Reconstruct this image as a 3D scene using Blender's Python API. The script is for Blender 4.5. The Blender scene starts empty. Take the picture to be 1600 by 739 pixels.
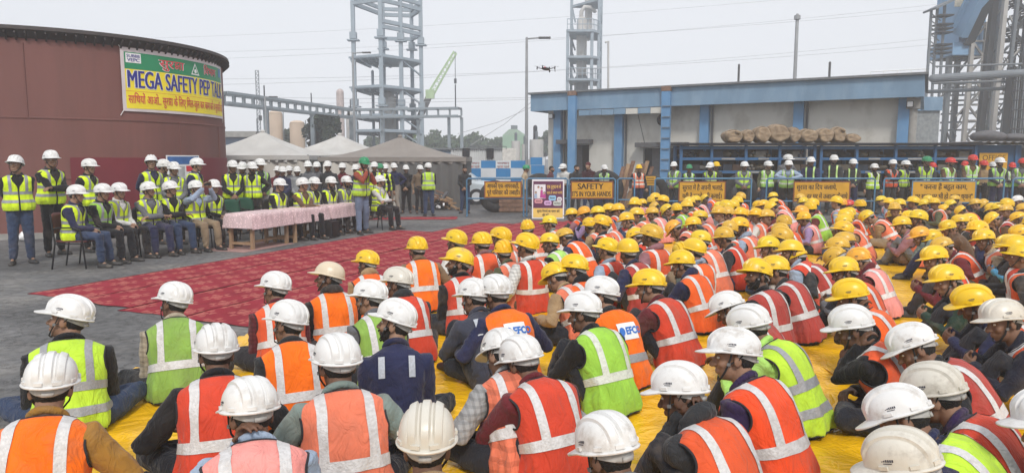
import bpy, bmesh, math, random
import numpy as np
from mathutils import Vector, Matrix, noise

random.seed(7)
SC = bpy.context.scene
COL = SC.collection
R = math.radians
PI = math.pi

# ---------------------------------------------------------------- camera
CAM_H, PITCH, FPX = 1.74, R(6.25), 1110.0
cam = bpy.data.cameras.new('camera'); cam.sensor_width = 36; cam.lens = FPX / 1600 * 36
cam.clip_start = 0.05; cam.clip_end = 3000
camo = bpy.data.objects.new('camera', cam); COL.objects.link(camo)
camo.location = (0, 0, CAM_H); camo.rotation_euler = (PI / 2 - PITCH, 0, 0)
SC.camera = camo
SC.view_settings.view_transform = 'Standard'; SC.view_settings.look = 'None'
SC.view_settings.exposure = 0.60; SC.view_settings.gamma = 1
SC.cycles.max_bounces = 5; SC.cycles.diffuse_bounces = 3; SC.cycles.glossy_bounces = 2
SC.cycles.volume_bounces = 1; SC.cycles.use_denoising = True

# ---------------------------------------------------------------- sky and sun (hazy winter morning)
SUN_EL, SUN_AZ = R(46), R(172)          # azimuth measured from +Y towards +X: behind the camera
w = bpy.data.worlds.new('World'); SC.world = w; w.use_nodes = True
wn = w.node_tree.nodes; wl = w.node_tree.links
bg = wn['Background']; bg.inputs['Strength'].default_value = 0.124
sky = wn.new('ShaderNodeTexSky'); sky.sky_type = 'NISHITA'; sky.sun_disc = False
sky.sun_elevation = SUN_EL; sky.sun_rotation = SUN_AZ; sky.air_density = 1.0; sky.dust_density = 3.0
hs = wn.new('ShaderNodeHueSaturation'); hs.inputs['Saturation'].default_value = 0.35
mxw = wn.new('ShaderNodeMix'); mxw.data_type = 'RGBA'; mxw.inputs[0].default_value = 0.86
mxw.inputs[7].default_value = (5.12, 5.24, 5.52, 1)       # even veil of high cloud
wl.new(sky.outputs[0], hs.inputs['Color']); wl.new(hs.outputs[0], mxw.inputs[6]); wl.new(mxw.outputs[2], bg.inputs['Color'])
sun = bpy.data.lights.new('sun', 'SUN'); sun.energy = 1.5; sun.angle = R(10); sun.color = (1, 0.955, 0.89)
suno = bpy.data.objects.new('sun', sun); COL.objects.link(suno)
sd = Vector((math.sin(SUN_AZ) * math.cos(SUN_EL), math.cos(SUN_AZ) * math.cos(SUN_EL), math.sin(SUN_EL)))
suno.rotation_euler = sd.to_track_quat('Z', 'Y').to_euler()

# ---------------------------------------------------------------- helpers
def ray(px, py):
    xc = (px - 800) / FPX; yc = (py - 369.5) / FPX
    return Vector((xc, math.cos(PITCH) - yc * math.sin(PITCH), -(math.sin(PITCH) + yc * math.cos(PITCH))))
def on_plane(px, py, z=0.0):
    d = ray(px, py); return Vector((0, 0, CAM_H)) + d * ((z - CAM_H) / d.z)
def at(px, py, Y):
    d = ray(px, py); return Vector((0, 0, CAM_H)) + d * (Y / d.y)
def smooth01(a, b, x):
    t = min(1, max(0, (x - a) / (b - a))); return t * t * (3 - 2 * t)

class MB:
    """collects simple shapes, then links them as one mesh object"""
    def __init__(s): s.v = []; s.f = []
    def add(s, vs, fs):
        o = len(s.v); s.v.extend(Vector(p) for p in vs); s.f.extend(tuple(i + o for i in f) for f in fs); return s
    def box(s, c, d, rz=0.0, rot=None):
        m = rot if rot is not None else Matrix.Rotation(rz, 3, 'Z')
        c = Vector(c); h = Vector(d) * 0.5
        vs = [c + m @ Vector((sx * h.x, sy * h.y, sz * h.z)) for sz in (-1, 1) for sy in (-1, 1) for sx in (-1, 1)]
        return s.add(vs, [(0, 2, 3, 1), (4, 5, 7, 6), (0, 1, 5, 4), (2, 6, 7, 3), (0, 4, 6, 2), (1, 3, 7, 5)])
    def beam(s, p, q, wd=0.1, ht=None, up=(0, 0, 1)):
        p = Vector(p); q = Vector(q); ht = wd if ht is None else ht
        y = (q - p).normalized(); u = Vector(up)
        if abs(y.dot(u)) > 0.98: u = Vector((1, 0, 0))
        x = y.cross(u).normalized(); z = x.cross(y)
        m = Matrix((x, y, z)).transposed()
        return s.box((p + q) / 2, (wd, (q - p).length, ht), rot=m)
    def tube(s, pts, rad, n=10, caps=True, flat=1.0):
        pts = [Vector(p) for p in pts]; k = len(pts)
        rad = rad if isinstance(rad, (list, tuple)) else [rad] * k
        P = []; Rr = []; T = []
        tg = [(pts[min(i + 1, k - 1)] - pts[max(i - 1, 0)]).normalized() for i in range(k)]
        if caps:
            for a in (80, 50, 22): P.append(pts[0] - tg[0] * rad[0] * math.sin(R(a))); Rr.append(rad[0] * math.cos(R(a))); T.append(tg[0])
        for i in range(k): P.append(pts[i]); Rr.append(rad[i]); T.append(tg[i])
        if caps:
            for a in (22, 50, 80): P.append(pts[-1] + tg[-1] * rad[-1] * math.sin(R(a))); Rr.append(rad[-1] * math.cos(R(a))); T.append(tg[-1])
        x = T[0].orthogonal().normalized(); vs = []
        for p, r, t in zip(P, Rr, T):
            x = (x - t * x.dot(t)).normalized(); y = t.cross(x)
            vs += [p + x * (r * math.cos(2 * PI * j / n)) + y * (r * flat * math.sin(2 * PI * j / n)) for j in range(n)]
        m = len(P)
        fs = [(i * n + j, i * n + (j + 1) % n, (i + 1) * n + (j + 1) % n, (i + 1) * n + j) for i in range(m - 1) for j in range(n)]
        fs += [tuple(range(n - 1, -1, -1)), tuple(range((m - 1) * n, m * n))]
        return s.add(vs, fs)
    def cyl(s, c, r, h, n=20, r2=None):
        r2 = r if r2 is None else r2; c = Vector(c)
        vs = [c + Vector((rr * math.cos(2 * PI * j / n), rr * math.sin(2 * PI * j / n), z)) for rr, z in ((r, 0), (r2, h)) for j in range(n)]
        fs = [(j, (j + 1) % n, n + (j + 1) % n, n + j) for j in range(n)] + [tuple(range(n - 1, -1, -1)), tuple(range(n, 2 * n))]
        return s.add(vs, fs)
    def loft(s, rings, caps=True):
        n = len(rings[0]); m = len(rings)
        vs = [p for r in rings for p in r]
        fs = [(i * n + j, i * n + (j + 1) % n, (i + 1) * n + (j + 1) % n, (i + 1) * n + j) for i in range(m - 1) for j in range(n)]
        if caps: fs += [tuple(range(n - 1, -1, -1)), tuple(range((m - 1) * n, m * n))]
        return s.add(vs, fs)
    def grid(s, rows):
        n = len(rows[0]); m = len(rows)
        return s.add([p for r in rows for p in r], [(i * n + j, i * n + j + 1, (i + 1) * n + j + 1, (i + 1) * n + j) for i in range(m - 1) for j in range(n - 1)])
    def ell(s, c, r, M=None, nu=16, nv=10):
        c = Vector(c); M = M or Matrix.Identity(3); rings = []
        for i in range(nv + 1):
            a = -PI / 2 + PI * (0.03 + 0.94 * i / nv)
            rings.append([c + M @ Vector((r[0] * math.cos(a) * math.cos(2 * PI * j / nu), r[1] * math.cos(a) * math.sin(2 * PI * j / nu), r[2] * math.sin(a))) for j in range(nu)])
        return s.loft(rings)
    def xf(s, M):
        s.v = [M @ p for p in s.v]; return s
    def merge(s, o): return s.add(o.v, o.f)
    def mesh(s, name, m=None, smooth=False, angle=None):
        me = bpy.data.meshes.new(name); me.from_pydata([tuple(p) for p in s.v], [], s.f)
        if m is not None: me.materials.append(m)
        if smooth:
            me.polygons.foreach_set('use_smooth', [True] * len(me.polygons))
            if angle: me.set_sharp_from_angle(angle=R(angle))
        me.update(); return me
    def build(s, name, m=None, parent=None, smooth=False, angle=None):
        return link(name, s.mesh(name, m, smooth, angle), parent)

def link(name, me, parent=None, M=None, color=None):
    o = bpy.data.objects.new(name, me); COL.objects.link(o)
    if parent is not None: o.parent = parent
    if M is not None: o.matrix_basis = M
    if color is not None: o.color = (*color[:3], 1)
    return o
def tag(o, label=None, cat=None, group=None, kind=None):
    if label: o['label'] = label
    if cat: o['category'] = cat
    if group: o['group'] = group
    if kind: o['kind'] = kind
    return o
def thing(name, label, cat, loc=(0, 0, 0), rz=0.0, group=None):
    o = bpy.data.objects.new(name, None); COL.objects.link(o); o.empty_display_size = 0.1
    o.location = loc; o.rotation_euler = (0, 0, rz)
    return tag(o, label, cat, group)
def baked(mb, mods, name, m=None, smooth=True):
    """mesh after modifiers"""
    o = bpy.data.objects.new('work', mb.mesh('work')); COL.objects.link(o)
    for t, kw in mods:
        md = o.modifiers.new(t, t)
        for k, v in kw.items(): setattr(md, k, v)
    dg = bpy.context.evaluated_depsgraph_get()
    me = bpy.data.meshes.new_from_object(o.evaluated_get(dg)); me.name = name
    old = o.data; bpy.data.objects.remove(o); bpy.data.meshes.remove(old)
    me.materials.clear()
    if m: me.materials.append(m)
    me.polygons.foreach_set('use_smooth', [smooth] * len(me.polygons))
    return me

# ---------------------------------------------------------------- materials
def nodes(m): return m.node_tree.nodes, m.node_tree.links
def base_mat(name, color=(0.5, 0.5, 0.5), rough=0.7, metal=0.0, spec=0.5):
    m = bpy.data.materials.new(name); m.use_nodes = True
    b = m.node_tree.nodes['Principled BSDF']
    b.inputs['Base Color'].default_value = (*color[:3], 1); b.inputs['Roughness'].default_value = rough
    b.inputs['Metallic'].default_value = metal; b.inputs['Specular IOR Level'].default_value = spec
    return m
def worn(name, color=None, rough=0.7, var=0.25, scale=6.0, bump=0.0, bscale=40.0, dirt=None, dirt_amt=0.5, dirt_scale=3.0, metal=0.0, spec=0.4, stretch=None, rand=0.0):
    """base colour (or the object's own colour) broken up with noise, stains and fine relief"""
    m = base_mat(name, color or (1, 1, 1), rough, metal, spec); n, l = nodes(m); b = n['Principled BSDF']
    tc = n.new('ShaderNodeTexCoord'); src = tc.outputs['Object']; oi = n.new('ShaderNodeObjectInfo')
    ad = n.new('ShaderNodeVectorMath'); ad.operation = 'ADD'; cmb = n.new('ShaderNodeCombineXYZ'); ml = n.new('ShaderNodeMath'); ml.operation = 'MULTIPLY'; ml.inputs[1].default_value = 37.0
    l.new(oi.outputs['Random'], ml.inputs[0]); l.new(ml.outputs[0], cmb.inputs[0]); l.new(ml.outputs[0], cmb.inputs[1])
    l.new(src, ad.inputs[0]); l.new(cmb.outputs[0], ad.inputs[1]); src = ad.outputs[0]
    if stretch:
        mp = n.new('ShaderNodeMapping'); mp.inputs['Scale'].default_value = stretch; l.new(src, mp.inputs[0]); ssrc = mp.outputs[0]
    else: ssrc = src
    nz = n.new('ShaderNodeTexNoise'); nz.inputs['Scale'].default_value = scale; nz.inputs['Detail'].default_value = 5; l.new(ssrc, nz.inputs['Vector'])
    mr = n.new('ShaderNodeMapRange'); mr.inputs[1].default_value = 0.3; mr.inputs[2].default_value = 0.7
    mr.inputs[3].default_value = 1 - var; mr.inputs[4].default_value = 1 + var * 0.55; l.new(nz.outputs[0], mr.inputs[0])
    mx = n.new('ShaderNodeMix'); mx.data_type = 'RGBA'; mx.blend_type = 'MULTIPLY'; mx.inputs[0].default_value = 1
    if color is None: l.new(oi.outputs['Color'], mx.inputs[6])
    else: mx.inputs[6].default_value = (*color[:3], 1)
    l.new(mr.outputs[0], mx.inputs[7]); out = mx.outputs[2]
    if dirt:
        n2 = n.new('ShaderNodeTexNoise'); n2.inputs['Scale'].default_value = dirt_scale; n2.inputs['Detail'].default_value = 8; n2.inputs['Roughness'].default_value = 0.65; l.new(ssrc, n2.inputs['Vector'])
        r2 = n.new('ShaderNodeMapRange'); r2.inputs[1].default_value = 0.5; r2.inputs[2].default_value = 0.72; r2.inputs[4].default_value = dirt_amt; l.new(n2.outputs[0], r2.inputs[0])
        fac = r2.outputs[0]
        if rand:
            mm = n.new('ShaderNodeMath'); mm.operation = 'MULTIPLY'
            pw = n.new('ShaderNodeMath'); pw.operation = 'POWER'; pw.inputs[1].default_value = rand; l.new(oi.outputs['Random'], pw.inputs[0])
            l.new(fac, mm.inputs[0]); l.new(pw.outputs[0], mm.inputs[1]); fac = mm.outputs[0]
        m2 = n.new('ShaderNodeMix'); m2.data_type = 'RGBA'; m2.inputs[7].default_value = (*dirt, 1); l.new(fac, m2.inputs[0]); l.new(out, m2.inputs[6]); out = m2.outputs[2]
    l.new(out, b.inputs['Base Color'])
    if bump:
        n3 = n.new('ShaderNodeTexNoise'); n3.inputs['Scale'].default_value = bscale; n3.inputs['Detail'].default_value = 4; l.new(src, n3.inputs['Vector'])
        bp = n.new('ShaderNodeBump'); bp.inputs['Strength'].default_value = min(1, bump); bp.inputs['Distance'].default_value = 0.012; l.new(n3.outputs[0], bp.inputs['Height']); l.new(bp.outputs[0], b.inputs['Normal'])
    return m
def fabric(name, rough=0.9, weave=420.0, wr=0.55, wscale=11.0, plaid=False, mesh_holes=False):
    m = worn(name, None, rough, 0.20, 6.0, 0, 1, spec=0.2, dirt=(0.20, 0.16, 0.13), dirt_amt=0.5, dirt_scale=4, rand=1.2); n, l = nodes(m); b = n['Principled BSDF']
    tc = n.new('ShaderNodeTexCoord')
    n1 = n.new('ShaderNodeTexNoise'); n1.inputs['Scale'].default_value = wscale; n1.inputs['Detail'].default_value = 3; n1.inputs['Distortion'].default_value = 1.3
    mp = n.new('ShaderNodeMapping'); mp.inputs['Scale'].default_value = (1.6, 1.2, 0.75); mp.inputs['Rotation'].default_value = (0.3, 0.5, 0.2)
    l.new(tc.outputs['Object'], mp.inputs[0]); l.new(mp.outputs[0], n1.inputs['Vector'])
    ab = n.new('ShaderNodeMath'); ab.operation = 'SUBTRACT'; ab.inputs[1].default_value = 0.5; l.new(n1.outputs[0], ab.inputs[0])
    a2 = n.new('ShaderNodeMath'); a2.operation = 'ABSOLUTE'; l.new(ab.outputs[0], a2.inputs[0])
    b1 = n.new('ShaderNodeBump'); b1.inputs['Strength'].default_value = wr; b1.inputs['Distance'].default_value = 0.05; l.new(a2.outputs[0], b1.inputs['Height'])
    n2 = n.new('ShaderNodeTexNoise'); n2.inputs['Scale'].default_value = weave; l.new(tc.outputs['Object'], n2.inputs['Vector'])
    b2 = n.new('ShaderNodeBump'); b2.inputs['Strength'].default_value = 0.25; b2.inputs['Distance'].default_value = 0.002; l.new(n2.outputs[0], b2.inputs['Height']); l.new(b1.outputs[0], b2.inputs['Normal'])
    l.new(b2.outputs[0], b.inputs['Normal'])
    b.inputs['Sheen Weight'].default_value = 0.12
    if plaid:
        old = b.inputs['Base Color'].links[0].from_socket; acc = None
        for ax in (0, 2):
            wv = n.new('ShaderNodeTexWave'); wv.bands_direction = 'XYZ'[ax]; wv.inputs['Scale'].default_value = plaid; wv.inputs['Distortion'].default_value = 0.4; l.new(tc.outputs['Object'], wv.inputs['Vector'])
            r = n.new('ShaderNodeMapRange'); r.inputs[1].default_value = 0.55; r.inputs[2].default_value = 0.75; r.inputs[3].default_value = 1.0; r.inputs[4].default_value = 0.78; l.new(wv.outputs[0], r.inputs[0])
            mm = n.new('ShaderNodeMix'); mm.data_type = 'RGBA'; mm.blend_type = 'MULTIPLY'; mm.inputs[0].default_value = 1; l.new(old, mm.inputs[6]); l.new(r.outputs[0], mm.inputs[7]); old = mm.outputs[2]
        l.new(old, b.inputs['Base Color'])
    return m
def painted(name, color, rust=0.25, rough=0.55):
    return worn(name, color, rough, 0.16, 3.0, 0.12, 30, dirt=(0.16, 0.09, 0.05), dirt_amt=rust, dirt_scale=4.0)
# ================================================================ PEOPLE
M_SKIN = worn('skin', None, 0.55, 0.12, 25, 0.12, 120, spec=0.35)
M_SHIRT = fabric('shirt_cloth'); M_PLAID = fabric('check_cloth', plaid=9.0); M_TROUSER = fabric('trouser_cloth', wr=0.7)
M_VEST = fabric('vest_mesh_cloth', 0.8, 520, 0.6, 9.0); M_VEST_PLAID = fabric('vest_check_cloth', 0.8, 520, 0.6, 9.0, plaid=5.0)
M_TAPE = worn('reflective_tape', None, 0.42, 0.14, 60, 0.5, 90, spec=0.6, dirt=(0.36, 0.32, 0.29), dirt_amt=0.6, dirt_scale=18)
M_HELMET = worn('helmet_plastic', None, 0.33, 0.05, 6, 0.03, 60, spec=0.5, dirt=(0.28, 0.22, 0.16), dirt_amt=0.62, dirt_scale=13, rand=1.1)
M_HELMET_DIRTY = worn('scuffed_helmet_plastic', None, 0.5, 0.10, 6, 0.1, 60, spec=0.4, dirt=(0.22, 0.18, 0.14), dirt_amt=0.8, dirt_scale=7)
M_BAND = worn('headband_plastic', None, 0.6, 0.2, 40, 0.1, 60)
M_STRAP = base_mat('chin_strap_web', (0.012, 0.012, 0.014), 0.8)
M_HAIR = worn('hair', None, 0.75, 0.4, 90, 0.9, 160)
M_SHOE = worn('shoe_leather', None, 0.5, 0.2, 20, 0.15, 60, dirt=(0.2, 0.17, 0.13), dirt_amt=0.5, dirt_scale=8)
M_INK = base_mat('helmet_print', (0.03, 0.03, 0.05), 0.6); M_EYE = base_mat('eye_white', (0.75, 0.72, 0.68), 0.25)
M_PUPIL = base_mat('pupil', (0.012, 0.008, 0.006), 0.15)

# straight torso profile: height above the seat, half width, half depth, forward offset
TZ = [0.00, 0.06, 0.12, 0.20, 0.28, 0.36, 0.43, 0.475, 0.505, 0.53, 0.552, 0.575, 0.605]
TW = [0.150, 0.172, 0.172, 0.160, 0.160, 0.172, 0.186, 0.190, 0.184, 0.162, 0.122, 0.082, 0.062]
TD = [0.105, 0.122, 0.124, 0.115, 0.112, 0.116, 0.118, 0.112, 0.104, 0.090, 0.074, 0.062, 0.056]
def tprof(z): return float(np.interp(z, TZ, TW)), float(np.interp(z, TZ, TD))
def tsec(z, t, off, n=2.35):
    a, b = tprof(z); c, s = math.cos(t), math.sin(t)
    return Vector(((a + off) * math.copysign(abs(c) ** (2 / n), c), (b + off) * math.copysign(abs(s) ** (2 / n), s), z))
class Spine:
    def __init__(s, zb, lean, curve, side=0.0):
        s.zb = zb; s.ph = lambda z: R(lean + curve * max(0, z) / 0.6)
        s.zs = np.linspace(-0.2, 0.8, 101); y = [0.0]; z = [-0.2]
        for k in range(100):
            a = s.ph(s.zs[k]); y.append(y[-1] + 0.01 * math.sin(a)); z.append(z[-1] + 0.01 * math.cos(a))
        y0 = np.interp(0, s.zs, y); z0 = np.interp(0, s.zs, z); s.y = np.array(y) - y0; s.z = np.array(z) - z0; s.side = R(side)
    def __call__(s, p):
        a = s.ph(p[2]); y = float(np.interp(p[2], s.zs, s.y)); z = float(np.interp(p[2], s.zs, s.z))
        q = Vector((p[0] + math.sin(s.side) * z, y + p[1] * math.cos(a), s.zb + z - p[1] * math.sin(a)))
        return q
def ik(a, c, l1, l2, hint):
    a = Vector(a); c = Vector(c); d = c - a; L = min(d.length, (l1 + l2) * 0.995); d.normalize(); c = a + d * L
    x = (l1 * l1 - l2 * l2 + L * L) / (2 * L); h = math.sqrt(max(0, l1 * l1 - x * x))
    hv = Vector(hint); hv = (hv - d * hv.dot(d)).normalized()
    return a + d * x + hv * h, c
def add_hand(mb, W, d, nrm, sgn, curl, k=1.0):
    """palm, four fingers of unequal length and a thumb; nrm is the back of the hand"""
    d = Vector(d).normalized(); nrm = Vector(nrm); nrm = (nrm - d * nrm.dot(d)).normalized(); sd_ = d.cross(nrm) * sgn
    M = Matrix((sd_, d, nrm)).transposed(); W = Vector(W)
    mb.ell(W + d * 0.045 * k, (0.041 * k, 0.056 * k, 0.017 * k), M, 14, 8)
    for i, (o, ln) in enumerate(((0.031, 0.90), (0.0105, 1.0), (-0.0105, 0.95), (-0.031, 0.76))):
        p = W + d * (0.082 - abs(o) * 0.18) * k + sd_ * o * k; a = R(12 + 3 * i) * curl; pts = [p - d * 0.02, p]
        for sl, da in ((0.042, 26 * curl), (0.027, 38 * curl), (0.022, 26 * curl)):
            a += R(da); p = p + (d * math.cos(a) - nrm * math.sin(a) + sd_ * o * 1.5) * sl * ln * k; pts.append(p)
        mb.tube(pts, [0.0098 * k, 0.0098 * k, 0.0092 * k, 0.0085 * k, 0.0072 * k], 8)
    p = W + d * 0.022 * k + sd_ * 0.03 * k
    q = p + (sd_ * 0.75 + d * 0.6 - nrm * 0.35 * curl).normalized() * 0.042 * k
    r_ = q + (sd_ * 0.15 + d * 0.95 - nrm * 0.45 * curl).normalized() * 0.032 * k
    mb.tube([p, q, r_], [0.014 * k, 0.0112 * k, 0.0088 * k], 8)
def add_head(mb, M):
    h = MB()
    h.ell((0, -0.012, 0.022), (0.074, 0.096, 0.094)); h.ell((0, 0.026, -0.052), (0.056, 0.062, 0.066)); h.ell((0, 0.052, -0.098), (0.026, 0.026, 0.018))
    h.ell((0, 0.045, -0.015), (0.060, 0.045, 0.055))
    h.tube([(0, 0.088, 0.012), (0, 0.104, -0.018), (0, 0.112, -0.032)], [0.010, 0.013, 0.016], 8)
    for s in (-1, 1):
        h.ell((s * 0.013, 0.101, -0.036), (0.010, 0.011, 0.008))
        h.tube([(s * 0.012, 0.088, 0.022), (s * 0.034, 0.084, 0.026), (s * 0.052, 0.066, 0.018)], [0.009, 0.010, 0.008], 8)
        h.ell((s * 0.078, -0.012, -0.012), (0.010, 0.022, 0.034), Matrix.Rotation(s * -0.35, 3, 'Z'))
        h.ell((s * 0.040, 0.062, -0.032), (0.022, 0.024, 0.022))
    h.ell((0, 0.086, -0.062), (0.024, 0.012, 0.007)); h.ell((0, 0.084, -0.075), (0.021, 0.012, 0.008))
    mb.merge(h.xf(M))
def wrinkle(me, amp, sc, seed, lim=None):
    n = len(me.vertices); co = np.empty(n * 3, 'f'); no = np.empty(n * 3, 'f')
    me.vertices.foreach_get('co', co); me.vertices.foreach_get('normal', no); co = co.reshape(-1, 3); no = no.reshape(-1, 3)
    out = np.empty(n)
    for i in range(n):
        p = Vector((co[i][0] * sc, co[i][1] * sc, co[i][2] * sc * 1.5)) + Vector((seed * 3.1, seed, 0))
        a = noise.noise(p + noise.noise_vector(p * 0.6) * 0.7)
        out[i] = (1 - abs(a) * 2.6) * 0.65 + noise.noise(p * 0.45) * 0.8 - 0.35
    co += no * (out * amp)[:, None]; me.vertices.foreach_set('co', co.ravel()); me.update()

def vest_pt(sp, z, t, off, seed=0):
    p = tsec(z, t, off)
    q = Vector((p.x * 5 + seed, p.y * 5 + seed * 2, z * 3.2))
    k = 0.013 * noise.noise(q) + 0.009 * (0.5 - abs(noise.noise(q * 2.3 + Vector((3, 1, 7)))) * 1.8)
    hem = smooth01(0.30, 0.05, z); k += hem * (0.016 + 0.011 * math.sin(t * 8 + seed) + 0.006 * math.sin(t * 17 + 2 * seed))
    m = math.hypot(p.x, p.y) or 1
    p.x += p.x / m * k; p.y += p.y / m * k
    return sp(p)
def vest_side(sp, x, z, back, off, seed=0):
    """point of the vest on the line x = const, back or front"""
    a, b = tprof(z); q = min(0.999, abs(x) / (a + off)); n = 2.35
    c = q ** (n / 2); t = math.acos(min(1, c))
    t = t if x > 0 else PI - t
    return vest_pt(sp, z, -t if back else t, off, seed)
VOFF, TOFF = 0.027, 0.0315
def front_gap(z): return 0.02 + 0.42 * smooth01(0.36, 0.57, z)
ARM_Z, ARM_A, ARM_B = 0.440, 0.080, 0.084        # armhole centre, half depth, half height
def arm_e(p): return (p.y / ARM_A) ** 2 + ((p.z - ARM_Z) / ARM_B) ** 2
def arm_pt(sp, s, th, seed):
    y, z = ARM_A * math.cos(th), ARM_Z + ARM_B * math.sin(th); b = tprof(z)[1] + VOFF; t = math.asin(max(-1, min(1, math.copysign(min(1, abs(y) / b) ** (2.35 / 2), y))))
    return vest_pt(sp, z, t if s > 0 else PI - t, VOFF, seed)
def make_vest(sp, seed, z0=0.03):
    NT, NZ = 84, 36; mb = MB(); zs = [z0 + (0.572 - z0) * (i / NZ) for i in range(NZ + 1)]; rows = []
    for z in zs:
        g = front_gap(z); rows.append([vest_pt(sp, z, PI / 2 + g + (2 * PI - 2 * g) * j / NT, VOFF, seed) for j in range(NT + 1)])
    n = NT + 1; fs = []
    for i in range(NZ):
        for j in range(NT):
            z = (zs[i] + zs[i + 1]) / 2; g = front_gap(z); t = PI / 2 + g + (2 * PI - 2 * g) * (j + 0.5) / NT
            p = tsec(z, t, VOFF)
            if abs(p.x) > 0.125 and arm_e(p) < 0.86: continue
            fs.append((i * n + j, i * n + j + 1, (i + 1) * n + j + 1, (i + 1) * n + j))
    V = [p for r in rows for p in r]
    for k in {k for f in fs for k in f}:          # draw the ragged rim of the hole onto the armhole line
        z = zs[k // n]; g = front_gap(z); t = PI / 2 + g + (2 * PI - 2 * g) * (k % n) / NT; p = tsec(z, t, VOFF); e = arm_e(p)
        if abs(p.x) > 0.125 and e < 1: V[k] = arm_pt(sp, math.copysign(1, p.x), math.atan2((z - ARM_Z) / ARM_B, p.y / ARM_A), seed)
    mb.add(V, fs)
    return baked(mb, [('SOLIDIFY', dict(thickness=0.004, offset=-1))], 'vest', M_VEST)
def piping_mesh(sp, seed, z0=0.03):
    mb = MB()
    for z in (z0 + 0.002, 0.572):
        g = front_gap(z); mb.tube([vest_pt(sp, z, PI / 2 + g + (2 * PI - 2 * g) * j / 40, VOFF, seed) for j in range(41)], 0.0042, 5)
    for s in (1, -1):
        mb.tube([arm_pt(sp, s, 2 * PI * k / 36, seed) for k in range(37)], 0.0065, 5)
        mb.tube([vest_pt(sp, z, PI / 2 + s * front_gap(z), VOFF, seed) for z in np.linspace(z0, 0.572, 14)], 0.0042, 5)
    return mb.mesh('piping', base_mat('vest_piping', (0.02, 0.02, 0.025), 0.9) if 'vest_piping' not in bpy.data.materials else bpy.data.materials['vest_piping'], True)
def hband(sp, za, zb, seed):
    rows = []
    for z in np.linspace(za, zb, 4):
        g = front_gap(z) + 0.01; rows.append([vest_pt(sp, z, PI / 2 + g + (2 * PI - 2 * g) * j / 72, TOFF, seed) for j in range(73)])
    return MB().grid(rows).mesh('reflective_stripe', M_TAPE, True)
def vband(sp, s, x0, x1, zlow, zfront, seed, off=None):
    TOFF = off or globals()['TOFF']
    """tape running up the back at x0..x1, over the shoulder and down the front"""
    rows = []
    def ztop(x):
        zz = np.linspace(0.5, 0.575, 60)
        for z in zz:
            if tprof(z)[0] + TOFF < abs(x) + 0.0015: return z
        return 0.575
    xs = np.linspace(x0, x1, 4); prog = [i / 26 for i in range(27)]
    for u in prog:
        r = []
        for x in xs:
            zt = ztop(x); r.append(vest_side(sp, s * x, zlow + (zt - 0.0005 - zlow) * (1 - (1 - u) ** 1.9), True, TOFF, seed))
        rows.append(r)
    for u in prog[::-1]:
        r = []
        for x in xs:
            zt = ztop(x); r.append(vest_side(sp, s * x, zfront + (zt - 0.0005 - zfront) * (1 - (1 - u) ** 1.9), False, TOFF, seed))
        rows.append(r)
    return MB().grid(rows).mesh('reflective_stripe', M_TAPE, True)

# ---------------------------------------------------------------- helmet
def make_helmet(ribs=True, slots=True):
    a, b, c = 0.108, 0.134, 0.128; mb = MB(); rows = []
    xs = sorted(set([-1, -0.97, -0.92, -0.85, -0.76, 0.76, 0.85, 0.92, 0.97, 1] + [round(k / 100, 4) for k in (-70, -63, -61.5, -60, -57, -50, -42, -35, -33, -30, -28.5, -26, -20, -18, -15, -12, -9, -4, 4, 9, 12, 15, 18, 20, 26, 28.5, 30, 33, 35, 42, 50, 57, 60, 61.5, 63, 70)]))
    def rib(u):
        au = abs(u)
        if not ribs: return 0
        gr = 0.42 * max(math.exp(-((au - e) / 0.016) ** 2) for e in (0.18, 0.285, 0.615))
        if au < 0.165: return smooth01(0.165, 0.125, au) - gr
        return smooth01(0.30, 0.335, au) * smooth01(0.60, 0.565, au) - gr
    NT = 30
    for u in xs:
        q = max(0.0, 1 - abs(u) ** 2.3) ** (1 / 2.3); row = []
        for k in range(NT + 1):
            t = PI * k / NT; ct, st = math.cos(t), math.sin(t)
            d = 1 + (0.066 * rib(u) * smooth01(0.10, 0.42, st) if ribs else 0)
            row.append(Vector((a * u * (1 + (0.05 * rib(u) * st if ribs else 0)), b * q * math.copysign(abs(ct) ** 0.92, -ct) * d, c * q ** 0.9 * abs(st) ** 0.88 * d)))
        rows.append(row)
    mb.grid(rows)
    N = 72; rings = []
    for j in range(N):
        t = 2 * PI * j / N; s = math.sin(t); cs = math.cos(t)
        pk = smooth01(0.30, 0.98, s)
        wd = 0.011 + 0.046 * pk; dz = -0.006 - 0.016 * pk
        nx, ny = cs / a, s / b; m = math.hypot(nx, ny); nx /= m; ny /= m
        e = Vector((a * cs, b * s, 0)); o = e + Vector((nx * wd * 0.8, ny * wd, dz))
        rings.append([e + Vector((-nx * 0.004, -ny * 0.004, 0.005)), e + Vector((nx * 0.002, ny * 0.002, 0.003)), o + Vector((0, 0, 0.004)), o + Vector((nx * 0.0025, ny * 0.0025, 0.0)), o + Vector((0, 0, -0.005)), e + Vector((-nx * 0.003, -ny * 0.003, -0.007))])
    rings.append(rings[0])
    mb.loft(rings, caps=False)
    if slots:
        for s in (-1, 1):
            for t in (-0.55, 0.25):
                t2 = t if s > 0 else PI - t
                p = Vector((a * 1.035 * math.cos(t2), b * 1.035 * math.sin(t2), 0.012)); mb.box(p, (0.010, 0.034, 0.014), rz=math.atan2(math.sin(t2) / b, math.cos(t2) / a))
        for t in (-1.25, PI + 1.25):
            p = Vector((a * 1.03 * math.cos(t), b * 1.03 * math.sin(t), 0.012)); mb.box(p, (0.010, 0.036, 0.015), rz=math.atan2(math.sin(t) / b, math.cos(t) / a))
    me = mb.mesh('helmet', M_HELMET, True, 32)
    return me
HEL_RIB, HEL_PLAIN = make_helmet(), make_helmet(False, False)
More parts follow.
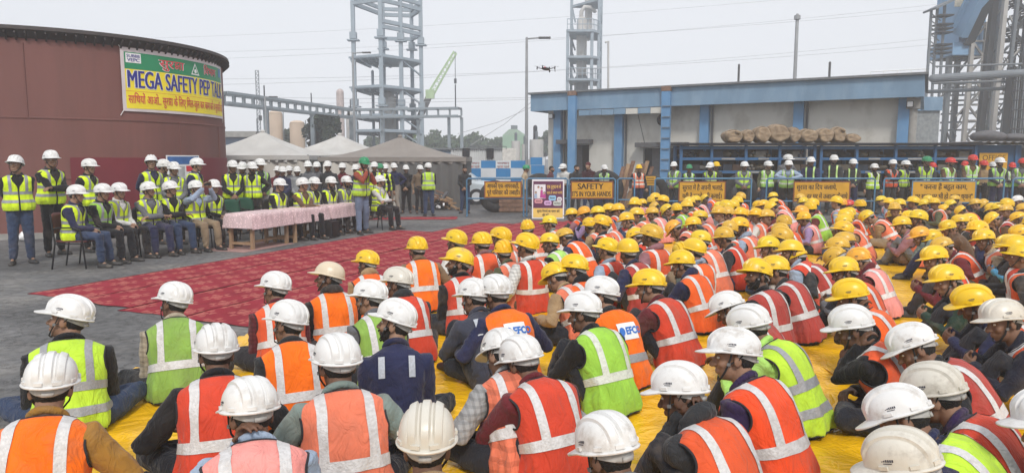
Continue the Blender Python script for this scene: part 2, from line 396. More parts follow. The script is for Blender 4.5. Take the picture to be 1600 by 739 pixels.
HEL_DIRTY = HEL_RIB.copy(); HEL_DIRTY.materials.clear(); HEL_DIRTY.materials.append(M_HELMET_DIRTY)
def make_band():
    rows = []
    for k in range(41):
        t = PI + 0.15 + (PI - 0.3) * k / 40; back = max(0, -math.sin(t)); e = []
        for z in (-0.008, -0.022 - 0.020 * back, -0.026 - 0.026 * back ** 2): e.append(Vector((0.0855 * math.cos(t), -0.002 + 0.1175 * math.sin(t) * (1 - 0.02 * (z < -0.01) - 0.03 * (z < -0.045)), z)))
        rows.append(e)
    mb = MB().grid(rows)
    mb.box((0, -0.118, -0.038), (0.046, 0.014, 0.018))
    return baked(mb, [('SOLIDIFY', dict(thickness=0.003))], 'headband', M_BAND)
ME_BAND = make_band()
def make_strap():
    mb = MB(); rows = []
    pts = [(-0.086, 0.01, 0.0), (-0.083, 0.018, -0.05), (-0.070, 0.034, -0.105), (-0.040, 0.052, -0.148), (0, 0.060, -0.160), (0.040, 0.052, -0.148), (0.070, 0.034, -0.105), (0.083, 0.018, -0.05), (0.086, 0.01, 0.0)]
    mb.tube(pts, 0.0065, 6, True, 0.5)
    for s in (-1, 1): mb.tube([(s * 0.083, -0.05, 0.0), (s * 0.083, -0.025, -0.04), (s * 0.080, 0.02, -0.07)], 0.005, 6, True, 0.5)
    return mb.mesh('chin_strap', M_STRAP, True)
ME_STRAP = make_strap()
ME_BUCKLE = MB().box((-0.084, 0.022, -0.070), (0.006, 0.018, 0.016)).mesh('buckle', M_BAND)
def make_emblem(s):
    """small printed crest with a line of print on the side of the shell"""
    mb = MB()
    def pt(t, z):
        q = (1 - (z / 0.128) ** 2.1) ** 0.5; return Vector((0.108 * q * math.cos(t) * 1.03, 0.134 * q * math.sin(t) * 1.03, z))
    t0 = 0.12 if s > 0 else PI - 0.12; dr = -1 if s > 0 else 1
    def quad(u0, u1, z0, z1): mb.add([pt(t0 + dr * u0, z0), pt(t0 + dr * u1, z0), pt(t0 + dr * u1, z1), pt(t0 + dr * u0, z1)], [(0, 1, 2, 3)])
    mb.add([pt(t0 - dr * 0.085, 0.050), pt(t0 + dr * 0.085, 0.050), pt(t0 + dr * 0.065, 0.064), pt(t0, 0.073), pt(t0 - dr * 0.065, 0.064)], [(0, 1, 2, 3, 4)])
    for k in range(6): quad(-0.17 + k * 0.058, -0.128 + k * 0.058, 0.034, 0.043)
    quad(-0.12, 0.12, 0.027, 0.030)
    return mb.mesh('emblem', M_INK)
ME_EMB = [make_emblem(1), make_emblem(-1)]
def make_sticker():
    def pt(t, z):
        q = (1 - (z / 0.128) ** 2.1) ** 0.5; return Vector((0.108 * q * math.cos(t) * 1.034, 0.134 * q * math.sin(t) * 1.034, z))
    return MB().grid([[pt(PI - 0.62 + 0.34 * i / 4, 0.034 + 0.034 * j / 3) for i in range(5)] for j in range(4)]).mesh('sticker', M_BAND)
ME_STICK = make_sticker()
def make_shoe():
    rings = []
    for y, wd, h in ((-0.065, 0.026, 0.05), (-0.05, 0.036, 0.078), (0.0, 0.038, 0.085), (0.05, 0.041, 0.066), (0.11, 0.047, 0.048), (0.16, 0.042, 0.038), (0.185, 0.022, 0.022)):
        rings.append([Vector((wd * math.cos(t), y, 0.0 if math.sin(t) < -0.3 else 0.012 + h * max(0, math.sin(t)))) for t in [2 * PI * k / 12 for k in range(12)]])
    return baked(MB().loft(rings), [('SUBSURF', dict(levels=1))], 'shoe', M_SHOE)
ME_SHOE = make_shoe()
def make_hair(full):
    mb = MB(); rows = []
    for i in range(13):
        v = i / 12; row = []
        for j in range(33):
            t = 2 * PI * j / 32; back = (1 - math.sin(t)) / 2            # 1 at the nape
            zlow = 0.055 - 0.125 * smooth01(0.28, 0.75, back) if full else 0.075 - 0.130 * smooth01(0.28, 0.75, back)
            if 0.25 < back < 0.5: zlow = max(zlow, 0.0)
            z0 = (zlow - 0.022) / 0.103; a0 = math.asin(max(-0.95, z0)); a_ = a0 + (PI / 2 * 0.99 - a0) * v
            d = 1 + 0.025 * noise.noise(Vector((math.cos(t) * 5, math.sin(t) * 5, v * 6)))
            row.append(Vector((0.0800 * math.cos(a_) * math.cos(t) * d, -0.014 + 0.0955 * math.cos(a_) * math.sin(t) * d, 0.022 + 0.103 * math.sin(a_) * d)))
        rows.append(row)
    mb.grid(rows); return mb.mesh('hair', M_HAIR, True)
ME_HAIR, ME_HAIR_BARE = make_hair(False), make_hair(True)
def make_beard():
    mb = MB(); rows = []
    for i in range(9):
        v = i / 8; row = []
        for j in range(25):
            t = -0.35 + (PI + 0.7) * j / 24; ztop = -0.05 - 0.012 * math.sin(t) + (0.035 if math.sin(t) < 0.35 else 0); z = ztop + (-0.118 - ztop) * v
            q = math.sqrt(max(0.05, 1 - ((z + 0.045) / 0.082) ** 2))
            row.append(Vector((0.0645 * q * math.cos(t), 0.024 + 0.068 * q * math.sin(t), z)))
        rows.append(row)
    mb.grid(rows); mb.tube([(-0.028, 0.092, -0.058), (-0.01, 0.101, -0.052), (0.01, 0.101, -0.052), (0.028, 0.092, -0.058)], 0.0055, 6)
    return mb.mesh('beard', M_HAIR, True)
ME_BEARD = make_beard()
ME_EYES = MB().ell((-0.031, 0.0795, 0.004), (0.0125, 0.0095, 0.0075)).ell((0.031, 0.0795, 0.004), (0.0125, 0.0095, 0.0075)).mesh('eyes', M_EYE, True)
ME_PUPILS = MB().ell((-0.031, 0.0865, 0.004), (0.005, 0.0035, 0.0052)).ell((0.031, 0.0865, 0.004), (0.005, 0.0035, 0.0052)).mesh('pupils', M_PUPIL, True)
ME_BEANIE = baked(MB().ell((0, -0.012, 0.05), (0.088, 0.108, 0.085)), [('SUBSURF', dict(levels=1))], 'knit_cap', M_SHIRT)
ME_PHONE = MB().box((0, 0, 0), (0.15, 0.010, 0.075)).mesh('phone', base_mat('phone_black', (0.02, 0.02, 0.025), 0.25))

# ---------------------------------------------------------------- poses
PROTO = {}
def make_proto(key, zb=0.0, lean=8, curve=22, head=(0, 0, 0), arms=None, legs=None, feet=None, vox=0.0072, curl=(0.7, 0.7), palm=((0.3, 0, 1), (-0.3, 0, 1)), hdir=None, elbow=((-1, -0.5, -0.6), (1, -0.5, -0.6)), seed=1, hem=0.03, knee=None):
    """head = yaw (left +), pitch (down +), roll; arms = wrist targets (left, right); legs = ((knee, ankle), (knee, ankle)) left, right (left is -x)"""
    sp = Spine(zb, lean, curve)
    nb = sp((0, 0, 0.60)); hp = sp.ph(0.6) * 0.45
    Mh = Matrix.Translation(nb) @ Matrix.Rotation(-hp, 4, 'X') @ Matrix.Translation((0, 0.012, 0.038)) @ Matrix.Rotation(R(head[0]), 4, 'Z') @ Matrix.Rotation(-R(head[1]) + hp * 0.7, 4, 'X') @ Matrix.Rotation(R(head[2]), 4, 'Y') @ Matrix.Translation((0, 0.022, 0.078))
    body, shirt, tro = MB(), MB(), MB()
    add_head(body, Mh)
    body.tube([sp((0, 0, 0.50)), sp((0, 0, 0.585)), Mh @ Vector((0, -0.022, -0.03))], [0.062, 0.057, 0.056], 14)
    body.loft([[sp(tsec(z, 2 * PI * j / 20, -0.022)) for j in range(20)] for z in np.linspace(0.02, 0.57, 14)])
    shirt.loft([[sp(tsec(z, 2 * PI * j / 28, 0.006)) for j in range(28)] for z in np.linspace(-0.01, 0.588, 20)])
    tro.loft([[sp(tsec(z, 2 * PI * j / 24, 0.008)) for j in range(24)] for z in np.linspace(-0.005, 0.14, 6)])
    wr = []
    for i, s in enumerate((-1, 1)):
        sh = sp((s * 0.172, -0.005, 0.488)); el, wp = ik(sh, arms[i], 0.285, 0.255, elbow[i])
        body.tube([sp((s * 0.10, 0, 0.47)), sh, el, wp], [0.045, 0.046, 0.036, 0.026], 10)
        fd = (wp - el).normalized(); hd = Vector(hdir[i]).normalized() if hdir and hdir[i] else fd
        body.tube([wp - fd * 0.03, wp + hd * 0.02], [0.026, 0.026], 10)
        add_hand(body, wp + hd * 0.012, hd, palm[i], -s, curl[i])
        m1 = sh.lerp(el, 0.5); m2 = el.lerp(wp, 0.5); cuff = wp - fd * 0.012
        shirt.tube([sp((s * 0.11, 0, 0.465)), sh, m1, el, m2, cuff], [0.078, 0.079, 0.066, 0.059, 0.051, 0.043], 14)
        wr.append((wp, hd))
    shoes = []
    for i, s in enumerate((-1, 1)):
        kn, an = Vector(legs[i][0]), Vector(legs[i][1]); hip = sp((s * 0.085, 0.0, 0.075))
        body.tube([hip, kn, an], [0.07, 0.048, 0.032], 10)
        fdv = Vector(feet[i]).normalized(); body.tube([an, an + fdv * 0.10 + Vector((0, 0, -0.062))], [0.028, 0.016], 8)
        tro.tube([hip, hip.lerp(kn, 0.5), kn, kn.lerp(an, 0.55), an.lerp(kn, 0.06)], [0.104, 0.093, 0.076, 0.068, 0.058], 14)
        y = fdv; x = y.cross(Vector((0, 0, 1))).normalized() if abs(y.z) < 0.95 else Vector((1, 0, 0)); z = x.cross(y)
        Ms = Matrix((x, y, z)).transposed().to_4x4(); Ms.translation = an - z * 0.075 if zb > 0.3 else an - z * 0.06
        if zb > 0.3: Ms.translation = Vector((an.x, an.y, 0.001)) if an.z < 0.2 else Ms.translation
        elif Ms.translation.z < 0.003 and abs(z.z) > 0.9: Ms.translation.z = 0.003
        shoes.append(Ms)
    me_b = baked(body, [('REMESH', dict(mode='VOXEL', voxel_size=vox)), ('SMOOTH', dict(factor=0.5, iterations=2))], 'body', M_SKIN)
    me_s = baked(shirt, [('REMESH', dict(mode='VOXEL', voxel_size=0.0125)), ('SMOOTH', dict(factor=0.5, iterations=3))], 'shirt', M_SHIRT); wrinkle(me_s, 0.009, 11, seed)
    me_t = baked(tro, [('REMESH', dict(mode='VOXEL', voxel_size=0.0135)), ('SMOOTH', dict(factor=0.5, iterations=3))], 'trousers', M_TROUSER); wrinkle(me_t, 0.010, 9, seed + 5)
    col = MB()   # collar roll round the neck
    for k in range(1):
        col.tube([sp((0.071 * math.cos(t), 0.004 + 0.068 * math.sin(t), 0.588 - 0.018 * math.sin(t))) for t in [PI / 2 + 0.25 + (2 * PI - 0.5) * j / 24 for j in range(25)]], 0.019, 8)
    hood = MB()
    hood.tube([sp((0.085 * math.cos(t), -0.01 + 0.085 * math.sin(t), 0.585 - 0.01 * math.sin(t) )) for t in [PI + (PI) * j / 16 for j in range(17)]], [0.02 + 0.028 * math.sin(PI * j / 16) for j in range(17)], 10)
    me_h = baked(hood, [('SUBSURF', dict(levels=1))], 'hood', M_SHIRT); wrinkle(me_h, 0.01, 16, seed)
    st = {'H': [hband(sp, 0.225, 0.275, seed), vband(sp, 1, 0.085, 0.130, 0.27, 0.10, seed), vband(sp, -1, 0.085, 0.130, 0.27, 0.10, seed)],
          'HH': [hband(sp, 0.13, 0.178, seed), hband(sp, 0.265, 0.313, seed), vband(sp, 1, 0.092, 0.134, 0.31, 0.31, seed), vband(sp, -1, 0.092, 0.134, 0.31, 0.31, seed)]}
    PROTO[key] = dict(sp=sp, Mh=Mh, body=me_b, shirt=me_s, trousers=me_t, collar=baked(col, [], 'collar', M_SHIRT), hood=me_h, vest=make_vest(sp, seed, hem), piping=piping_mesh(sp, seed, hem), stripes=st, shoes=shoes, wr=wr, seed=seed,
                      hel=Mh @ Vector((0, 0, 0.078)))
def plaid_copy(me, m):
    k = me.name + '_' + m.name
    if k in bpy.data.meshes: return bpy.data.meshes[k]
    c = me.copy(); c.name = k; c.materials.clear(); c.materials.append(m); return c

HT = Matrix.Translation((0, 0.004, 0.038)) @ Matrix.Rotation(R(5), 4, 'X')
def person(proto, loc, yaw, label, group, cat='person', sc=1.0, helmet=(0.8, 0.8, 0.78), hkind='rib', skin=(0.16, 0.085, 0.052), shirt=(0.02, 0.02, 0.03), plaid=False, trousers=(0.02, 0.022, 0.03), vest=None, vplaid=False, style='H', tape=(0.72, 0.70, 0.69), hair=(0.012, 0.010, 0.009), beard=False, detail=2, band=(0.40, 0.395, 0.38), hood=None, shoe=(0.03, 0.028, 0.028), cap=None, strap=True, shoes=True, wide=1.0, sticker=False):
    P = PROTO[proto]
    root = thing('person', label, cat, loc, yaw, group); root.scale = (sc * wide, sc * wide, sc)
    link('body', P['body'], root, None, skin)
    sh = link('shirt', plaid_copy(P['shirt'], M_PLAID) if plaid else P['shirt'], root, None, shirt)
    if detail: link('collar', P['collar'], sh, None, shirt)
    if hood: link('hood', P['hood'], sh, None, hood)
    link('trousers', P['trousers'], root, None, trousers)
    if shoes:
        for M in P['shoes']: link('shoe', ME_SHOE, root, M, shoe)
    Mh = P['Mh']
    if vest:
        v = link('vest', plaid_copy(P['vest'], M_VEST_PLAID) if vplaid else P['vest'], root, None, vest)
        for me in P['stripes'].get(style, []): link('reflective_stripe', me, v, None, tape)
        if detail: link('piping', P['piping'], v)
    if helmet:
        h = link('helmet', {'rib': HEL_RIB, 'plain': HEL_PLAIN, 'dirty': HEL_DIRTY}[hkind], root, Mh @ HT, helmet)
        if detail: link('headband', ME_BAND, h, None, band)
        if strap and detail: link('chin_strap', ME_STRAP, h); 
        if strap and detail > 1: link('buckle', ME_BUCKLE, h, None, (0.14, 0.14, 0.14))
        if detail and hkind != 'plain':
            for me in ME_EMB: link('emblem', me, h)
        if sticker: link('sticker', ME_STICK, h, None, (0.55, 0.56, 0.56))
        link('hair', ME_HAIR, root, Mh, hair)
    elif cap: link('knit_cap', ME_BEANIE, root, Mh, cap)
    else: link('hair', ME_HAIR_BARE, root, Mh, hair)
    if beard: link('beard', ME_BEARD, root, Mh, hair)
    if detail > 0:
        e = link('eyes', ME_EYES, root, Mh); link('pupils', ME_PUPILS, e)
    return root
def text_arr(body, size=1.0, bold=0.0):
    c = bpy.data.curves.new('txt', 'FONT'); c.body = body; c.size = size; c.offset = bold; c.align_x = 'LEFT'; c.resolution_u = 3
    o = bpy.data.objects.new('txt', c); COL.objects.link(o); dg = bpy.context.evaluated_depsgraph_get(); dg.update()
    me = bpy.data.meshes.new_from_object(o.evaluated_get(dg)); v = [x.co.copy() for x in me.vertices]; f = [tuple(p.vertices) for p in me.polygons]
    bpy.data.objects.remove(o); bpy.data.curves.remove(c); bpy.data.meshes.remove(me); return v, f
# ================================================================ SETTING
def group_mat(name, *a, **k):
    return bpy.data.materials[name] if name in bpy.data.materials else worn(name, *a, **k)
M_ASPH = worn('asphalt', (0.13, 0.13, 0.132), 0.85, 0.35, 0.55, 0.5, 60, dirt=(0.25, 0.235, 0.215), dirt_amt=0.75, dirt_scale=0.5, stretch=(1, 1.6, 1))
def add_cracks(m):
    n, l = nodes(m); b = n['Principled BSDF']; src = b.inputs['Base Color'].links[0].from_socket
    tc = n.new('ShaderNodeTexCoord'); nz = n.new('ShaderNodeTexNoise'); nz.inputs['Scale'].default_value = 0.9; nz.inputs['Detail'].default_value = 9; nz.inputs['Roughness'].default_value = 0.7
    l.new(tc.outputs['Object'], nz.inputs['Vector']); ab = n.new('ShaderNodeMath'); ab.operation = 'SUBTRACT'; ab.inputs[1].default_value = 0.5; l.new(nz.outputs[0], ab.inputs[0])
    a2 = n.new('ShaderNodeMath'); a2.operation = 'ABSOLUTE'; l.new(ab.outputs[0], a2.inputs[0])
    r = n.new('ShaderNodeMapRange'); r.inputs[1].default_value = 0.0; r.inputs[2].default_value = 0.012; r.inputs[3].default_value = 0.45; r.inputs[4].default_value = 1; l.new(a2.outputs[0], r.inputs[0])
    n2 = n.new('ShaderNodeTexNoise'); n2.inputs['Scale'].default_value = 9; n2.inputs['Detail'].default_value = 6; l.new(tc.outputs['Object'], n2.inputs['Vector'])
    r2 = n.new('ShaderNodeMapRange'); r2.inputs[1].default_value = 0.35; r2.inputs[2].default_value = 0.68; r2.inputs[3].default_value = 0.72; r2.inputs[4].default_value = 1.22; l.new(n2.outputs[0], r2.inputs[0])
    mm = n.new('ShaderNodeMath'); mm.operation = 'MULTIPLY'; l.new(r.outputs[0], mm.inputs[0]); l.new(r2.outputs[0], mm.inputs[1])
    mx = n.new('ShaderNodeMix'); mx.data_type = 'RGBA'; mx.blend_type = 'MULTIPLY'; mx.inputs[0].default_value = 1; l.new(src, mx.inputs[6]); l.new(mm.outputs[0], mx.inputs[7]); l.new(mx.outputs[2], b.inputs['Base Color'])
add_cracks(M_ASPH)
g = MB(); g.add([(-900, -60, 0), (900, -60, 0), (900, 1500, 0), (-900, 1500, 0)], [(0, 1, 2, 3)])
tag(g.build('ground', M_ASPH), kind='structure')

# ---- yellow plastic sheets the workers sit on
M_TARP = worn('yellow_plastic_sheet', (0.87, 0.48, 0.008), 0.24, 0.14, 1.5, 0, 1, spec=0.6, dirt=(0.60, 0.34, 0.06), dirt_amt=0.4, dirt_scale=2.2)
def crumple(m, sc, st):
    n, l = nodes(m); b = n['Principled BSDF']; tc = n.new('ShaderNodeTexCoord'); h = None
    for s_, d_ in ((sc, 0.05), (sc * 3.1, 0.02)):
        v = n.new('ShaderNodeTexNoise'); v.inputs['Scale'].default_value = s_; v.inputs['Detail'].default_value = 3; v.inputs['Distortion'].default_value = 1.6; l.new(tc.outputs['Object'], v.inputs['Vector'])
        s1 = n.new('ShaderNodeMath'); s1.operation = 'SUBTRACT'; s1.inputs[1].default_value = 0.5; l.new(v.outputs[0], s1.inputs[0]); s2 = n.new('ShaderNodeMath'); s2.operation = 'ABSOLUTE'; l.new(s1.outputs[0], s2.inputs[0])
        bp = n.new('ShaderNodeBump'); bp.inputs['Strength'].default_value = st; bp.inputs['Distance'].default_value = d_; l.new(s2.outputs[0], bp.inputs['Height'])
        if h: l.new(h, bp.inputs['Normal'])
        h = bp.outputs[0]
    l.new(h, b.inputs['Normal'])
crumple(M_TARP, 2.6, 0.8)
def in_poly(x, y, P):
    c = False; j = len(P) - 1
    for i in range(len(P)):
        if (P[i][1] > y) != (P[j][1] > y) and x < (P[j][0] - P[i][0]) * (y - P[i][1]) / (P[j][1] - P[i][1]) + P[i][0]: c = not c
        j = i
    return c
def sheet(poly, step, z, amp, sc, seed):
    xs = [p[0] for p in poly]; ys = [p[1] for p in poly]; mb = MB(); idx = {}; vs = []; fs = []
    nx = int((max(xs) - min(xs)) / step); ny = int((max(ys) - min(ys)) / step)
    def vid(i, j):
        if (i, j) not in idx:
            x = min(xs) + i * step; y = min(ys) + j * step; p = Vector((x * sc, y * sc, seed))
            h = (0.5 - abs(noise.noise(p))) * 1.3 + 0.6 * (0.5 - abs(noise.noise(p * 2.7)))
            idx[(i, j)] = len(vs); vs.append(Vector((x, y, z + max(0, h) * amp)))
        return idx[(i, j)]
    for i in range(nx):
        for j in range(ny):
            x = min(xs) + (i + 0.5) * step; y = min(ys) + (j + 0.5) * step
            if in_poly(x, y, poly): fs.append((vid(i, j), vid(i + 1, j), vid(i + 1, j + 1), vid(i, j + 1)))
    return mb.add(vs, fs)
tag(sheet([(-3.08, 0.6), (-3.02, 4.0), (-3.15, 5.5), (-2.55, 6.95), (-0.9, 9.6), (2.6, 9.6), (2.6, 0.6)], 0.05, 0.010, 0.030, 1.9, 3).build('plastic_sheet', M_TARP, None, True), 'glossy yellow plastic sheet under the nearest white helmets', 'sheet', 'yellow sheets on the ground')
tag(sheet([(2.604, 0.6), (2.604, 9.604), (-0.3, 9.604), (2.6, 15.8), (15.5, 16.8), (15.5, 0.6)], 0.07, 0.010, 0.028, 1.9, 8).build('plastic_sheet', M_TARP, None, True), 'yellow plastic sheet under the seated files and the aisle', 'sheet', 'yellow sheets on the ground')

# ---- red carpets
M_CARPET = worn('red_carpet', (0.275, 0.030, 0.045), 0.95, 0.2, 3.0, 0.3, 300, spec=0.1)
def carpet_pattern(m):
    n, l = nodes(m); b = n['Principled BSDF']; src = b.inputs['Base Color'].links[0].from_socket
    tc = n.new('ShaderNodeTexCoord'); mp = n.new('ShaderNodeMapping'); mp.inputs['Scale'].default_value = (1, 1, 1); l.new(tc.outputs['Object'], mp.inputs[0])
    def M(op, a, b=None, c=None):
        q = n.new('ShaderNodeMath'); q.operation = op
        for k, v in enumerate((a, b, c)):
            if v is None: continue
            if isinstance(v, (int, float)): q.inputs[k].default_value = v
            else: l.new(v, q.inputs[k])
        return q.outputs[0]
    nz = n.new('ShaderNodeTexNoise'); nz.inputs['Scale'].default_value = 30; nz.inputs['Detail'].default_value = 3; l.new(tc.outputs['Object'], nz.inputs['Vector'])
    sx = n.new('ShaderNodeSeparateXYZ'); l.new(tc.outputs['Object'], sx.inputs[0])
    v = M('DIVIDE', sx.outputs[1], 0.38); row = M('FLOOR', v); u = M('MULTIPLY_ADD', row, 0.5, M('DIVIDE', sx.outputs[0], 0.52)); fu = M('SUBTRACT', M('FRACT', u), 0.5); fv = M('SUBTRACT', M('FRACT', v), 0.5)
    rr = M('SQRT', M('ADD', M('MULTIPLY', fu, fu), M('MULTIPLY', fv, fv))); an = M('ARCTAN2', fv, fu); pet = M('MULTIPLY_ADD', M('COSINE', M('MULTIPLY', an, 6.0)), 0.085, 0.335)
    jit = M('MULTIPLY', M('SUBTRACT', nz.outputs[0], 0.5), 0.16); d_ = M('ADD', M('SUBTRACT', pet, rr), jit)
    ms = n.new('ShaderNodeMapRange'); ms.inputs[1].default_value = 0.0; ms.inputs[2].default_value = 0.03; l.new(d_, ms.inputs[0])
    ring_ = n.new('ShaderNodeMapRange'); ring_.inputs[1].default_value = 0.02; ring_.inputs[2].default_value = 0.05; l.new(M('ABSOLUTE', M('SUBTRACT', rr, M('ADD', 0.20, jit))), ring_.inputs[0])
    vo = n.new('ShaderNodeTexVoronoi'); vo.inputs['Scale'].default_value = 24; l.new(tc.outputs['Object'], vo.inputs['Vector']); vr = n.new('ShaderNodeMapRange'); vr.inputs[1].default_value = 0.15; vr.inputs[2].default_value = 0.5; vr.inputs[3].default_value = 1; vr.inputs[4].default_value = 0.55; l.new(vo.outputs['Distance'], vr.inputs[0])
    mul = M('MULTIPLY', M('MULTIPLY', ms.outputs[0], ring_.outputs[0]), vr.outputs[0])
    m3 = n.new('ShaderNodeMath'); m3.operation = 'MULTIPLY'; m3.inputs[1].default_value = 0.95; l.new(mul, m3.inputs[0])
    mx = n.new('ShaderNodeMix'); mx.data_type = 'RGBA'; mx.inputs[7].default_value = (0.46, 0.16, 0.13, 1); l.new(m3.outputs[0], mx.inputs[0]); l.new(src, mx.inputs[6]); l.new(mx.outputs[2], b.inputs['Base Color'])
carpet_pattern(M_CARPET)
M_HEMC = base_mat('carpet_binding', (0.11, 0.006, 0.014), 0.95)
cu = Vector((0.39, 0.921, 0)); cv = Vector((0.921, -0.39, 0)); c0 = Vector((-6.23, 9.03, 0))
def carpet(o, L, Wd, rz, label, amp=0.006):
    nx, ny = max(2, int(L / 0.12)), 8; rows = []
    for j in range(ny + 1):
        rows.append([Vector((L * i / nx + 0.06 * noise.noise(Vector((j * 0.4, L, 3))), Wd * j / ny + 0.035 * noise.noise(Vector((i * 0.16, L, j * 0.1))), 0.006 + amp * max(0, noise.noise(Vector((i * 0.35, j * 0.5, L)))) * 2.6) ) for i in range(nx + 1)])
    mb = MB().grid(rows); t = mb.build('carpet', M_CARPET, None, True); t.location = o; t.rotation_euler = (0, 0, rz)
    tag(t, label, 'carpet', 'red patterned carpets on the asphalt')
    hb = MB()
    for row in (rows[0], rows[-1]): hb.tube([p + Vector((0, 0, 0.003)) for p in row[::4] + [row[-1]]], 0.004, 5)
    hb.build('binding', M_HEMC, t, True)
ang = math.atan2(cu.y, cu.x)
for k, (u0, L, zz, lb) in enumerate(((0, 8.9, 0, 'red patterned carpet nearest the chairs of the officers'), (-0.1, 11.6, 0.004, 'red patterned carpet second from the officers'), (-0.25, 13.0, 0, 'red patterned carpet third from the officers'), (-0.3, 14.6, 0.004, 'red patterned carpet along the edge of the yellow sheet'))):
    o = c0 + cu * u0 + cv * (0.985 * (k + 1)) + Vector((0, 0, zz)); carpet(o, L, 1.0, ang, lb)
carpet(Vector((-4.6, 20.2, 0)), 3.0, 0.9, 0.02, 'short red carpet strip on the asphalt in front of the dark tent')

# ---- rust red storage tank with banner
TC, TR, TT = Vector((-12.1, 19.25, 0)), 4.09, 4.5
M_TANK = worn('red_oxide_steel', (0.185, 0.073, 0.062), 0.72, 0.22, 0.9, 0.12, 8, dirt=(0.13, 0.06, 0.05), dirt_amt=0.55, dirt_scale=1.6, stretch=(1, 1, 0.16))
M_TANKD = worn('crimson_paint', (0.17, 0.018, 0.028), 0.65, 0.14, 1.2, 0.05, 8)
M_RIM = worn('tank_rim_dark', (0.045, 0.035, 0.034), 0.7, 0.3, 5); M_CONC = worn('concrete', (0.33, 0.32, 0.30), 0.9, 0.22, 2.0, 0.3, 40, dirt=(0.15, 0.14, 0.13), dirt_amt=0.5)
def arc(r, a0, a1, z, n): return [TC + Vector((r * math.cos(R(a0 + (a1 - a0) * k / n)), r * math.sin(R(a0 + (a1 - a0) * k / n)), z)) for k in range(n + 1)]
tank = thing('storage_tank', 'large rust red cylindrical tank with dark rim behind the officers', 'tank', TC)
IT = Matrix.Translation(-TC)
def tpart(name, mb, m, par=None, **k):
    return mb.xf(IT).build(name, m, par or tank, **k)
tpart('shell', MB().cyl(TC + Vector((0, 0, 0.12)), TR, TT - 0.12, 128), M_TANK, smooth=True, angle=30)
for z in (1.30, 2.62): tpart('weld_seam', MB().loft([arc(TR + 0.012, 0, 360, z - 0.02, 120)[:-1], arc(TR + 0.018, 0, 360, z, 120)[:-1], arc(TR + 0.012, 0, 360, z + 0.02, 120)[:-1]], False), M_TANK, smooth=True)
mbv = MB()
for a, z0, z1 in ((-66, 2.62, 4.2), (-20, 1.3, 2.62), (-88, 1.3, 2.62), (-120, 2.62, 4.2), (5, 1.3, 2.6)): mbv.beam(TC + Vector((4.095 * math.cos(R(a)), 4.095 * math.sin(R(a)), z0)), TC + Vector((4.095 * math.cos(R(a)), 4.095 * math.sin(R(a)), z1)), 0.03, 0.02)
tpart('weld_seam', mbv, M_TANK)
tpart('rim', MB().loft([arc(TR - 0.3, 0, 360, TT + 0.03, 128)[:-1], arc(TR + 0.17, 0, 360, TT + 0.03, 128)[:-1], arc(TR + 0.19, 0, 360, TT - 0.05, 128)[:-1], arc(TR + 0.16, 0, 360, TT - 0.06, 128)[:-1], arc(TR + 0.012, 0, 360, TT - 0.21, 128)[:-1]], False), M_RIM)
br_me = None
for k in range(72):
    a = R(-130 + 180 * k / 72); p = Vector((math.cos(a), math.sin(a), 0))
    b = MB().beam(p * (TR + 0.02) + Vector((0, 0, TT - 0.24)), p * (TR + 0.17) + Vector((0, 0, TT - 0.10)), 0.03, 0.07)
    b.build('rim_bracket', M_RIM, tank)
tpart('painted_panel', MB().grid([arc(TR + 0.022, -56, 26, z, 40) for z in (0.12, 1.76)] + [arc(TR - 0.02, -56, 26, 1.765, 40)]), M_TANKD, smooth=True, angle=30)
tpart('plinth', MB().cyl(TC, TR + 0.16, 0.12, 96), M_CONC)

def dev(s):
    """put the short i sign before its consonant so that it stands where it is written"""
    out = []
    for ch in s:
        if ch == '\u093f' and out:
            k = len(out) - 1
            while k >= 2 and out[k - 1] == '\u094d': k -= 2
            out.insert(k, ch)
        else: out.append(ch)
    return ''.join(out)
def ksha(size):
    """the joined letter for the ksha sound as brush strokes; returns verts, faces, advance"""
    mb = MB(); wd = 0.075
    def stroke(pts):
        for (x0, y0), (x1, y1) in zip(pts, pts[1:]):
            d = Vector((x1 - x0, y1 - y0, 0)); d.normalize(); nn = Vector((-d.y, d.x, 0)) * wd / 2; e = d * wd * 0.4
            p, q = Vector((x0, y0, 0)) - e, Vector((x1, y1, 0)) + e; mb.add([p - nn, q - nn, q + nn, p + nn], [(0, 1, 2, 3)])
    stroke([(0.0, 0.60), (0.62, 0.60)]); stroke([(0.50, 0.60), (0.50, 0.0)])
    stroke([(0.28, 0.60), (0.26, 0.48), (0.14, 0.46), (0.08, 0.38), (0.16, 0.30), (0.30, 0.31), (0.18, 0.26), (0.10, 0.16), (0.18, 0.06), (0.30, 0.10), (0.34, 0.20), (0.26, 0.28)]); stroke([(0.30, 0.31), (0.50, 0.34)])
    return [p * size for p in mb.v], mb.f, 0.60 * size
def lettering(s, size, bold=0.0):
    V, F, x = [], [], 0.0
    for i, chunk in enumerate(s.split('क्ष')):
        if i:
            v, f, a = ksha(size); o = len(V); V += [p + Vector((x, 0, 0)) for p in v]; F += [tuple(k + o for k in q) for q in f]; x += a
        if chunk:
            v, f = text_arr(dev(chunk), size, 0.0)
            if v:
                for i_, dx in enumerate((0, -0.9, 0.9) if bold > 0.015 else (0,)):
                    o = len(V); V += [p + Vector((x + dx * bold * size, 0, 0.0007 * i_)) for p in v]; F += [tuple(k + o for k in q) for q in f]
                x += max(p.x for p in v) + 0.02 * size
            if chunk.endswith(' '): x += 0.2 * size
    return V, F, x
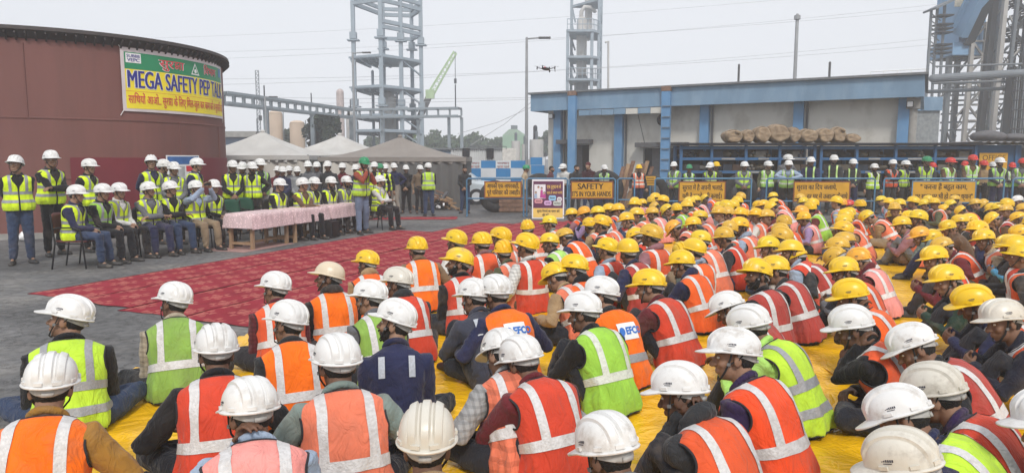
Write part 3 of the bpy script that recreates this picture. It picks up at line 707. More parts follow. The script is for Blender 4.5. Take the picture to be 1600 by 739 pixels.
M_BANY, M_BANG, M_BANW, M_INKB, M_INKR, M_WHT, M_INKK = [worn(n_, c_, 0.45, 0.06, 3) for n_, c_ in (('banner_yellow', (0.86, 0.70, 0.02)), ('banner_green', (0.012, 0.24, 0.10)), ('banner_cloth', (0.62, 0.55, 0.56)), ('ink_blue', (0.018, 0.022, 0.24)), ('ink_red', (0.62, 0.03, 0.05)), ('ink_white', (0.80, 0.80, 0.80)), ('ink_black', (0.02, 0.015, 0.012)))]
ban = thing('banner', 'yellow and green MEGA SAFETY PEP TALK banner on the red tank', 'banner', TC)
A0, A1, Z0, Z1 = -40.3, 10.7, 2.83, 4.28
def bpt(u, v, k=0.0):
    a = R(A0 + (A1 - A0) * u); z = Z0 + (Z1 - Z0) * v; r = TR + 0.035 + k + 0.012 * noise.noise(Vector((u * 9, v * 3, 2))); return TC + Vector((r * math.cos(a), r * math.sin(a), z))
def bsheet(u0, u1, v0, v1, k): return MB().grid([[bpt(u0 + (u1 - u0) * i / 40, v0 + (v1 - v0) * j / 8, k) for i in range(41)] for j in range(9)])
tpart('border', bsheet(0, 1, 0, 1, 0), M_BANW, ban, smooth=True); tpart('yellow_field', bsheet(0.022, 0.978, 0.045, 0.665, 0.004), M_BANY, ban, smooth=True); tpart('green_field', bsheet(0.022, 0.978, 0.667, 0.93, 0.004), M_BANG, ban, smooth=True)
tpart('crease', bsheet(0.022, 0.978, 0.318, 0.322, 0.008), M_INKR, ban)
BL = (A1 - A0) * PI / 180 * TR; BH = Z1 - Z0
def bwrite(name, s, u0, u1, v0, hgt, m, bold=0.0, k=0.012):
    V, F, x = lettering(s, 1.0, bold); xm = max(p.x for p in V); xl = min(p.x for p in V); sc = (u1 - u0) / (xm - xl)
    mb = MB(); mb.add([bpt(u0 + (p.x - xl) * sc, v0 + p.y * hgt / 0.7, k + p.z) for p in V], F); return tpart(name, mb, m, ban)
bwrite('lettering_outline', 'MEGA SAFETY PEP TALK', 0.030, 0.972, 0.370, 0.292, M_WHT, 0.075, 0.010); bwrite('lettering', 'MEGA SAFETY PEP TALK', 0.034, 0.968, 0.378, 0.275, M_INKB, 0.042, 0.014)
bwrite('lettering_outline', 'सुरक्षा', 0.245, 0.455, 0.74, 0.14, M_WHT, 0.05, 0.010); bwrite('lettering', 'सुरक्षा', 0.25, 0.45, 0.745, 0.135, M_INKR, 0.02, 0.014)
bwrite('lettering_outline', 'विभाग', 0.655, 0.845, 0.74, 0.14, M_WHT, 0.05, 0.010); bwrite('lettering', 'विभाग', 0.66, 0.84, 0.745, 0.135, M_INKR, 0.02, 0.014)
bwrite('lettering', 'साथियों आओ.. सुरक्षा के लिए मिल-जुल कर काम करें व सुरक्षित रहें', 0.034, 0.968, 0.13, 0.135, M_INKR, 0.016, 0.014)
tpart('logo', bsheet(0.03, 0.125, 0.765, 0.915, 0.009), M_WHT, ban); bwrite('logo_print', 'VEPC', 0.038, 0.115, 0.785, 0.052, M_INKB, 0.02, 0.014); bwrite('logo_print', 'SUBBB', 0.036, 0.118, 0.85, 0.045, M_INKB, 0.02, 0.014)
tpart('logo', bsheet(0.905, 0.965, 0.765, 0.915, 0.009), worn('logo_blue', (0.05, 0.2, 0.42), 0.5), ban)
def btri(u, v, h, k, m, nm):
    mb = MB(); w_ = h * BH / BL * 1.1; mb.add([bpt(u - w_ / 2, v, k), bpt(u + w_ / 2, v, k), bpt(u, v + h, k)], [(0, 1, 2)]); tpart(nm, mb, m, ban)
btri(0.56, 0.70, 0.205, 0.010, M_WHT, 'triangle_mark'); btri(0.56, 0.722, 0.145, 0.013, M_BANG, 'triangle_mark'); mbt = MB()
mbt.add([bpt(0.56 + 0.014 * math.cos(a), 0.765 + 0.035 * math.sin(a), 0.016) for a in np.linspace(0, 2 * PI, 13)[:-1]], [tuple(range(12))]); tpart('triangle_mark', mbt, M_WHT, ban)
for (u, v) in ((0, 0), (1, 0), (0, 1), (1, 1)): tpart('tie_rope', MB().tube([bpt(u, v), bpt(u + (u - 0.5) * 0.03, v + (v - 0.5) * 0.14, -0.02)], 0.008, 6), M_WHT, ban)
nb_ = thing('notice_board', 'blue and white notice board on the tank behind the standing officers', 'notice board', TC)
def arcp(a0, a1, z0, z1, k): return MB().grid([arc(TR + k, a0, a1, z, 8) for z in (z0, z1)])
tpart('backing', arcp(-27, -12, 0.75, 1.82, 0.05), M_WHT, nb_); tpart('header', arcp(-26.5, -12.5, 1.60, 1.79, 0.056), worn('notice_blue', (0.04, 0.13, 0.35), 0.5), nb_); tpart('paper', arcp(-26, -19.5, 0.85, 1.55, 0.056), worn('notice_grey', (0.45, 0.46, 0.46), 0.6), nb_); tpart('paper', arcp(-18.8, -13, 1.42, 1.56, 0.056), M_INKR, nb_)
for k, (x, y) in enumerate(((-10.35, 15.0), (-9.55, 15.1), (-9.0, 15.5))):
    q = MB().ell((0, 0, 0.08), (0.13, 0.10, 0.09)); q.v = [p * (1 + 0.3 * noise.noise(p * 14)) for p in q.v]; o = q.build('plastic_bag', M_WHT, None, True); o.location = (x, y, 0.01); tag(o, 'crumpled white plastic bag at the tank foot, ' + ('beside the man in blue jeans', 'behind the man all in black', 'behind the first chair')[k], 'bag', 'white litter bags at the tank foot')

# ---- chairs and tables
M_FRAME = base_mat('chair_tube', (0.012, 0.012, 0.013), 0.4, 0.3); M_CHG = worn('chair_green', (0.015, 0.075, 0.045), 0.5, 0.15, 5); M_CHK = worn('chair_black', (0.018, 0.018, 0.02), 0.55, 0.15, 5); M_CHM = worn('chair_maroon', (0.10, 0.022, 0.022), 0.55, 0.15, 5)
def chair(loc, yaw, label, m, group):
    t = thing('chair', label, 'chair', loc, yaw, group)
    rows = [[Vector((x, y, 0.435 + 0.012 * (x / 0.22) ** 2 + (0.012 if y < -0.1 else 0))) for x in np.linspace(-0.22, 0.22, 9)] for y in np.linspace(-0.17, 0.27, 7)]
    link('seat', baked(MB().grid(rows), [('SOLIDIFY', dict(thickness=0.025))], 'seat', m), t)
    rows = [[Vector((x, -0.20 - 0.10 * (z - 0.5) + 0.03 * (1 - (x / 0.22) ** 2) * -1, z - 0.10 * (x / 0.22) ** 4 * max(0, (z - 0.6) / 0.28))) for x in np.linspace(-0.22, 0.22, 9)] for z in np.linspace(0.56, 0.88, 7)]
    link('backrest', baked(MB().grid(rows), [('SOLIDIFY', dict(thickness=0.02))], 'backrest', m), t)
    for sx in (-1, 1):
        MB().tube([(sx * 0.22, 0.25, 0.0), (sx * 0.225, 0.22, 0.42), (sx * 0.245, 0.20, 0.62), (sx * 0.245, 0.10, 0.655), (sx * 0.245, -0.14, 0.655), (sx * 0.235, -0.21, 0.62)], 0.013, 7).build('armrest', M_FRAME, t, True)
        MB().tube([(sx * 0.22, -0.26, 0.0), (sx * 0.22, -0.19, 0.42), (sx * 0.22, -0.23, 0.86)], 0.013, 7).build('leg', M_FRAME, t, True)
        MB().tube([(sx * 0.22, 0.24, 0.40), (sx * 0.22, -0.19, 0.40)], 0.011, 7).build('stretcher', M_FRAME, t, True)
M_WOOD = worn('raw_wood', (0.34, 0.22, 0.13), 0.75, 0.3, 6, 0.15, 40, stretch=(1, 1, 0.15)); M_LACE = worn('pink_lace', (0.76, 0.58, 0.595), 0.9, 0.2, 3, 0, 1, spec=0.1)
def lace(m):
    n, l = nodes(m); b = n['Principled BSDF']; src = b.inputs['Base Color'].links[0].from_socket; tc = n.new('ShaderNodeTexCoord')
    v = n.new('ShaderNodeTexVoronoi'); v.inputs['Scale'].default_value = 24; l.new(tc.outputs['Object'], v.inputs['Vector']); r = n.new('ShaderNodeMapRange'); r.inputs[1].default_value = 0.25; r.inputs[2].default_value = 0.38; r.inputs[3].default_value = 1.12; r.inputs[4].default_value = 0.80; l.new(v.outputs['Distance'], r.inputs[0])
    mx = n.new('ShaderNodeMix'); mx.data_type = 'RGBA'; mx.blend_type = 'MULTIPLY'; mx.inputs[0].default_value = 1; l.new(src, mx.inputs[6]); l.new(r.outputs[0], mx.inputs[7]); l.new(mx.outputs[2], b.inputs['Base Color'])
lace(M_LACE)
tu = Vector((0.34, 0.94, 0)); tang = math.atan2(tu.y, tu.x)
for k, (cx, cy, lb, lc) in enumerate(((-5.02, 14.05, 'wooden table nearest the camera in the row', 'pink lace cloth over the nearest wooden table'), (-4.58, 15.27, 'wooden table in the middle of the row', 'pink lace cloth over the middle table'), (-4.14, 16.49, 'wooden table nearest the speaker', 'pink lace cloth over the table by the speaker'))):
    t = thing('table', lb, 'table', (cx, cy, 0), tang, 'wooden tables under pink cloths'); LX, LY, TH = 1.16, 0.62, 0.69
    MB().box((0, 0, TH - 0.02), (LX, LY, 0.04)).build('tabletop', M_WOOD, t)
    mw = M_WOOD if k < 2 else worn('dark_wood', (0.06, 0.045, 0.04), 0.7)
    for sx in (-1, 1):
        for sy in (-1, 1): MB().box((sx * (LX / 2 - 0.07), sy * (LY / 2 - 0.06), (TH - 0.04) / 2), (0.06, 0.06, TH - 0.042)).build('leg', mw, t)
        MB().box((sx * (LX / 2 - 0.07), 0, 0.12), (0.035, LY - 0.182, 0.05)).build('stretcher', mw, t)
    MB().box((0, 0, 0.12), (LX - 0.18, 0.05, 0.04)).build('stretcher', mw, t)
    rows = []; NX, NY = 40, 24; hx, hy = LX / 2 + 0.28, LY / 2 + 0.30
    for j in range(NY + 1):
        row = []
        for i in range(NX + 1):
            x = -hx + 2 * hx * i / NX; y = -hy + 2 * hy * j / NY; ox = max(0, abs(x) - LX / 2 - 0.005); oy = max(0, abs(y) - LY / 2 - 0.005)
            dz = max(ox, oy) ; fl = 0.018 * math.sin(x * 21 + k) if oy > 0 else (0.018 * math.sin(y * 23 + k) if ox > 0 else 0)
            X = math.copysign(min(abs(x), LX / 2 + 0.005), x) + (math.copysign(abs(fl) + 0.10 * ox, x) if ox > 0 else 0); Y_ = math.copysign(min(abs(y), LY / 2 + 0.005), y) + (math.copysign(abs(fl) + 0.10 * oy, y) if oy > 0 else 0)
            row.append(Vector((X, Y_, TH + 0.006 - dz + 0.004 * noise.noise(Vector((x * 6, y * 6, k))))))
        rows.append(row)
    cl = MB().grid(rows).build('tablecloth', M_LACE, None, True); cl.location = (cx, cy, 0); cl.rotation_euler = (0, 0, tang); tag(cl, lc, 'tablecloth', 'pink lace tablecloths')
bx_ = thing('speaker_box', 'black loudspeaker box standing under the last table', 'loudspeaker', (-4.03, 15.66, 0), tang)
MB().box((0, 0, 0.19), (0.30, 0.28, 0.36)).build('cabinet', M_CHK, bx_); MB().box((0, -0.145, 0.20), (0.25, 0.012, 0.30)).build('grille', M_FRAME, bx_); MB().tube([(-0.06, 0, 0.37), (-0.05, 0, 0.40), (0.05, 0, 0.40), (0.06, 0, 0.37)], 0.008, 6).build('handle', M_FRAME, bx_)
mat_ = MB().box((0, 0, 0.005), (1.5, 1.0, 0.006)).build('floor_mat', worn('mat_cloth', (0.40, 0.24, 0.22), 0.95, 0.2, 20)); mat_.location = (-5.2, 14.0, 0); mat_.rotation_euler = (0, 0, tang); tag(mat_, 'worn pinkish mat lying under the nearest table', 'mat')

# ---- barricades with sign boards
M_BLUE = painted('blue_pipe_paint', (0.075, 0.20, 0.33), 0.3); M_SIGN = worn('sign_ochre', (0.62, 0.32, 0.018), 0.5, 0.1, 6, dirt=(0.35, 0.2, 0.05), dirt_amt=0.3, dirt_scale=5); M_SIGNF = painted('sign_frame', (0.22, 0.07, 0.03), 0.2)
BY = 21.5
def bX(px): return (px - 800) / FPX * BY * 1.0055
def barricade(p0, p1, s0, s1, lines, label, zb=0.54, szb=0.55, mids=(), sfr=True, szt=1.06):
    x0, x1 = bX(p0), bX(p1); t = thing('barricade', label, 'barricade', ((x0 + x1) / 2, BY, 0), 0, 'blue pipe barricades'); c = (x0 + x1) / 2
    MB().tube([(x0 - c, 0, 0.0), (x0 - c, 0, 1.10), (x0 - c + 0.05, 0, 1.14), (x1 - c - 0.05, 0, 1.14), (x1 - c, 0, 1.10), (x1 - c, 0, 0.0)], 0.026, 8).build('frame', M_BLUE, t, True)
    MB().tube([(x0 - c + 0.02, 0.0, zb), (x1 - c - 0.02, 0.0, zb)], 0.021, 8).build('lower_rail', M_BLUE, t, True)
    for m in mids: MB().tube([(bX(m) - c, 0.004, zb), (bX(m) - c, 0.004, 1.13)], 0.02, 8).build('upright', M_BLUE, t, True)
    for x in (x0 - c, x1 - c): MB().tube([(x, -0.28, 0.02), (x, 0.28, 0.02)], 0.022, 8).build('foot', M_BLUE, t, True)
    if lines:
        a, b = bX(s0) - c, bX(s1) - c
        s = MB().box(((a + b) / 2, -0.035, (szb + szt) / 2), (b - a, 0.018, szt - szb)).build('sign_board', M_SIGN, t)
        f = MB(); e = 0.035
        for (q, d) in ((((a + b) / 2, szb + e / 2), (b - a + 0.004, e)), (((a + b) / 2, szt - e / 2), (b - a + 0.004, e)), ((a + e / 2, (szb + szt) / 2), (e, szt - szb - 2 * e - 0.004)), ((b - e / 2, (szb + szt) / 2), (e, szt - szb - 2 * e - 0.004))): f.box((q[0], -0.040, q[1]), (d[0], 0.016, d[1]))
        f.build('frame_strip', M_SIGNF if sfr else M_BLUE, s)
        for (txt, u0, u1, v, hg) in lines:
            V, F, xx = lettering(txt, 1.0, 0.036); xl = min(p.x for p in V); xm = max(p.x for p in V); sc = (u1 - u0) * (b - a) / (xm - xl)
            MB().add([Vector((a + (b - a) * u0 + (p.x - xl) * sc, -0.0465 - p.z, szb + (szt - szb) * v + p.y * hg)) for p in V], F).build('lettering', M_INKK, s)
barricade(730, 818, 757, 815, [('आपकी एक लापरवाही,', 0.07, 0.93, 0.60, 0.19), ('पूरे परिवार की तबाही।', 0.07, 0.95, 0.20, 0.19)], 'blue barricade beside the family poster with two lines of script', szb=0.56)
barricade(823, 886, 0, 0, None, 'plain blue barricade hidden behind the family poster')
barricade(889, 960, 891, 957, [('SAFETY', 0.16, 0.77, 0.56, 0.24), ("IT'S IN YOUR HANDS", 0.03, 0.94, 0.14, 0.22)], 'blue barricade with the SAFETY IT\'S IN YOUR HANDS board', szb=0.53)
barricade(964, 990, 0, 0, None, 'narrow blue barricade behind the worker in salmon vest', zb=0.5)
barricade(1022, 1171, 1058, 1131, [('सुरक्षा में है अपनी भलाई,', 0.08, 0.94, 0.58, 0.21), ('यही है सबसे बड़ी कमाई।', 0.08, 0.92, 0.17, 0.21)], 'blue barricade with a board under the green vests', zb=0.46, szb=0.44)
barricade(1195, 1363, 1236, 1324, [('सुरक्षा का दिप जलाये,', 0.05, 0.76, 0.60, 0.21), ('हर घर में उजाला फैलाये', 0.24, 0.96, 0.16, 0.21)], 'blue barricade on which the man in light blue leans', zb=0.46, szb=0.44)
barricade(1377, 1563, 1419, 1519, [('" करना हैं बहुत काम,', 0.13, 0.86, 0.62, 0.21), ('पर सुरक्षा पर भी हो अपना ध्यान"', 0.06, 0.95, 0.20, 0.21)], 'blue barricade with the longest board under red helmets', zb=0.42, szb=0.40, sfr=False, szt=1.08)
barricade(1577, 1680, 0, 0, None, 'blue barricade running out of the photo past the OFFICE sign', zb=0.46)

# ---- family poster on a stand
M_PUR = worn('poster_purple', (0.10, 0.012, 0.06), 0.45, 0.06, 4); M_PGOLD = worn('poster_gold', (0.80, 0.52, 0.12), 0.45, 0.08, 3); M_POSTW = worn('poster_white', (0.72, 0.70, 0.72), 0.45, 0.05, 3); M_PSKIN = base_mat('poster_skin', (0.55, 0.30, 0.2), 0.5); M_PMAG = base_mat('poster_magenta', (0.45, 0.04, 0.25), 0.5)
pos = thing('poster', 'purple and gold family poster on white frame in front of the barricade', 'poster', (1.04, 20.5, 0), -0.05)
tilt = Matrix.Rotation(R(-7), 4, 'X')
PW, PH = 0.93, 1.14
def pq(u0, u1, v0, v1, k): return MB().add([(-PW / 2 + PW * u0, -k, PH * v0), (-PW / 2 + PW * u1, -k, PH * v0), (-PW / 2 + PW * u1, -k, PH * v1), (-PW / 2 + PW * u0, -k, PH * v1)], [(0, 1, 2, 3)])
def pp(n_, mb, m): return mb.xf(tilt).build(n_, m, pos)
pp('frame', MB().box((0, 0.02, PH / 2 + 0.01), (PW, 0.03, PH)), M_POSTW); pp('purple_field', pq(0.04, 0.96, 0.28, 0.96, 0.0), M_PUR); pp('gold_field', pq(0.04, 0.96, 0.04, 0.275, 0.0), M_PGOLD); pp('picture', pq(0.07, 0.42, 0.52, 0.88, 0.004), M_POSTW)
for (u, v, h_, cl) in ((0.20, 0.54, 0.30, M_POSTW), (0.30, 0.54, 0.27, M_PMAG), (0.12, 0.53, 0.16, base_mat('poster_blue', (0.3, 0.4, 0.55), 0.5)), (0.385, 0.53, 0.15, M_PMAG)):
    pp('figure', MB().add([(-PW / 2 + PW * (u + dx), -0.008, PH * (v + dy * h_)) for dx, dy in ((-0.05, 0), (0.05, 0), (0.035, 0.7), (0.015, 0.75), (-0.015, 0.75), (-0.035, 0.7))], [tuple(range(6))]), cl)
    for nm, dz, rr, kk, mm in (('figure_hair', 0.90, 0.031, 0.010, M_INKK), ('figure_face', 0.86, 0.022, 0.012, M_PSKIN)): pp(nm, MB().add([(-PW / 2 + PW * u + rr * math.cos(a), -kk, PH * (v + dz * h_) + rr * 1.15 * math.sin(a)) for a in np.linspace(0, 2 * PI, 15)[:-1]], [tuple(range(14))]), mm)
for (u0, u1, v0, v1, m) in ((0.52, 0.75, 0.47, 0.60, base_mat('label_blue', (0.25, 0.5, 0.7), 0.5)), (0.78, 0.93, 0.45, 0.56, M_POSTW), (0.08, 0.33, 0.40, 0.51, base_mat('label_pink', (0.65, 0.28, 0.32), 0.5)), (0.38, 0.61, 0.35, 0.47, base_mat('label_lilac', (0.60, 0.35, 0.6), 0.5)), (0.66, 0.92, 0.34, 0.46, base_mat('label_grey', (0.5, 0.55, 0.5), 0.5))):
    pts_ = []; r_ = 0.045
    for cxx, cyy, a0 in ((u1 - r_, v1 - r_, 0), (u0 + r_, v1 - r_, 90), (u0 + r_, v0 + r_, 180), (u1 - r_, v0 + r_, 270)): pts_ += [(-PW / 2 + PW * (cxx + r_ * math.cos(R(a0 + a))), -0.006, PH * (cyy + r_ * math.sin(R(a0 + a)))) for a in (0, 30, 60, 90)]
    pp('label', MB().add(pts_, [tuple(range(16))]), m)
def ptext(s, u0, u1, v, h_, m):
    V, F, xx = lettering(s, 1, 0.02); xl = min(p.x for p in V); xm = max(p.x for p in V); pp('lettering', MB().add([(-PW / 2 + PW * (u0 + (u1 - u0) * (p.x - xl) / (xm - xl)), -0.010 - p.z, PH * v + p.y * h_) for p in V], F), m)
ptext('एक दुर्घटना से', 0.46, 0.90, 0.78, 0.14, M_PGOLD); ptext('क्या हो सकता जानो?', 0.46, 0.94, 0.64, 0.10, M_PGOLD); ptext('सुरक्षा नियमों का पालन करें', 0.16, 0.86, 0.175, 0.10, M_INKK); ptext('और बचें', 0.32, 0.52, 0.075, 0.10, M_INKK)
for u0, u1, v, s in ((0.55, 0.72, 0.515, 'विकलांग'), (0.81, 0.90, 0.485, 'कर्ज'), (0.12, 0.29, 0.435, 'बेरोजगारी'), (0.42, 0.57, 0.39, 'दर्द के साथ'), (0.69, 0.89, 0.38, 'पढ़ाई में दिक्कत')): ptext(s, u0, u1, v, 0.06, M_INKK)
pp('back_leg', MB().tube([(-0.3, 0.05, 0.9), (-0.3, 0.42, 0.05)], 0.014, 6).tube([(0.3, 0.05, 0.9), (0.3, 0.42, 0.05)], 0.014, 6), M_BLUE)

# ---- blue and white shed
M_WALL = worn('white_plaster', (0.56, 0.545, 0.50), 0.9, 0.10, 0.8, 0.15, 20, dirt=(0.27, 0.24, 0.20), dirt_amt=0.65, dirt_scale=0.9, stretch=(1, 1, 0.7))
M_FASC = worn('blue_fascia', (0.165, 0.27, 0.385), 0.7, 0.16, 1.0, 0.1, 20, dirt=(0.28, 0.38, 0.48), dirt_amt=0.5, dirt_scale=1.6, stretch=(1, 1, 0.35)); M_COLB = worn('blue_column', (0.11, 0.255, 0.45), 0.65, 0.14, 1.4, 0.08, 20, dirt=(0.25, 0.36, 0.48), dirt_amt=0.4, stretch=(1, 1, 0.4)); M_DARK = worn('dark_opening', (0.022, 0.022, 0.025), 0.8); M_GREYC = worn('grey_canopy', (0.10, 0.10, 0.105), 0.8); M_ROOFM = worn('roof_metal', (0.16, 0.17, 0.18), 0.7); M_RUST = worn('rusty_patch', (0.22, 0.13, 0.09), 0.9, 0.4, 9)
E0, E1 = Vector((1.02, 38.0, 0)), Vector((16.55, 29.0, 0)); sdir = (E1 - E0).normalized(); sang = math.atan2(sdir.y, sdir.x); SL = (E1 - E0).length; sn = Vector((-sdir.y, sdir.x, 0))
shed = thing('shed', 'long white single storey shed with blue columns and deep blue fascia', 'building', E0, sang)
def sloc(px, z=None):
    """distance along the eaves line of the shed for a photo column"""
    d = ray(px, 248); o = Vector((0, 0, 0)); det = sdir.x * -d.y + sdir.y * d.x
    return ((E0.x * -d.y + E0.y * d.x) * -1) / det
WS = 0.9      # wall set back from the eaves
def spart(n_, mb, m, **k): return mb.build(n_, m, shed, **k)
u_l, u_r = 0.55, SL - 0.35
doors = [(sloc(868) + 0.3, 1.7, 2.45), (sloc(1018), 2.1, 2.25)]
w_ = MB(); xs_ = [u_l]
d1a, d1b = doors[0][0] - 0.2, doors[0][0] + 1.2; d2a, d2b = doors[1][0] - 0.75, doors[1][0] + 1.35
for a, b, z0, z1 in ((u_l, d1a, 0, 4.35), (d1a, d1b, doors[0][2], 4.35), (d1b, d2a, 0, 4.35), (d2a, d2b, doors[1][2], 4.35), (d2b, u_r, 0, 4.35)): w_.box(((a + b) / 2, WS + 0.12, (z0 + z1) / 2), (b - a, 0.24, z1 - z0))
w_.box((u_l + 0.12, WS + 4.3, 2.17), (0.24, 8.1, 4.35)); w_.box((u_r - 0.12, WS + 4.3, 2.17), (0.24, 8.1, 4.35)); w_.box(((u_l + u_r) / 2, WS + 8.4, 2.17), (u_r - u_l, 0.2, 4.35)); spart('wall', w_, M_WALL)
for a, b, z1 in ((d1a, d1b, doors[0][2]), (d2a, d2b, doors[1][2])):
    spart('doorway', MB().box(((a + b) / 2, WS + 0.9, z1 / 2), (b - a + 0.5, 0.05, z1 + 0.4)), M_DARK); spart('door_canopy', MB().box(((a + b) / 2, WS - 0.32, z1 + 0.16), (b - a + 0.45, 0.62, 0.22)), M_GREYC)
    spart('door_leaf', MB().box((a + 0.55, WS + 0.5, z1 / 2), (0.5, 0.05, z1 - 0.02)), worn('door_grey', (0.13, 0.13, 0.14), 0.6))
spart('fascia', MB().box((SL / 2, 0.0, 4.64), (SL, 0.16, 0.86)), M_FASC); spart('fascia', MB().box((-0.0 + 0.08, 4.6, 4.64), (0.16, 9.0, 0.86)), M_FASC)
spart('fascia', MB().box((SL - 0.08, 4.6, 4.64), (0.16, 9.0, 0.86)), M_FASC)
spart('roof', MB().box((SL / 2, 4.5, 5.12), (SL + 0.25, 9.5, 0.09)), M_ROOFM); spart('soffit', MB().box((SL / 2, 0.5, 4.30), (SL - 0.3, 0.8, 0.06)), worn('soffit_white', (0.42, 0.43, 0.43), 0.9))
for px, rust in ((862, 0), (896, 1), (958, 0), (1041, 1), (1093, 0), (1241, 0), (1407, 0)):
    u = sloc(px); front = px in (896, 1041); hgt = 4.9 if front else 4.26
    spart('column', MB().box((u, -0.18 if front else WS - 0.16, hgt / 2), (0.42, 0.20 if front else 0.30, hgt)), M_COLB)
    if front: spart('column_cap', MB().box((u, -0.185, 5.02), (0.46, 0.23, 0.22)), M_RUST)
    else: spart('down_pipe', MB().tube([(u + 0.34, WS - 0.06, 0), (u + 0.34, WS - 0.06, 4.25)], 0.05, 8), M_GREYC)
ug0, ug1 = sloc(900) + 0.2, sloc(1036)
for k in range(7):
    a = ug0 + (ug1 - ug0) * k / 7; b = ug0 + (ug1 - ug0) * (k + 1) / 7; spart('gutter_panel', MB().box(((a + b) / 2, -0.12, 4.03 + 0.01 * (k % 2)), (b - a - 0.02, 0.10, 0.27)), [M_FASC, M_FASC, M_FASC, M_FASC, M_WALL, M_FASC, M_WALL][k])
uf = sloc(1026); fan = MB()
fr_ = [[Vector((uf + r_ * math.cos(a), WS - y_, 3.62 + r_ * math.sin(a))) for a in np.linspace(0, 2 * PI, 25)[:-1]] for r_, y_ in ((0.30, 0.0), (0.30, 0.12), (0.24, 0.12), (0.24, 0.02))]
spart('exhaust_fan', fan.loft(fr_, True), M_DARK)
for px in (852, 1410):
    lu = sloc(px) + 0.15; lb_ = spart('flood_light', MB().box((lu, WS - 0.5, 3.95), (0.26, 0.2, 0.26)), M_GREYC); MB().box((lu, WS - 0.612, 3.95), (0.2, 0.02, 0.2)).build('lens', M_WHT, lb_)
for k in range(7): spart('rung', MB().box((sloc(1041) + 0.06, -0.32, 1.2 + 0.5 * k), (0.40, 0.06, 0.03)), M_ROOFM)
for px, h_, rr in ((1145, 0.9, 0.05), (1287, 0.75, 0.05)): spart('roof_pipe', MB().tube([(sloc(px), 0.6, 5.1), (sloc(px), 0.6, 5.1 + h_)], rr, 8), M_GREYC)
hr = MB()
for u in np.linspace(SL - 2.0, SL + 0.0, 5): hr.tube([(u, 0.5, 5.15), (u, 0.5, 5.36)], 0.02, 6)
spart('roof_rail', hr.tube([(SL - 2.0, 0.5, 5.36), (SL, 0.5, 5.36)], 0.02, 6), M_WHT)
spart('water_spout', MB().box((SL - 0.35, WS - 0.2, 4.0), (0.5, 0.5, 0.45)), M_CONC); spart('round_pillar', MB().cyl((SL - 0.35, WS - 0.2, 0), 0.16, 3.9, 14), M_CONC)
spart('cable', MB().tube([(sloc(986), WS - 0.02, 3.9), (sloc(998), WS - 0.02, 2.4)], 0.012, 5), M_DARK)

# ---- stacked stock and racks behind the barricade
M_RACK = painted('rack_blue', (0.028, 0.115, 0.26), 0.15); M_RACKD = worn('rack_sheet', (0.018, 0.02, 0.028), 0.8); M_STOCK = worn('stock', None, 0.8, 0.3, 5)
def rack(pxs, label, zt=2.18):
    Y = 24.4; X = [(p - 800) / FPX * Y * 1.0055 for p in pxs]; t = thing('storage_rack', label, 'rack', (X[0], Y, 0), 0, 'blue storage racks'); W = X[-1] - X[0]
    for x in X:
        for y in (0, 0.9): MB().box((x - X[0], y, zt / 2), (0.09, 0.09, zt)).build('post', M_RACK, t)
    for z in (0.35, 1.28, 1.73, zt - 0.08):
        for y in (-0.004, 0.904): MB().box((W / 2, y, z), (W - 0.09, 0.05, 0.09)).build('cross_rail', M_RACK, t)
        if z < zt - 0.2:
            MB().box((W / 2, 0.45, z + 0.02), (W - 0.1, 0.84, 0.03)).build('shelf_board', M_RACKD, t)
            for i in range(len(X) - 1):
                MB().box(((X[i] + X[i + 1]) / 2 - X[0] + rnd_s.uniform(-.2, .2), -0.034, z), (rnd_s.uniform(0.35, 0.8), 0.012, 0.055)).build('price_strip', M_CONC, t) if rnd_s.random() < 0.55 else None
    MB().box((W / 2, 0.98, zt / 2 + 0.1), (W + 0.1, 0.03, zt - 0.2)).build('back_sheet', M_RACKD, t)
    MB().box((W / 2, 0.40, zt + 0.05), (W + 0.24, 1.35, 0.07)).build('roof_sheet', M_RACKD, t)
    return X, Y
rnd_s = random.Random(5); NSTK = 0
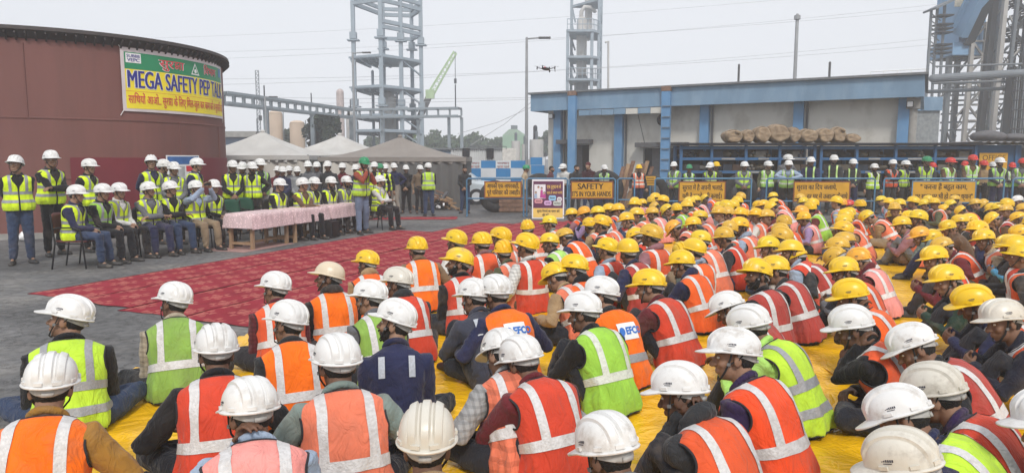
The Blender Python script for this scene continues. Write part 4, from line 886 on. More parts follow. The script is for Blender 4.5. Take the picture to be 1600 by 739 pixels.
for pxs, lb in (((1061, 1108, 1161, 1213, 1267), 'blue steel rack with dark shelves nearer the shed columns'), ((1277, 1332, 1392, 1453, 1515), 'blue steel rack with dark shelves ending at the office cabin')):
    X, Y = rack(pxs, lb)
    for i in range(len(X) - 1):
        for z in (0.385, 1.315, 1.765):
            for k in range(3):
                kind = rnd_s.random(); x = X[i] + 0.15 + (X[i + 1] - X[i] - 0.3) * (k + 0.5) / 3; col = rnd_s.choice([(0.06, 0.035, 0.025), (0.03, 0.03, 0.033), (0.10, 0.085, 0.065), (0.02, 0.03, 0.05), (0.14, 0.13, 0.115)])  # stock colours darkened to stand in for shade under the rack roof
                if kind < 0.45: q = MB().box((0, 0, 0.10), (0.34, 0.5, 0.2)).box((0, 0, 0.207), (0.30, 0.46, 0.012)); nm = 'carton'
                elif kind < 0.75: q = MB().tube([(-0.15, -0.25, 0.06), (-0.15, 0.3, 0.06)], 0.06, 10).tube([(0.0, -0.22, 0.06), (0.0, 0.3, 0.06)], 0.06, 10).tube([(-0.07, -0.24, 0.165), (-0.07, 0.3, 0.165)], 0.06, 10); nm = 'pipe_bundle'
                else: q = MB().ell((0, 0, 0.1), (0.19, 0.26, 0.11)); q.v = [p * (1 + 0.22 * noise.noise(p * 8 + Vector((NSTK, 0, 0)))) for p in q.v]; nm = 'cloth_bundle'
                o = q.build(nm, M_STOCK, None, kind >= 0.45, 40); o.location = (x, Y + 0.34, z + 0.012); o.rotation_euler = (0, 0, rnd_s.uniform(-0.2, 0.2)); o.color = (*col, 1); NSTK += 1
                tag(o, {'carton': 'closed box lying on a dark rack shelf', 'pipe_bundle': 'small bundle of pipes on a dark rack shelf', 'cloth_bundle': 'lumpy cloth bundle on a dark rack shelf'}[nm], {'carton': 'box', 'pipe_bundle': 'pipes', 'cloth_bundle': 'bundle'}[nm], 'stock on the rack shelves: ' + nm.replace('_', ' '))
M_JUTE = worn('hessian', (0.31, 0.23, 0.155), 0.95, 0.3, 6, 0.6, 50, dirt=(0.13, 0.085, 0.055), dirt_amt=0.55, dirt_scale=5)
for k, (px, w_px, h_px, lb) in enumerate(((1138, 27, 20, 'first hessian bale, low and creased, at the rack end'), (1160, 19, 20, 'second hessian bale, nearly round, second from the rack end'), (1182, 24, 25, 'hessian bale with a peaked fold, third from the rack end'), (1207, 33, 28, 'largest hessian bale with a dark split across it'), (1230, 19, 24, 'narrow upright hessian bale beside the largest one'), (1252, 28, 21, 'low hessian bale before the blue column'), (1277, 24, 22, 'hessian bale with a knot, past the blue column'), (1298, 20, 24, 'hessian bale with a round pale end'), (1319, 24, 14, 'flattest hessian bale at the far end of the stack'))):
    Y = 24.5; s = Y / FPX; q = MB().ell((0, 0, 0), (w_px * s * 0.53, 0.62, h_px * s * 0.53), None, 40, 28); off = Vector((k * 7, 0, 0))
    def sq(p): return p * (1 + 0.09 * noise.noise(p * 3.0 + off) + 0.06 * (0.35 - abs(noise.noise(Vector((p.x * 3, p.y * 9, p.z * 9)) + off * 2))) + 0.03 * math.sin(5 * math.atan2(p.z, p.x) + k))
    q.v = [sq(Vector((p.x, math.copysign(min(abs(p.y), 0.38), p.y), p.z))) for p in q.v]
    t = thing('hessian_bale', lb, 'bale', ((px - 800) * s * 1.0055, Y, 2.265 + h_px * s / 2), 0, 'hessian bales on the rack roof'); q.build('sacking', M_JUTE, t, True)
    MB().tube([Vector((w_px * s / 2 * 0.98 * math.cos(a), -0.24, h_px * s / 2 * 0.98 * math.sin(a))) for a in np.linspace(0, 2 * PI, 22)], 0.010, 5).build('rope', worn('jute_rope', (0.17, 0.12, 0.07), 0.95), t)
    if k in (0, 7): rr = w_px * s / 2; MB().ell((rr * 0.3, -0.40, h_px * s * 0.30), (0.09, 0.06, 0.06), Matrix.Rotation(0.5, 3, 'Y')).build('knot', M_JUTE, t, True)
# office cabin past the racks
cab = thing('site_cabin', 'dark blue site cabin with corrugated roof behind the red helmets', 'cabin', (at(1518, 248, 24.6).x, 24.6, 0)); M_CABB = worn('cabin_blue', (0.02, 0.085, 0.19), 0.6, 0.15, 2)
MB().box((0.85, 0.9, 1.1), (1.7, 1.8, 2.2)).build('wall', M_CABB, cab); MB().box((3.2, 0.95, 1.05), (2.98, 1.7, 2.1)).build('wall', worn('cabin_grey', (0.07, 0.072, 0.075), 0.7, 0.2, 3), cab); MB().box((1.5, -0.03, 1.1), (0.07, 0.05, 2.2)).build('corner_post', M_RACK, cab)
rows = [[Vector((-0.1 + 5.2 * i / 130, y, 2.30 + 0.05 * (y < 0) * 0 + 0.028 * math.sin(i * 0.9))) for i in range(131)] for y in (-0.45, 2.2)]
link('corrugated_roof', baked(MB().grid(rows), [('SOLIDIFY', dict(thickness=0.012))], 'corrugated_roof', worn('asbestos_sheet', (0.17, 0.17, 0.18), 0.9, 0.25, 3)), cab)
of = thing('office_sign', 'yellow OFFICE sign on the dark blue cabin', 'sign', (at(1531, 251, 24.5).x, 24.54, 0)); sgw = 44 * 24.5 / FPX
MB().box((sgw / 2, 0, 1.62), (sgw, 0.02, 0.62)).build('board', M_SIGN, of); V, F, xx = lettering('OFFICE', 0.26, 0.008); MB().add([Vector((sgw * 0.10 + (p.x) * sgw * 0.82 / xx, -0.013, 1.68 + p.y)) for p in V], F).build('lettering', M_INKK, of)
for px, h_ in ((1545, 0.16), (1588, 0.10)):
    q = MB().ell((0, 0, 0), (0.6, 0.5, h_ + 0.06)); q.v = [p * (1 + 0.15 * noise.noise(p * 3)) for p in q.v]; o = q.build('tarpaulin_heap', worn('old_tarpaulin', (0.12, 0.12, 0.13), 0.9, 0.3, 4), None, True); o.location = (at(px, 218, 25.2).x, 25.2, 2.38 + h_ * 0.8); tag(o, 'folded grey tarpaulin on the cabin roof %s' % ('next to the rack end' if px < 1560 else 'near the photo edge'), 'tarpaulin', 'tarpaulins on the cabin roof')
# scrap timber and tyres beside the doors
tyre_m = worn('old_rubber', (0.03, 0.03, 0.032), 0.85, 0.3, 9, 0.3, 60, dirt=(0.14, 0.13, 0.12), dirt_amt=0.5)
def tyre(x, y, r, lab, rz=0.0):
    t = thing('tyre', lab, 'tyre', (x, y, 0), rz, 'large tyres behind the barricade'); mb = MB(); rings = []
    for k in range(36):
        a = 2 * PI * k / 36; rings.append([Vector(((r - 0.16 + 0.16 * math.cos(b)) * math.cos(a), 0.13 * math.sin(b), r + (r - 0.16 + 0.16 * math.cos(b)) * math.sin(a))) for b in np.linspace(0, 2 * PI, 13)[:-1]])
    rings.append(rings[0]); mb.loft(rings, False).build('rubber', tyre_m, t, True)
    MB().tube([(0, -0.09, r), (0, 0.09, r)], r - 0.30, 20, False).build('rim', M_GREYC, t, True)
tyre(-0.55, 23.1, 0.52, 'large tyre lying upright behind the first barricade', 0.2); tyre(0.95, 24.6, 0.62, 'tyre half hidden by the family poster', -0.1); tyre(3.15, 24.2, 0.68, 'big tyre behind the end of the SAFETY board', 0.15); tyre(4.75, 24.3, 0.60, 'tyre behind the narrow sign near the doorway', -0.2); tyre(7.7, 24.0, 0.62, 'tyre standing against the rack foot', 0.1)
pl = thing('plank_stack', 'stack of old brown planks leaning beside the doorway', 'planks', (4.05, 25.2, 0))
for k in range(7): MB().beam((-0.5 + k * 0.16, -0.1 + 0.03 * k, 0.0), (-0.05 + k * 0.17, 0.35, 1.45 + 0.1 * (k % 3)), 0.16, 0.045).build('plank', M_WOOD if k % 2 else M_RUST, pl)
ss = thing('small_sign', 'small orange notice board standing near the dark doorway', 'sign', (at(1016, 290, 23.9).x, 23.9, 0)); MB().box((0, 0, 1.0), (0.34, 0.02, 0.30)).build('board', M_SIGN, ss); MB().tube([(0, 0.02, 0), (0, 0.02, 1.0)], 0.02, 6).build('post', M_BLUE, ss)
for r_ in range(3): MB().box((0, -0.012, 0.92 + 0.08 * r_), (0.26, 0.006, 0.022)).build('print_line', M_INKK, ss)
crt = thing('crate', 'brown wooden crate behind the first barricade', 'crate', (0.05, 23.3, 0))
for k in range(4): MB().box((0, -0.28, 0.10 + 0.135 * k), (0.95, 0.03, 0.12)).build('slat', M_RUST, crt)
MB().box((0, 0, 0.28), (0.92, 0.52, 0.54)).build('core', M_WOOD, crt)
drm = thing('drum', 'dark steel drum between tyre and crate', 'drum', (-0.62 + 0.1, 23.75, 0)); MB().cyl((0, 0, 0), 0.24, 0.72, 20).build('barrel', M_GREYC, drm, True, 30)
for z in (0.24, 0.48): MB().loft([[Vector((r_ * math.cos(a), r_ * math.sin(a), z + dz)) for a in np.linspace(0, 2 * PI, 21)[:-1]] for r_, dz in ((0.24, -0.02), (0.255, 0), (0.24, 0.02))], False).build('hoop', M_GREYC, drm)

# ---- pagoda tents
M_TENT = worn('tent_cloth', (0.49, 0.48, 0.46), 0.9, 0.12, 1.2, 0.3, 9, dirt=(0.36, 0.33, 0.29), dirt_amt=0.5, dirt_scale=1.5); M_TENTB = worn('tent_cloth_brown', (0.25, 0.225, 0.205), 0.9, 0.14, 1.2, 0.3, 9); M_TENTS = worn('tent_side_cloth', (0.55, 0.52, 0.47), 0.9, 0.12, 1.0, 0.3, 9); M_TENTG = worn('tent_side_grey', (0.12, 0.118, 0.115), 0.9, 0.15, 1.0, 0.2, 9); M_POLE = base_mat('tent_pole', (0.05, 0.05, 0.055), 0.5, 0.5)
def tent(cx, cy, hw, hd, ze, zp, label, mroof, msides, rz=0.0, openf=False):
    t = thing('pagoda_tent', label, 'tent', (cx, cy, 0), rz, 'pagoda tents in a row'); mb = MB(); rows = []; NP = 64
    for i in range(15):
        u = i / 14; k = (1 - u); row = []
        for j in range(NP + 1):
            a = 2 * PI * j / NP; c_, s_ = math.cos(a), math.sin(a); m = max(abs(c_), abs(s_)); bx, by = hw * c_ / m, hd * s_ / m
            sag = 0.05 * math.sin(PI * u) * abs(math.sin(2 * a)) ** 0.5; rr = k ** 1.0; h_ = ze + (zp - ze) * (u ** 1.75) + sag * (zp - ze)
            fold = 0.012 * math.sin(a * 16) * u * (1 - u) * 4
            row.append(Vector((bx * (rr * 0.985 + 0.015), by * (rr * 0.985 + 0.015), h_ + fold)))
        rows.append(row)
    mb.grid(rows).build('canopy', mroof, t, True)
    v = MB()
    for j in range(NP):
        a, b = [2 * PI * (j + d) / NP for d in (0, 1)]; q = []
        for an in (a, b): m = max(abs(math.cos(an)), abs(math.sin(an))); q.append(Vector((hw * 1.004 * math.cos(an) / m, hd * 1.004 * math.sin(an) / m, 0)))
        v.add([q[0] + Vector((0, 0, ze + 0.01)), q[1] + Vector((0, 0, ze + 0.01)), q[1] + Vector((0, 0, ze - 0.24)), q[0] + Vector((0, 0, ze - 0.15))], [(0, 1, 2, 3)])
        v.add([(q[0] + q[1]) / 2 + (q[0] - q[1]) * 0.5 + Vector((0, 0, ze - 0.148)), (q[0] + q[1]) / 2 - (q[0] - q[1]) * 0.5 + Vector((0, 0, ze - 0.148)), (q[0] + q[1]) / 2 + Vector((0, 0, ze - 0.20))], [(0, 1, 2)])
    v.build('valance', mroof, t)
    for sx in (-1, 1):
        for sy in (-1, 1): MB().tube([(sx * (hw - 0.05), sy * (hd - 0.05), 0), (sx * (hw - 0.05), sy * (hd - 0.05), ze)], 0.035, 8).build('pole', M_POLE, t)
    for nm, p, q, m in (('side_wall', (-hw + 0.08, -hd + 0.06), (hw - 0.08, -hd + 0.06), msides[0]), ('side_wall', (hw - 0.06, -hd + 0.08), (hw - 0.06, hd - 0.08), msides[1]), ('side_wall', (-hw + 0.06, -hd + 0.08), (-hw + 0.06, hd - 0.08), msides[1]), ('side_wall', (-hw + 0.08, hd - 0.06), (hw - 0.08, hd - 0.06), msides[1])):
        if m is None: continue
        p = Vector((*p, 0)); q = Vector((*q, 0)); nn = (q - p).normalized().cross(Vector((0, 0, 1))); rows = []
        for z in np.linspace(0.02, ze - 0.1, 6): rows.append([p + (q - p) * i / 60 + nn * (0.035 * math.sin(i * 0.8) + 0.02 * math.sin(i * 0.33 + z)) + Vector((0, 0, z)) for i in range(61)])
        MB().grid(rows).build(nm, m, t, True)
    MB().ell((0, 0, zp + 0.02), (0.09, 0.09, 0.07)).build('finial', mroof, t, True)
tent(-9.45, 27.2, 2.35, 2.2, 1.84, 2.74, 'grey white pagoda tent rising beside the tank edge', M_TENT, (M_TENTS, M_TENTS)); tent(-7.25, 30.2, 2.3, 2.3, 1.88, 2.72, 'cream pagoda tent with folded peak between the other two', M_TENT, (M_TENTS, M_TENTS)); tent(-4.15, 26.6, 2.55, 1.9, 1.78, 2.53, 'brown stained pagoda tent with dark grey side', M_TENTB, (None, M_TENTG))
tl = thing('tent_curtain', 'pale curtain hung across the front of the brown tent', 'curtain', (-4.15, 24.72, 0))
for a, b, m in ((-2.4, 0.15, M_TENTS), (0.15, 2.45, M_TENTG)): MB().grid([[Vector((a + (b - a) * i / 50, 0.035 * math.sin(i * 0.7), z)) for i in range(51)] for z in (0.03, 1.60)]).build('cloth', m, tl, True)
hp_ = thing('rubbish_heap', 'heap of dark scrap and white bags by the grey tent side', 'heap', (-2.45, 24.1, 0)); rs = random.Random(3)
for k in range(46):
    p = Vector((rs.gauss(0, 0.42), rs.gauss(0, 0.16), 0)); p.z = max(0.03, 0.55 * math.exp(-(p.x / 0.5) ** 2) * rs.uniform(0.2, 1.1)); d = Vector((rs.gauss(0, 1), rs.gauss(0, 1), rs.gauss(0, 0.5))).normalized() * rs.uniform(0.08, 0.26); (MB().beam(p - d, p + d, rs.uniform(0.04, 0.14), rs.uniform(0.02, 0.08))).build('scrap_piece', [M_RUST, M_GREYC, M_WOOD][k % 3] if k % 9 else M_WHT, hp_)
trk = thing('parked_jeep', 'vehicle with white roof and yellow patch parked beside the tents', 'vehicle', (-5.75, 27.0, 0), 0.1)
MB().box((0, 0, 0.75), (1.7, 3.4, 0.7)).build('body', worn('jeep_dark', (0.06, 0.065, 0.07), 0.5), trk); MB().box((0, -0.2, 1.4), (1.5, 2.0, 0.6)).build('cabin', M_DARK, trk); MB().box((0, -0.2, 1.73), (1.56, 2.1, 0.07)).build('roof', M_WHT, trk); MB().box((0.45, -1.72, 0.9), (0.4, 0.04, 0.3)).build('panel', M_SIGN, trk)
for sx in (-1, 1):
    for sy in (-1, 1): MB().tube([(sx * 0.82 - 0.09, sy * 1.05, 0.33), (sx * 0.82 + 0.09, sy * 1.05, 0.33)], 0.33, 20, False).build('wheel', tyre_m, trk, True)

# ---- hoarding, car, lamp post, corrugated shed
M_HB, M_HWh = worn('hoarding_blue', (0.03, 0.19, 0.42), 0.6, 0.1, 2), worn('hoarding_white', (0.58, 0.60, 0.62), 0.6, 0.1, 2)
hrd = thing('hoarding', 'low blue and white chequered hoarding behind the parked car', 'hoarding', (0, 29.5, 0)); s = 29.5 / FPX * 1.005
def hz(y): return CAM_H + (248 - y) / FPX * 29.5
xs_ = [730, 752, 775, 798, 821]
for r_, (ya, yb) in enumerate(((251, 263), (263, 277), (277, 300))):
    for i in range(4):
        blue = (i + r_) % 2 == 1; a, b = (xs_[i] - 800) * s, (xs_[i + 1] - 800) * s
        pn = MB().box(((a + b) / 2, 0, (hz(ya) + hz(yb)) / 2), (b - a - 0.012, 0.05, hz(ya) - hz(yb) - 0.012)).build('panel', M_HB if blue else M_HWh, hrd)
        if r_ == 0 and not blue:
            for tz, sx in ((hz(257), 'सावधान'), (hz(262.5), 'सुरक्षा पहले')):
                V, F, xx = lettering(sx, 1, 0.02); MB().add([Vector((a + 0.06 + p.x * (b - a - 0.12) / xx, -0.028, tz + p.y * 0.14)) for p in V], F).build('lettering', M_INKR, pn)
MB().box(((xs_[0] + xs_[-1]) / 2 * s - 800 * s, 0.06, hz(300) / 2 + 0.3), ((xs_[-1] - xs_[0]) * s, 0.04, hz(300) + 0.6)).build('base_sheet', M_GREYC, hrd)
h2 = thing('hoarding', 'short two row blue hoarding against the shed corner', 'hoarding', (0, 29.0, 0))
for ya, yb, xa, xb in ((246, 258, 828, 846), (258, 272, 829, 849)): MB().box((((xa + xb) / 2 - 800) * s, 0, (hz(ya) + hz(yb)) / 2), ((xb - xa) * s, 0.05, hz(ya) - hz(yb) - 0.012)).build('panel', M_HB, h2)
MB().box((848 * s - 800 * s, 0.03, hz(252)), (0.12, 0.05, 0.34)).build('edge_strip', M_HWh, h2); MB().box(((839 - 800) * s, 0.05, hz(272) / 2), (0.08, 0.06, hz(272))).build('post', M_BLUE, h2)
def car(x, y, rz, label):
    t = thing('parked_car', label, 'car', (x, y, 0), rz); pm = worn('car_paint', (0.50, 0.56, 0.60), 0.3, 0.05, 3, spec=0.6); gl = base_mat('car_glass', (0.03, 0.04, 0.045), 0.08)
    def sec(xx, hw_, zb, zt, r_): return [Vector((xx, y_, z_)) for y_, z_ in ((-hw_, zb), (-hw_, zt - r_), (-hw_ + r_, zt), (hw_ - r_, zt), (hw_, zt - r_), (hw_, zb))]
    MB().loft([sec(-1.9, 0.70, 0.35, 0.70, 0.1), sec(-1.8, 0.78, 0.25, 0.88, 0.12), sec(-1.0, 0.82, 0.22, 0.92, 0.10), sec(0.9, 0.82, 0.22, 0.92, 0.1), sec(1.75, 0.78, 0.25, 0.84, 0.12), sec(1.95, 0.70, 0.32, 0.66, 0.1)]).build('body', pm, t, True, 35)
    MB().loft([sec(-1.35, 0.70, 0.90, 1.0, 0.05), sec(-0.95, 0.66, 0.90, 1.42, 0.10), sec(0.55, 0.66, 0.90, 1.45, 0.10), sec(1.20, 0.70, 0.90, 0.98, 0.05)]).build('cabin', pm, t, True, 35)
    for sy in (-1, 1):
        MB().add([(-0.95, sy * 0.715, 0.95), (0.05, sy * 0.715, 0.95), (0.05, sy * 0.675, 1.33), (-0.75, sy * 0.675, 1.33)], [(0, 1, 2, 3)]).build('window', gl, t); MB().add([(0.12, sy * 0.715, 0.95), (0.98, sy * 0.715, 0.95), (0.60, sy * 0.675, 1.33), (0.12, sy * 0.675, 1.33)], [(0, 1, 2, 3)]).build('window', gl, t)
        for xx in (-1.2, 1.2):
            w2 = MB().tube([(xx, sy * 0.66, 0.30), (xx, sy * 0.84, 0.30)], 0.30, 22, False).build('wheel', tyre_m, t, True, 40); MB().tube([(xx, sy * 0.80, 0.30), (xx, sy * 0.852, 0.30)], 0.18, 16, False).build('rim', M_HWh, w2, True, 40)
        MB().ell((1.86, sy * 0.58, 0.66), (0.10, 0.14, 0.08)).build('headlight', M_WHT, t, True)
    MB().add([(1.17, -0.62, 1.0), (1.17, 0.62, 1.0), (0.62, 0.58, 1.40), (0.62, -0.58, 1.40)], [(0, 1, 2, 3)]).build('windscreen', gl, t); MB().box((1.94, 0, 0.45), (0.06, 1.2, 0.14)).build('bumper', M_GREYC, t)
car(-2.55, 27.8, 0.0, 'pale silver hatchback parked behind the first barricade')
M_CORR = worn('white_corrugated', (0.60, 0.61, 0.61), 0.6, 0.1, 1.5)
cs = thing('corrugated_shed', 'low white corrugated shed beyond the hoarding', 'building', (0, 36, 0)); sc36 = 36 / FPX
def c36(px, py): return Vector(((px - 800) * sc36, 0, CAM_H + (248 - py) * sc36))
rows = []
for z in (0, c36(0, 233).z): rows.append([Vector((c36(705, 0).x + (c36(785, 0).x - c36(705, 0).x) * i / 160, 0.05 * math.sin(i * 1.05), z)) for i in range(161)])
MB().grid(rows).build('corrugated_wall', M_CORR, cs, True); MB().box(((c36(785, 0).x + c36(806, 0).x) / 2, 0.8, c36(0, 232).z / 2), (c36(806, 0).x - c36(785, 0).x, 1.6, c36(0, 232).z)).build('end_wall', worn('pale_panel', (0.62, 0.60, 0.56), 0.7), cs)
MB().box(((c36(705, 0).x + c36(785, 0).x) / 2, 1.2, c36(0, 232.6).z), (c36(785, 0).x - c36(705, 0).x, 2.6, 0.06)).build('roof', M_ROOFM, cs)
for px in (729, 766): MB().box(((px - 800) * sc36, -0.07, 2.0), (0.36, 0.1, 0.5)).build('window', M_DARK, cs)
rl = MB()
for i in range(9): rl.tube([c36(735 + i * 7, 233), c36(735 + i * 7, 229.5)], 0.018, 5)
rl.tube([c36(735, 229.5), c36(791, 229.5)], 0.018, 5).build('roof_rail', M_ROOFM, cs)
bs = thing('grey_shed', 'low blue grey shed roof between the brown tent and the corrugated shed', 'building', (-4.1, 40, 0)); MB().box((0, 0, 1.1), (3.0, 2, 2.2)).build('wall', worn('blue_grey_wall', (0.22, 0.28, 0.36), 0.8), bs); MB().box((0, 0, 2.26), (3.3, 2.3, 0.1)).build('roof', M_ROOFM, bs)
M_GALV = worn('galvanised', (0.30, 0.31, 0.32), 0.5, 0.15, 4, metal=0.3)
def lamp_post(px, py, Y, label, arm=0.55, sgn=1):
    p = at(px, py, Y); t = thing('street_lamp', label, 'street lamp', (p.x, Y, 0), 0, 'street lamps'); MB().tube([(0, 0, 0), (0, 0, p.z)], [0.085, 0.05], 10).build('pole', M_GALV, t, True); MB().tube([(0, 0, p.z - 0.03), (sgn * arm, 0, p.z + 0.02)], 0.03, 8).build('arm', M_GALV, t, True); MB().box((sgn * (arm + 0.2), 0, p.z + 0.01), (0.5, 0.18, 0.07)).build('lamp_head', M_GREYC, t); MB().box((0, 0, 0.15), (0.3, 0.3, 0.3)).build('base', M_CONC, t)
lamp_post(823, 60, 30.5, 'tall street lamp in front of the shed corner'); lamp_post(551, 83, 42, 'slender street lamp before the blue steel frame', 0.6)
lamp_post(414, 152, 44, 'thin mast post behind the pipe bridge column', 0.3)

# ---- drone
drn = thing('drone', 'small dark drone hovering in front of the sky', 'drone', at(853, 108, 14), 0.35); drn.scale = (0.82, 0.82, 0.82); drn.rotation_euler = (R(3), R(2), 0.4); M_DR = base_mat('drone_plastic', (0.025, 0.025, 0.03), 0.45)
MB().ell((0, 0, 0), (0.115, 0.045, 0.035)).build('body', M_DR, drn, True); MB().ell((0.10, 0, -0.045), (0.022, 0.022, 0.022)).build('camera', M_DR, drn, True); MB().ell((-0.03, 0.0, 0.036), (0.03, 0.02, 0.012)).build('light', M_INKR, drn, True)
for sx in (-1, 1):
    for sy in (-1, 1):
        q = Vector((sx * 0.16, sy * 0.15, 0.02 if sx < 0 else 0.03)); a = MB().tube([(sx * 0.06, sy * 0.03, 0.0), q], 0.009, 6).tube([q + Vector((0, 0, -0.03)), q + Vector((0, 0, 0.025))], 0.014, 8).build('arm', M_DR, drn, True); MB().beam(q + Vector((-0.09, 0.03 * sx, 0.03)), q + Vector((0.09, -0.03 * sx, 0.032)), 0.014, 0.003).build('propeller', M_DR, a)
        if sx > 0: MB().tube([q, q + Vector((0.01, 0, -0.09))], 0.007, 6).build('landing_leg', M_DR, drn)

# ---- far plant: all of it beyond the yard
M_STB = worn('blue_grey_steel', (0.30, 0.36, 0.41), 0.6, 0.12, 1.0); M_STG = worn('grey_steel', (0.16, 0.18, 0.20), 0.6, 0.15, 1.0); M_STD = worn('dark_steel', (0.035, 0.04, 0.048), 0.7, 0.2, 1.0); M_STW = worn('pale_steel', (0.38, 0.365, 0.345), 0.7, 0.15, 1.0); M_CLADB = worn('blue_cladding', (0.19, 0.34, 0.52), 0.6, 0.1, 1.0); M_VESSEL = worn('vessel_lagging', (0.52, 0.51, 0.49), 0.55, 0.2, 1.5, stretch=(1, 1, 0.3), dirt=(0.30, 0.22, 0.16), dirt_amt=0.5); M_BEIGE = worn('beige_tank', (0.60, 0.47, 0.36), 0.6, 0.1, 1)  # blue grey tower steel is lightened: part of the haze fade is in its colour
Y1 = 70.0; S1 = Y1 / FPX
def W1(px, py, dy=0.0): return Vector(((px - 800) * S1, Y1 + dy, CAM_H + (248 - py) * S1))
fr = thing('steel_frame_tower', 'tall open blue grey steel frame tower behind the tents', 'tower', (W1(605, 0).x, Y1, 0)); OFF = Matrix.Translation((-W1(605, 0).x, -Y1, 0))
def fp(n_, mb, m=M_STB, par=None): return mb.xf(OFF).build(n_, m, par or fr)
cols_ = [(558, 0), (588, 5.5), (604, -1.5), (629, 0.5), (634, 6), (655, 3)]
for px, dy in cols_:
    fp('column', MB().beam(W1(px, 250, dy) * 1 - Vector((0, 0, CAM_H)), W1(px, -40, dy), 0.36, 0.36))
    for py in (62, 162): fp('splice', MB().beam(W1(px, py + 5, dy), W1(px, py - 5, dy), 0.62, 0.62)); fp('splice', MB().box(W1(px, py + 12 - 5, dy), (1.1, 0.8, 0.12)))
def ring(py, pts, w_=0.28, h_=0.35):
    for (a, da), (b, db) in zip(pts, pts[1:] + pts[:1]): fp('beam', MB().beam(W1(a, py, da), W1(b, py, db), w_, h_))
full = [(558, 0), (604, -1.5), (629, 0.5), (655, 3), (634, 6), (588, 5.5)]
for py in (5, 14): ring(py, [full[0], full[5], full[4], full[3], full[2], full[1]] if py == 14 else full)
ring(52, [(604, -1.5), (629, 0.5), (655, 3), (634, 6), (588, 5.5)]); ring(44, [(604, -1.5), (629, 0.5), (655, 3)])
for py in (95, 140, 183, 206):
    ring(py, full, 0.25, 0.32); q = [W1(550, py - 1, 0), W1(604, py, -1.8), W1(632, py, 0.2), W1(657, py, 3), W1(634, py, 6), W1(586, py, 5.8)]
    fp('platform', MB().loft([[p + Vector((0, 0, -0.12)) for p in q], [p + Vector((0, 0, 0.05)) for p in q]]))
    for px in (560, 571, 582, 593): fp('joist', MB().beam(W1(px, py + 3, -0.2), W1(px + 8, py + 3, 5), 0.2, 0.3))
    fp('brace', MB().beam(W1(558, py + 12, 0), W1(553, py + 2, 0), 0.15)); fp('brace', MB().beam(W1(588, py + 14, 5.5), W1(578, py + 3, 5.5), 0.15)); fp('brace', MB().beam(W1(655, py + 22, 3), W1(629, py + 2, 0.5), 0.14))
for px, y0, y1, r_ in ((577, 230, 110, 0.14), (600, 230, 155, 0.9), (615, 230, 145, 0.14), (540, 225, 180, 0.45), (543, 225, 192, 0.6)): fp('pipe', MB().tube([W1(px, y0, 3), W1(px, y1, 3)], r_, 12), M_VESSEL if r_ > 0.3 else M_STB)
fp('stack_pipe', MB().tube([W1(543, 215, -2), W1(543, 150, -2)], [0.35, 0.35], 10), worn('banded_stack', (0.5, 0.42, 0.40), 0.7))
# pipe bridge, joining the tank side to the frame
S2 = 46 / FPX
def W2(px, py, Y): return Vector(((px - 800) * Y / FPX, Y, CAM_H + (248 - py) * Y / FPX))
M_PBR = worn('haze_paled_bridge_grey', (0.25, 0.29, 0.32), 0.6, 0.12, 1.0)  # bridge grey lightened to carry some of the distance haze
pb = thing('pipe_bridge', 'long grey blue pipe bridge on columns crossing behind the tents', 'pipe bridge')
A_, B_, C_ = W2(340, 152, 44), W2(548, 178, 60), W2(722, 169, 58)
A_.z = B_.z = C_.z = 5.72
path = [(A_, B_), (B_, C_)]
for p, q in path:
    d = (q - p).normalized(); nn = d.cross(Vector((0, 0, 1)))
    for o_ in (0, 1.0):
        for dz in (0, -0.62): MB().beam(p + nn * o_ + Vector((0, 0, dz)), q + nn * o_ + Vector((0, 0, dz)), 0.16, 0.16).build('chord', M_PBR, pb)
    n_ = max(4, int((q - p).length / 0.95))
    for k in range(n_ + 1):
        c_ = p.lerp(q, k / n_)
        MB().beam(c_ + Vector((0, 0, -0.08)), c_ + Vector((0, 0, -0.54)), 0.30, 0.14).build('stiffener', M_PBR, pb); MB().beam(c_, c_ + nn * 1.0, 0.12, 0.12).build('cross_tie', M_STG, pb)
def bridge_k(px):
    t = (px - 800) / FPX; return (t * A_.y - A_.x) / ((B_.x - A_.x) - t * (B_.y - A_.y))
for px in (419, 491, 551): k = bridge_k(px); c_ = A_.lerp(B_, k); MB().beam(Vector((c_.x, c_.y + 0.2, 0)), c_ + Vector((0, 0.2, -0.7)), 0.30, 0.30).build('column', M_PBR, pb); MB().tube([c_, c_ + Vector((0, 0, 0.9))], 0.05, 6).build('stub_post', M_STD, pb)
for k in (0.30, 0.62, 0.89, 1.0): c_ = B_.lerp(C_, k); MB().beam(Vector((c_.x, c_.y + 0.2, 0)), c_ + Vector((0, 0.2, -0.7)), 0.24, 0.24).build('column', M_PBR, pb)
c_ = B_.lerp(C_, 0.95); MB().tube([c_, c_ + Vector((0, 0, 1.9))], 0.05, 6).build('stub_post', M_STD, pb)
# beige tanks, tree, low building, mast
for px, top, wd, Y, lb in ((435, 175, 21, 60, 'taller beige upright tank behind the white tent'), (468, 190, 23, 60, 'shorter beige upright tank beside the dark tree')):
    p = W2(px, top, Y); t = thing('silo', lb, 'tank', (p.x, Y, 0), 0, 'beige upright tanks'); r_ = wd * Y / FPX / 2; MB().cyl((0, 0, 0), r_, p.z - 0.25, 32).build('shell', M_BEIGE, t, True, 30); MB().loft([[Vector((rr * math.cos(a), rr * math.sin(a), p.z - 0.25 + dz)) for a in np.linspace(0, 2 * PI, 33)[:-1]] for rr, dz in ((r_, 0), (r_ * 0.85, 0.16), (r_ * 0.4, 0.26), (0.02, 0.28))]).build('dome', M_BEIGE, t, True)
    MB().tube([(r_ + 0.08, 0, 0), (r_ + 0.08, 0, p.z)], 0.04, 6).build('ladder', M_STG, t)
lbld = thing('concrete_building', 'low concrete building with dark window band past the tank edge', 'building', (W2(378, 0, 52).x, 52, 0))
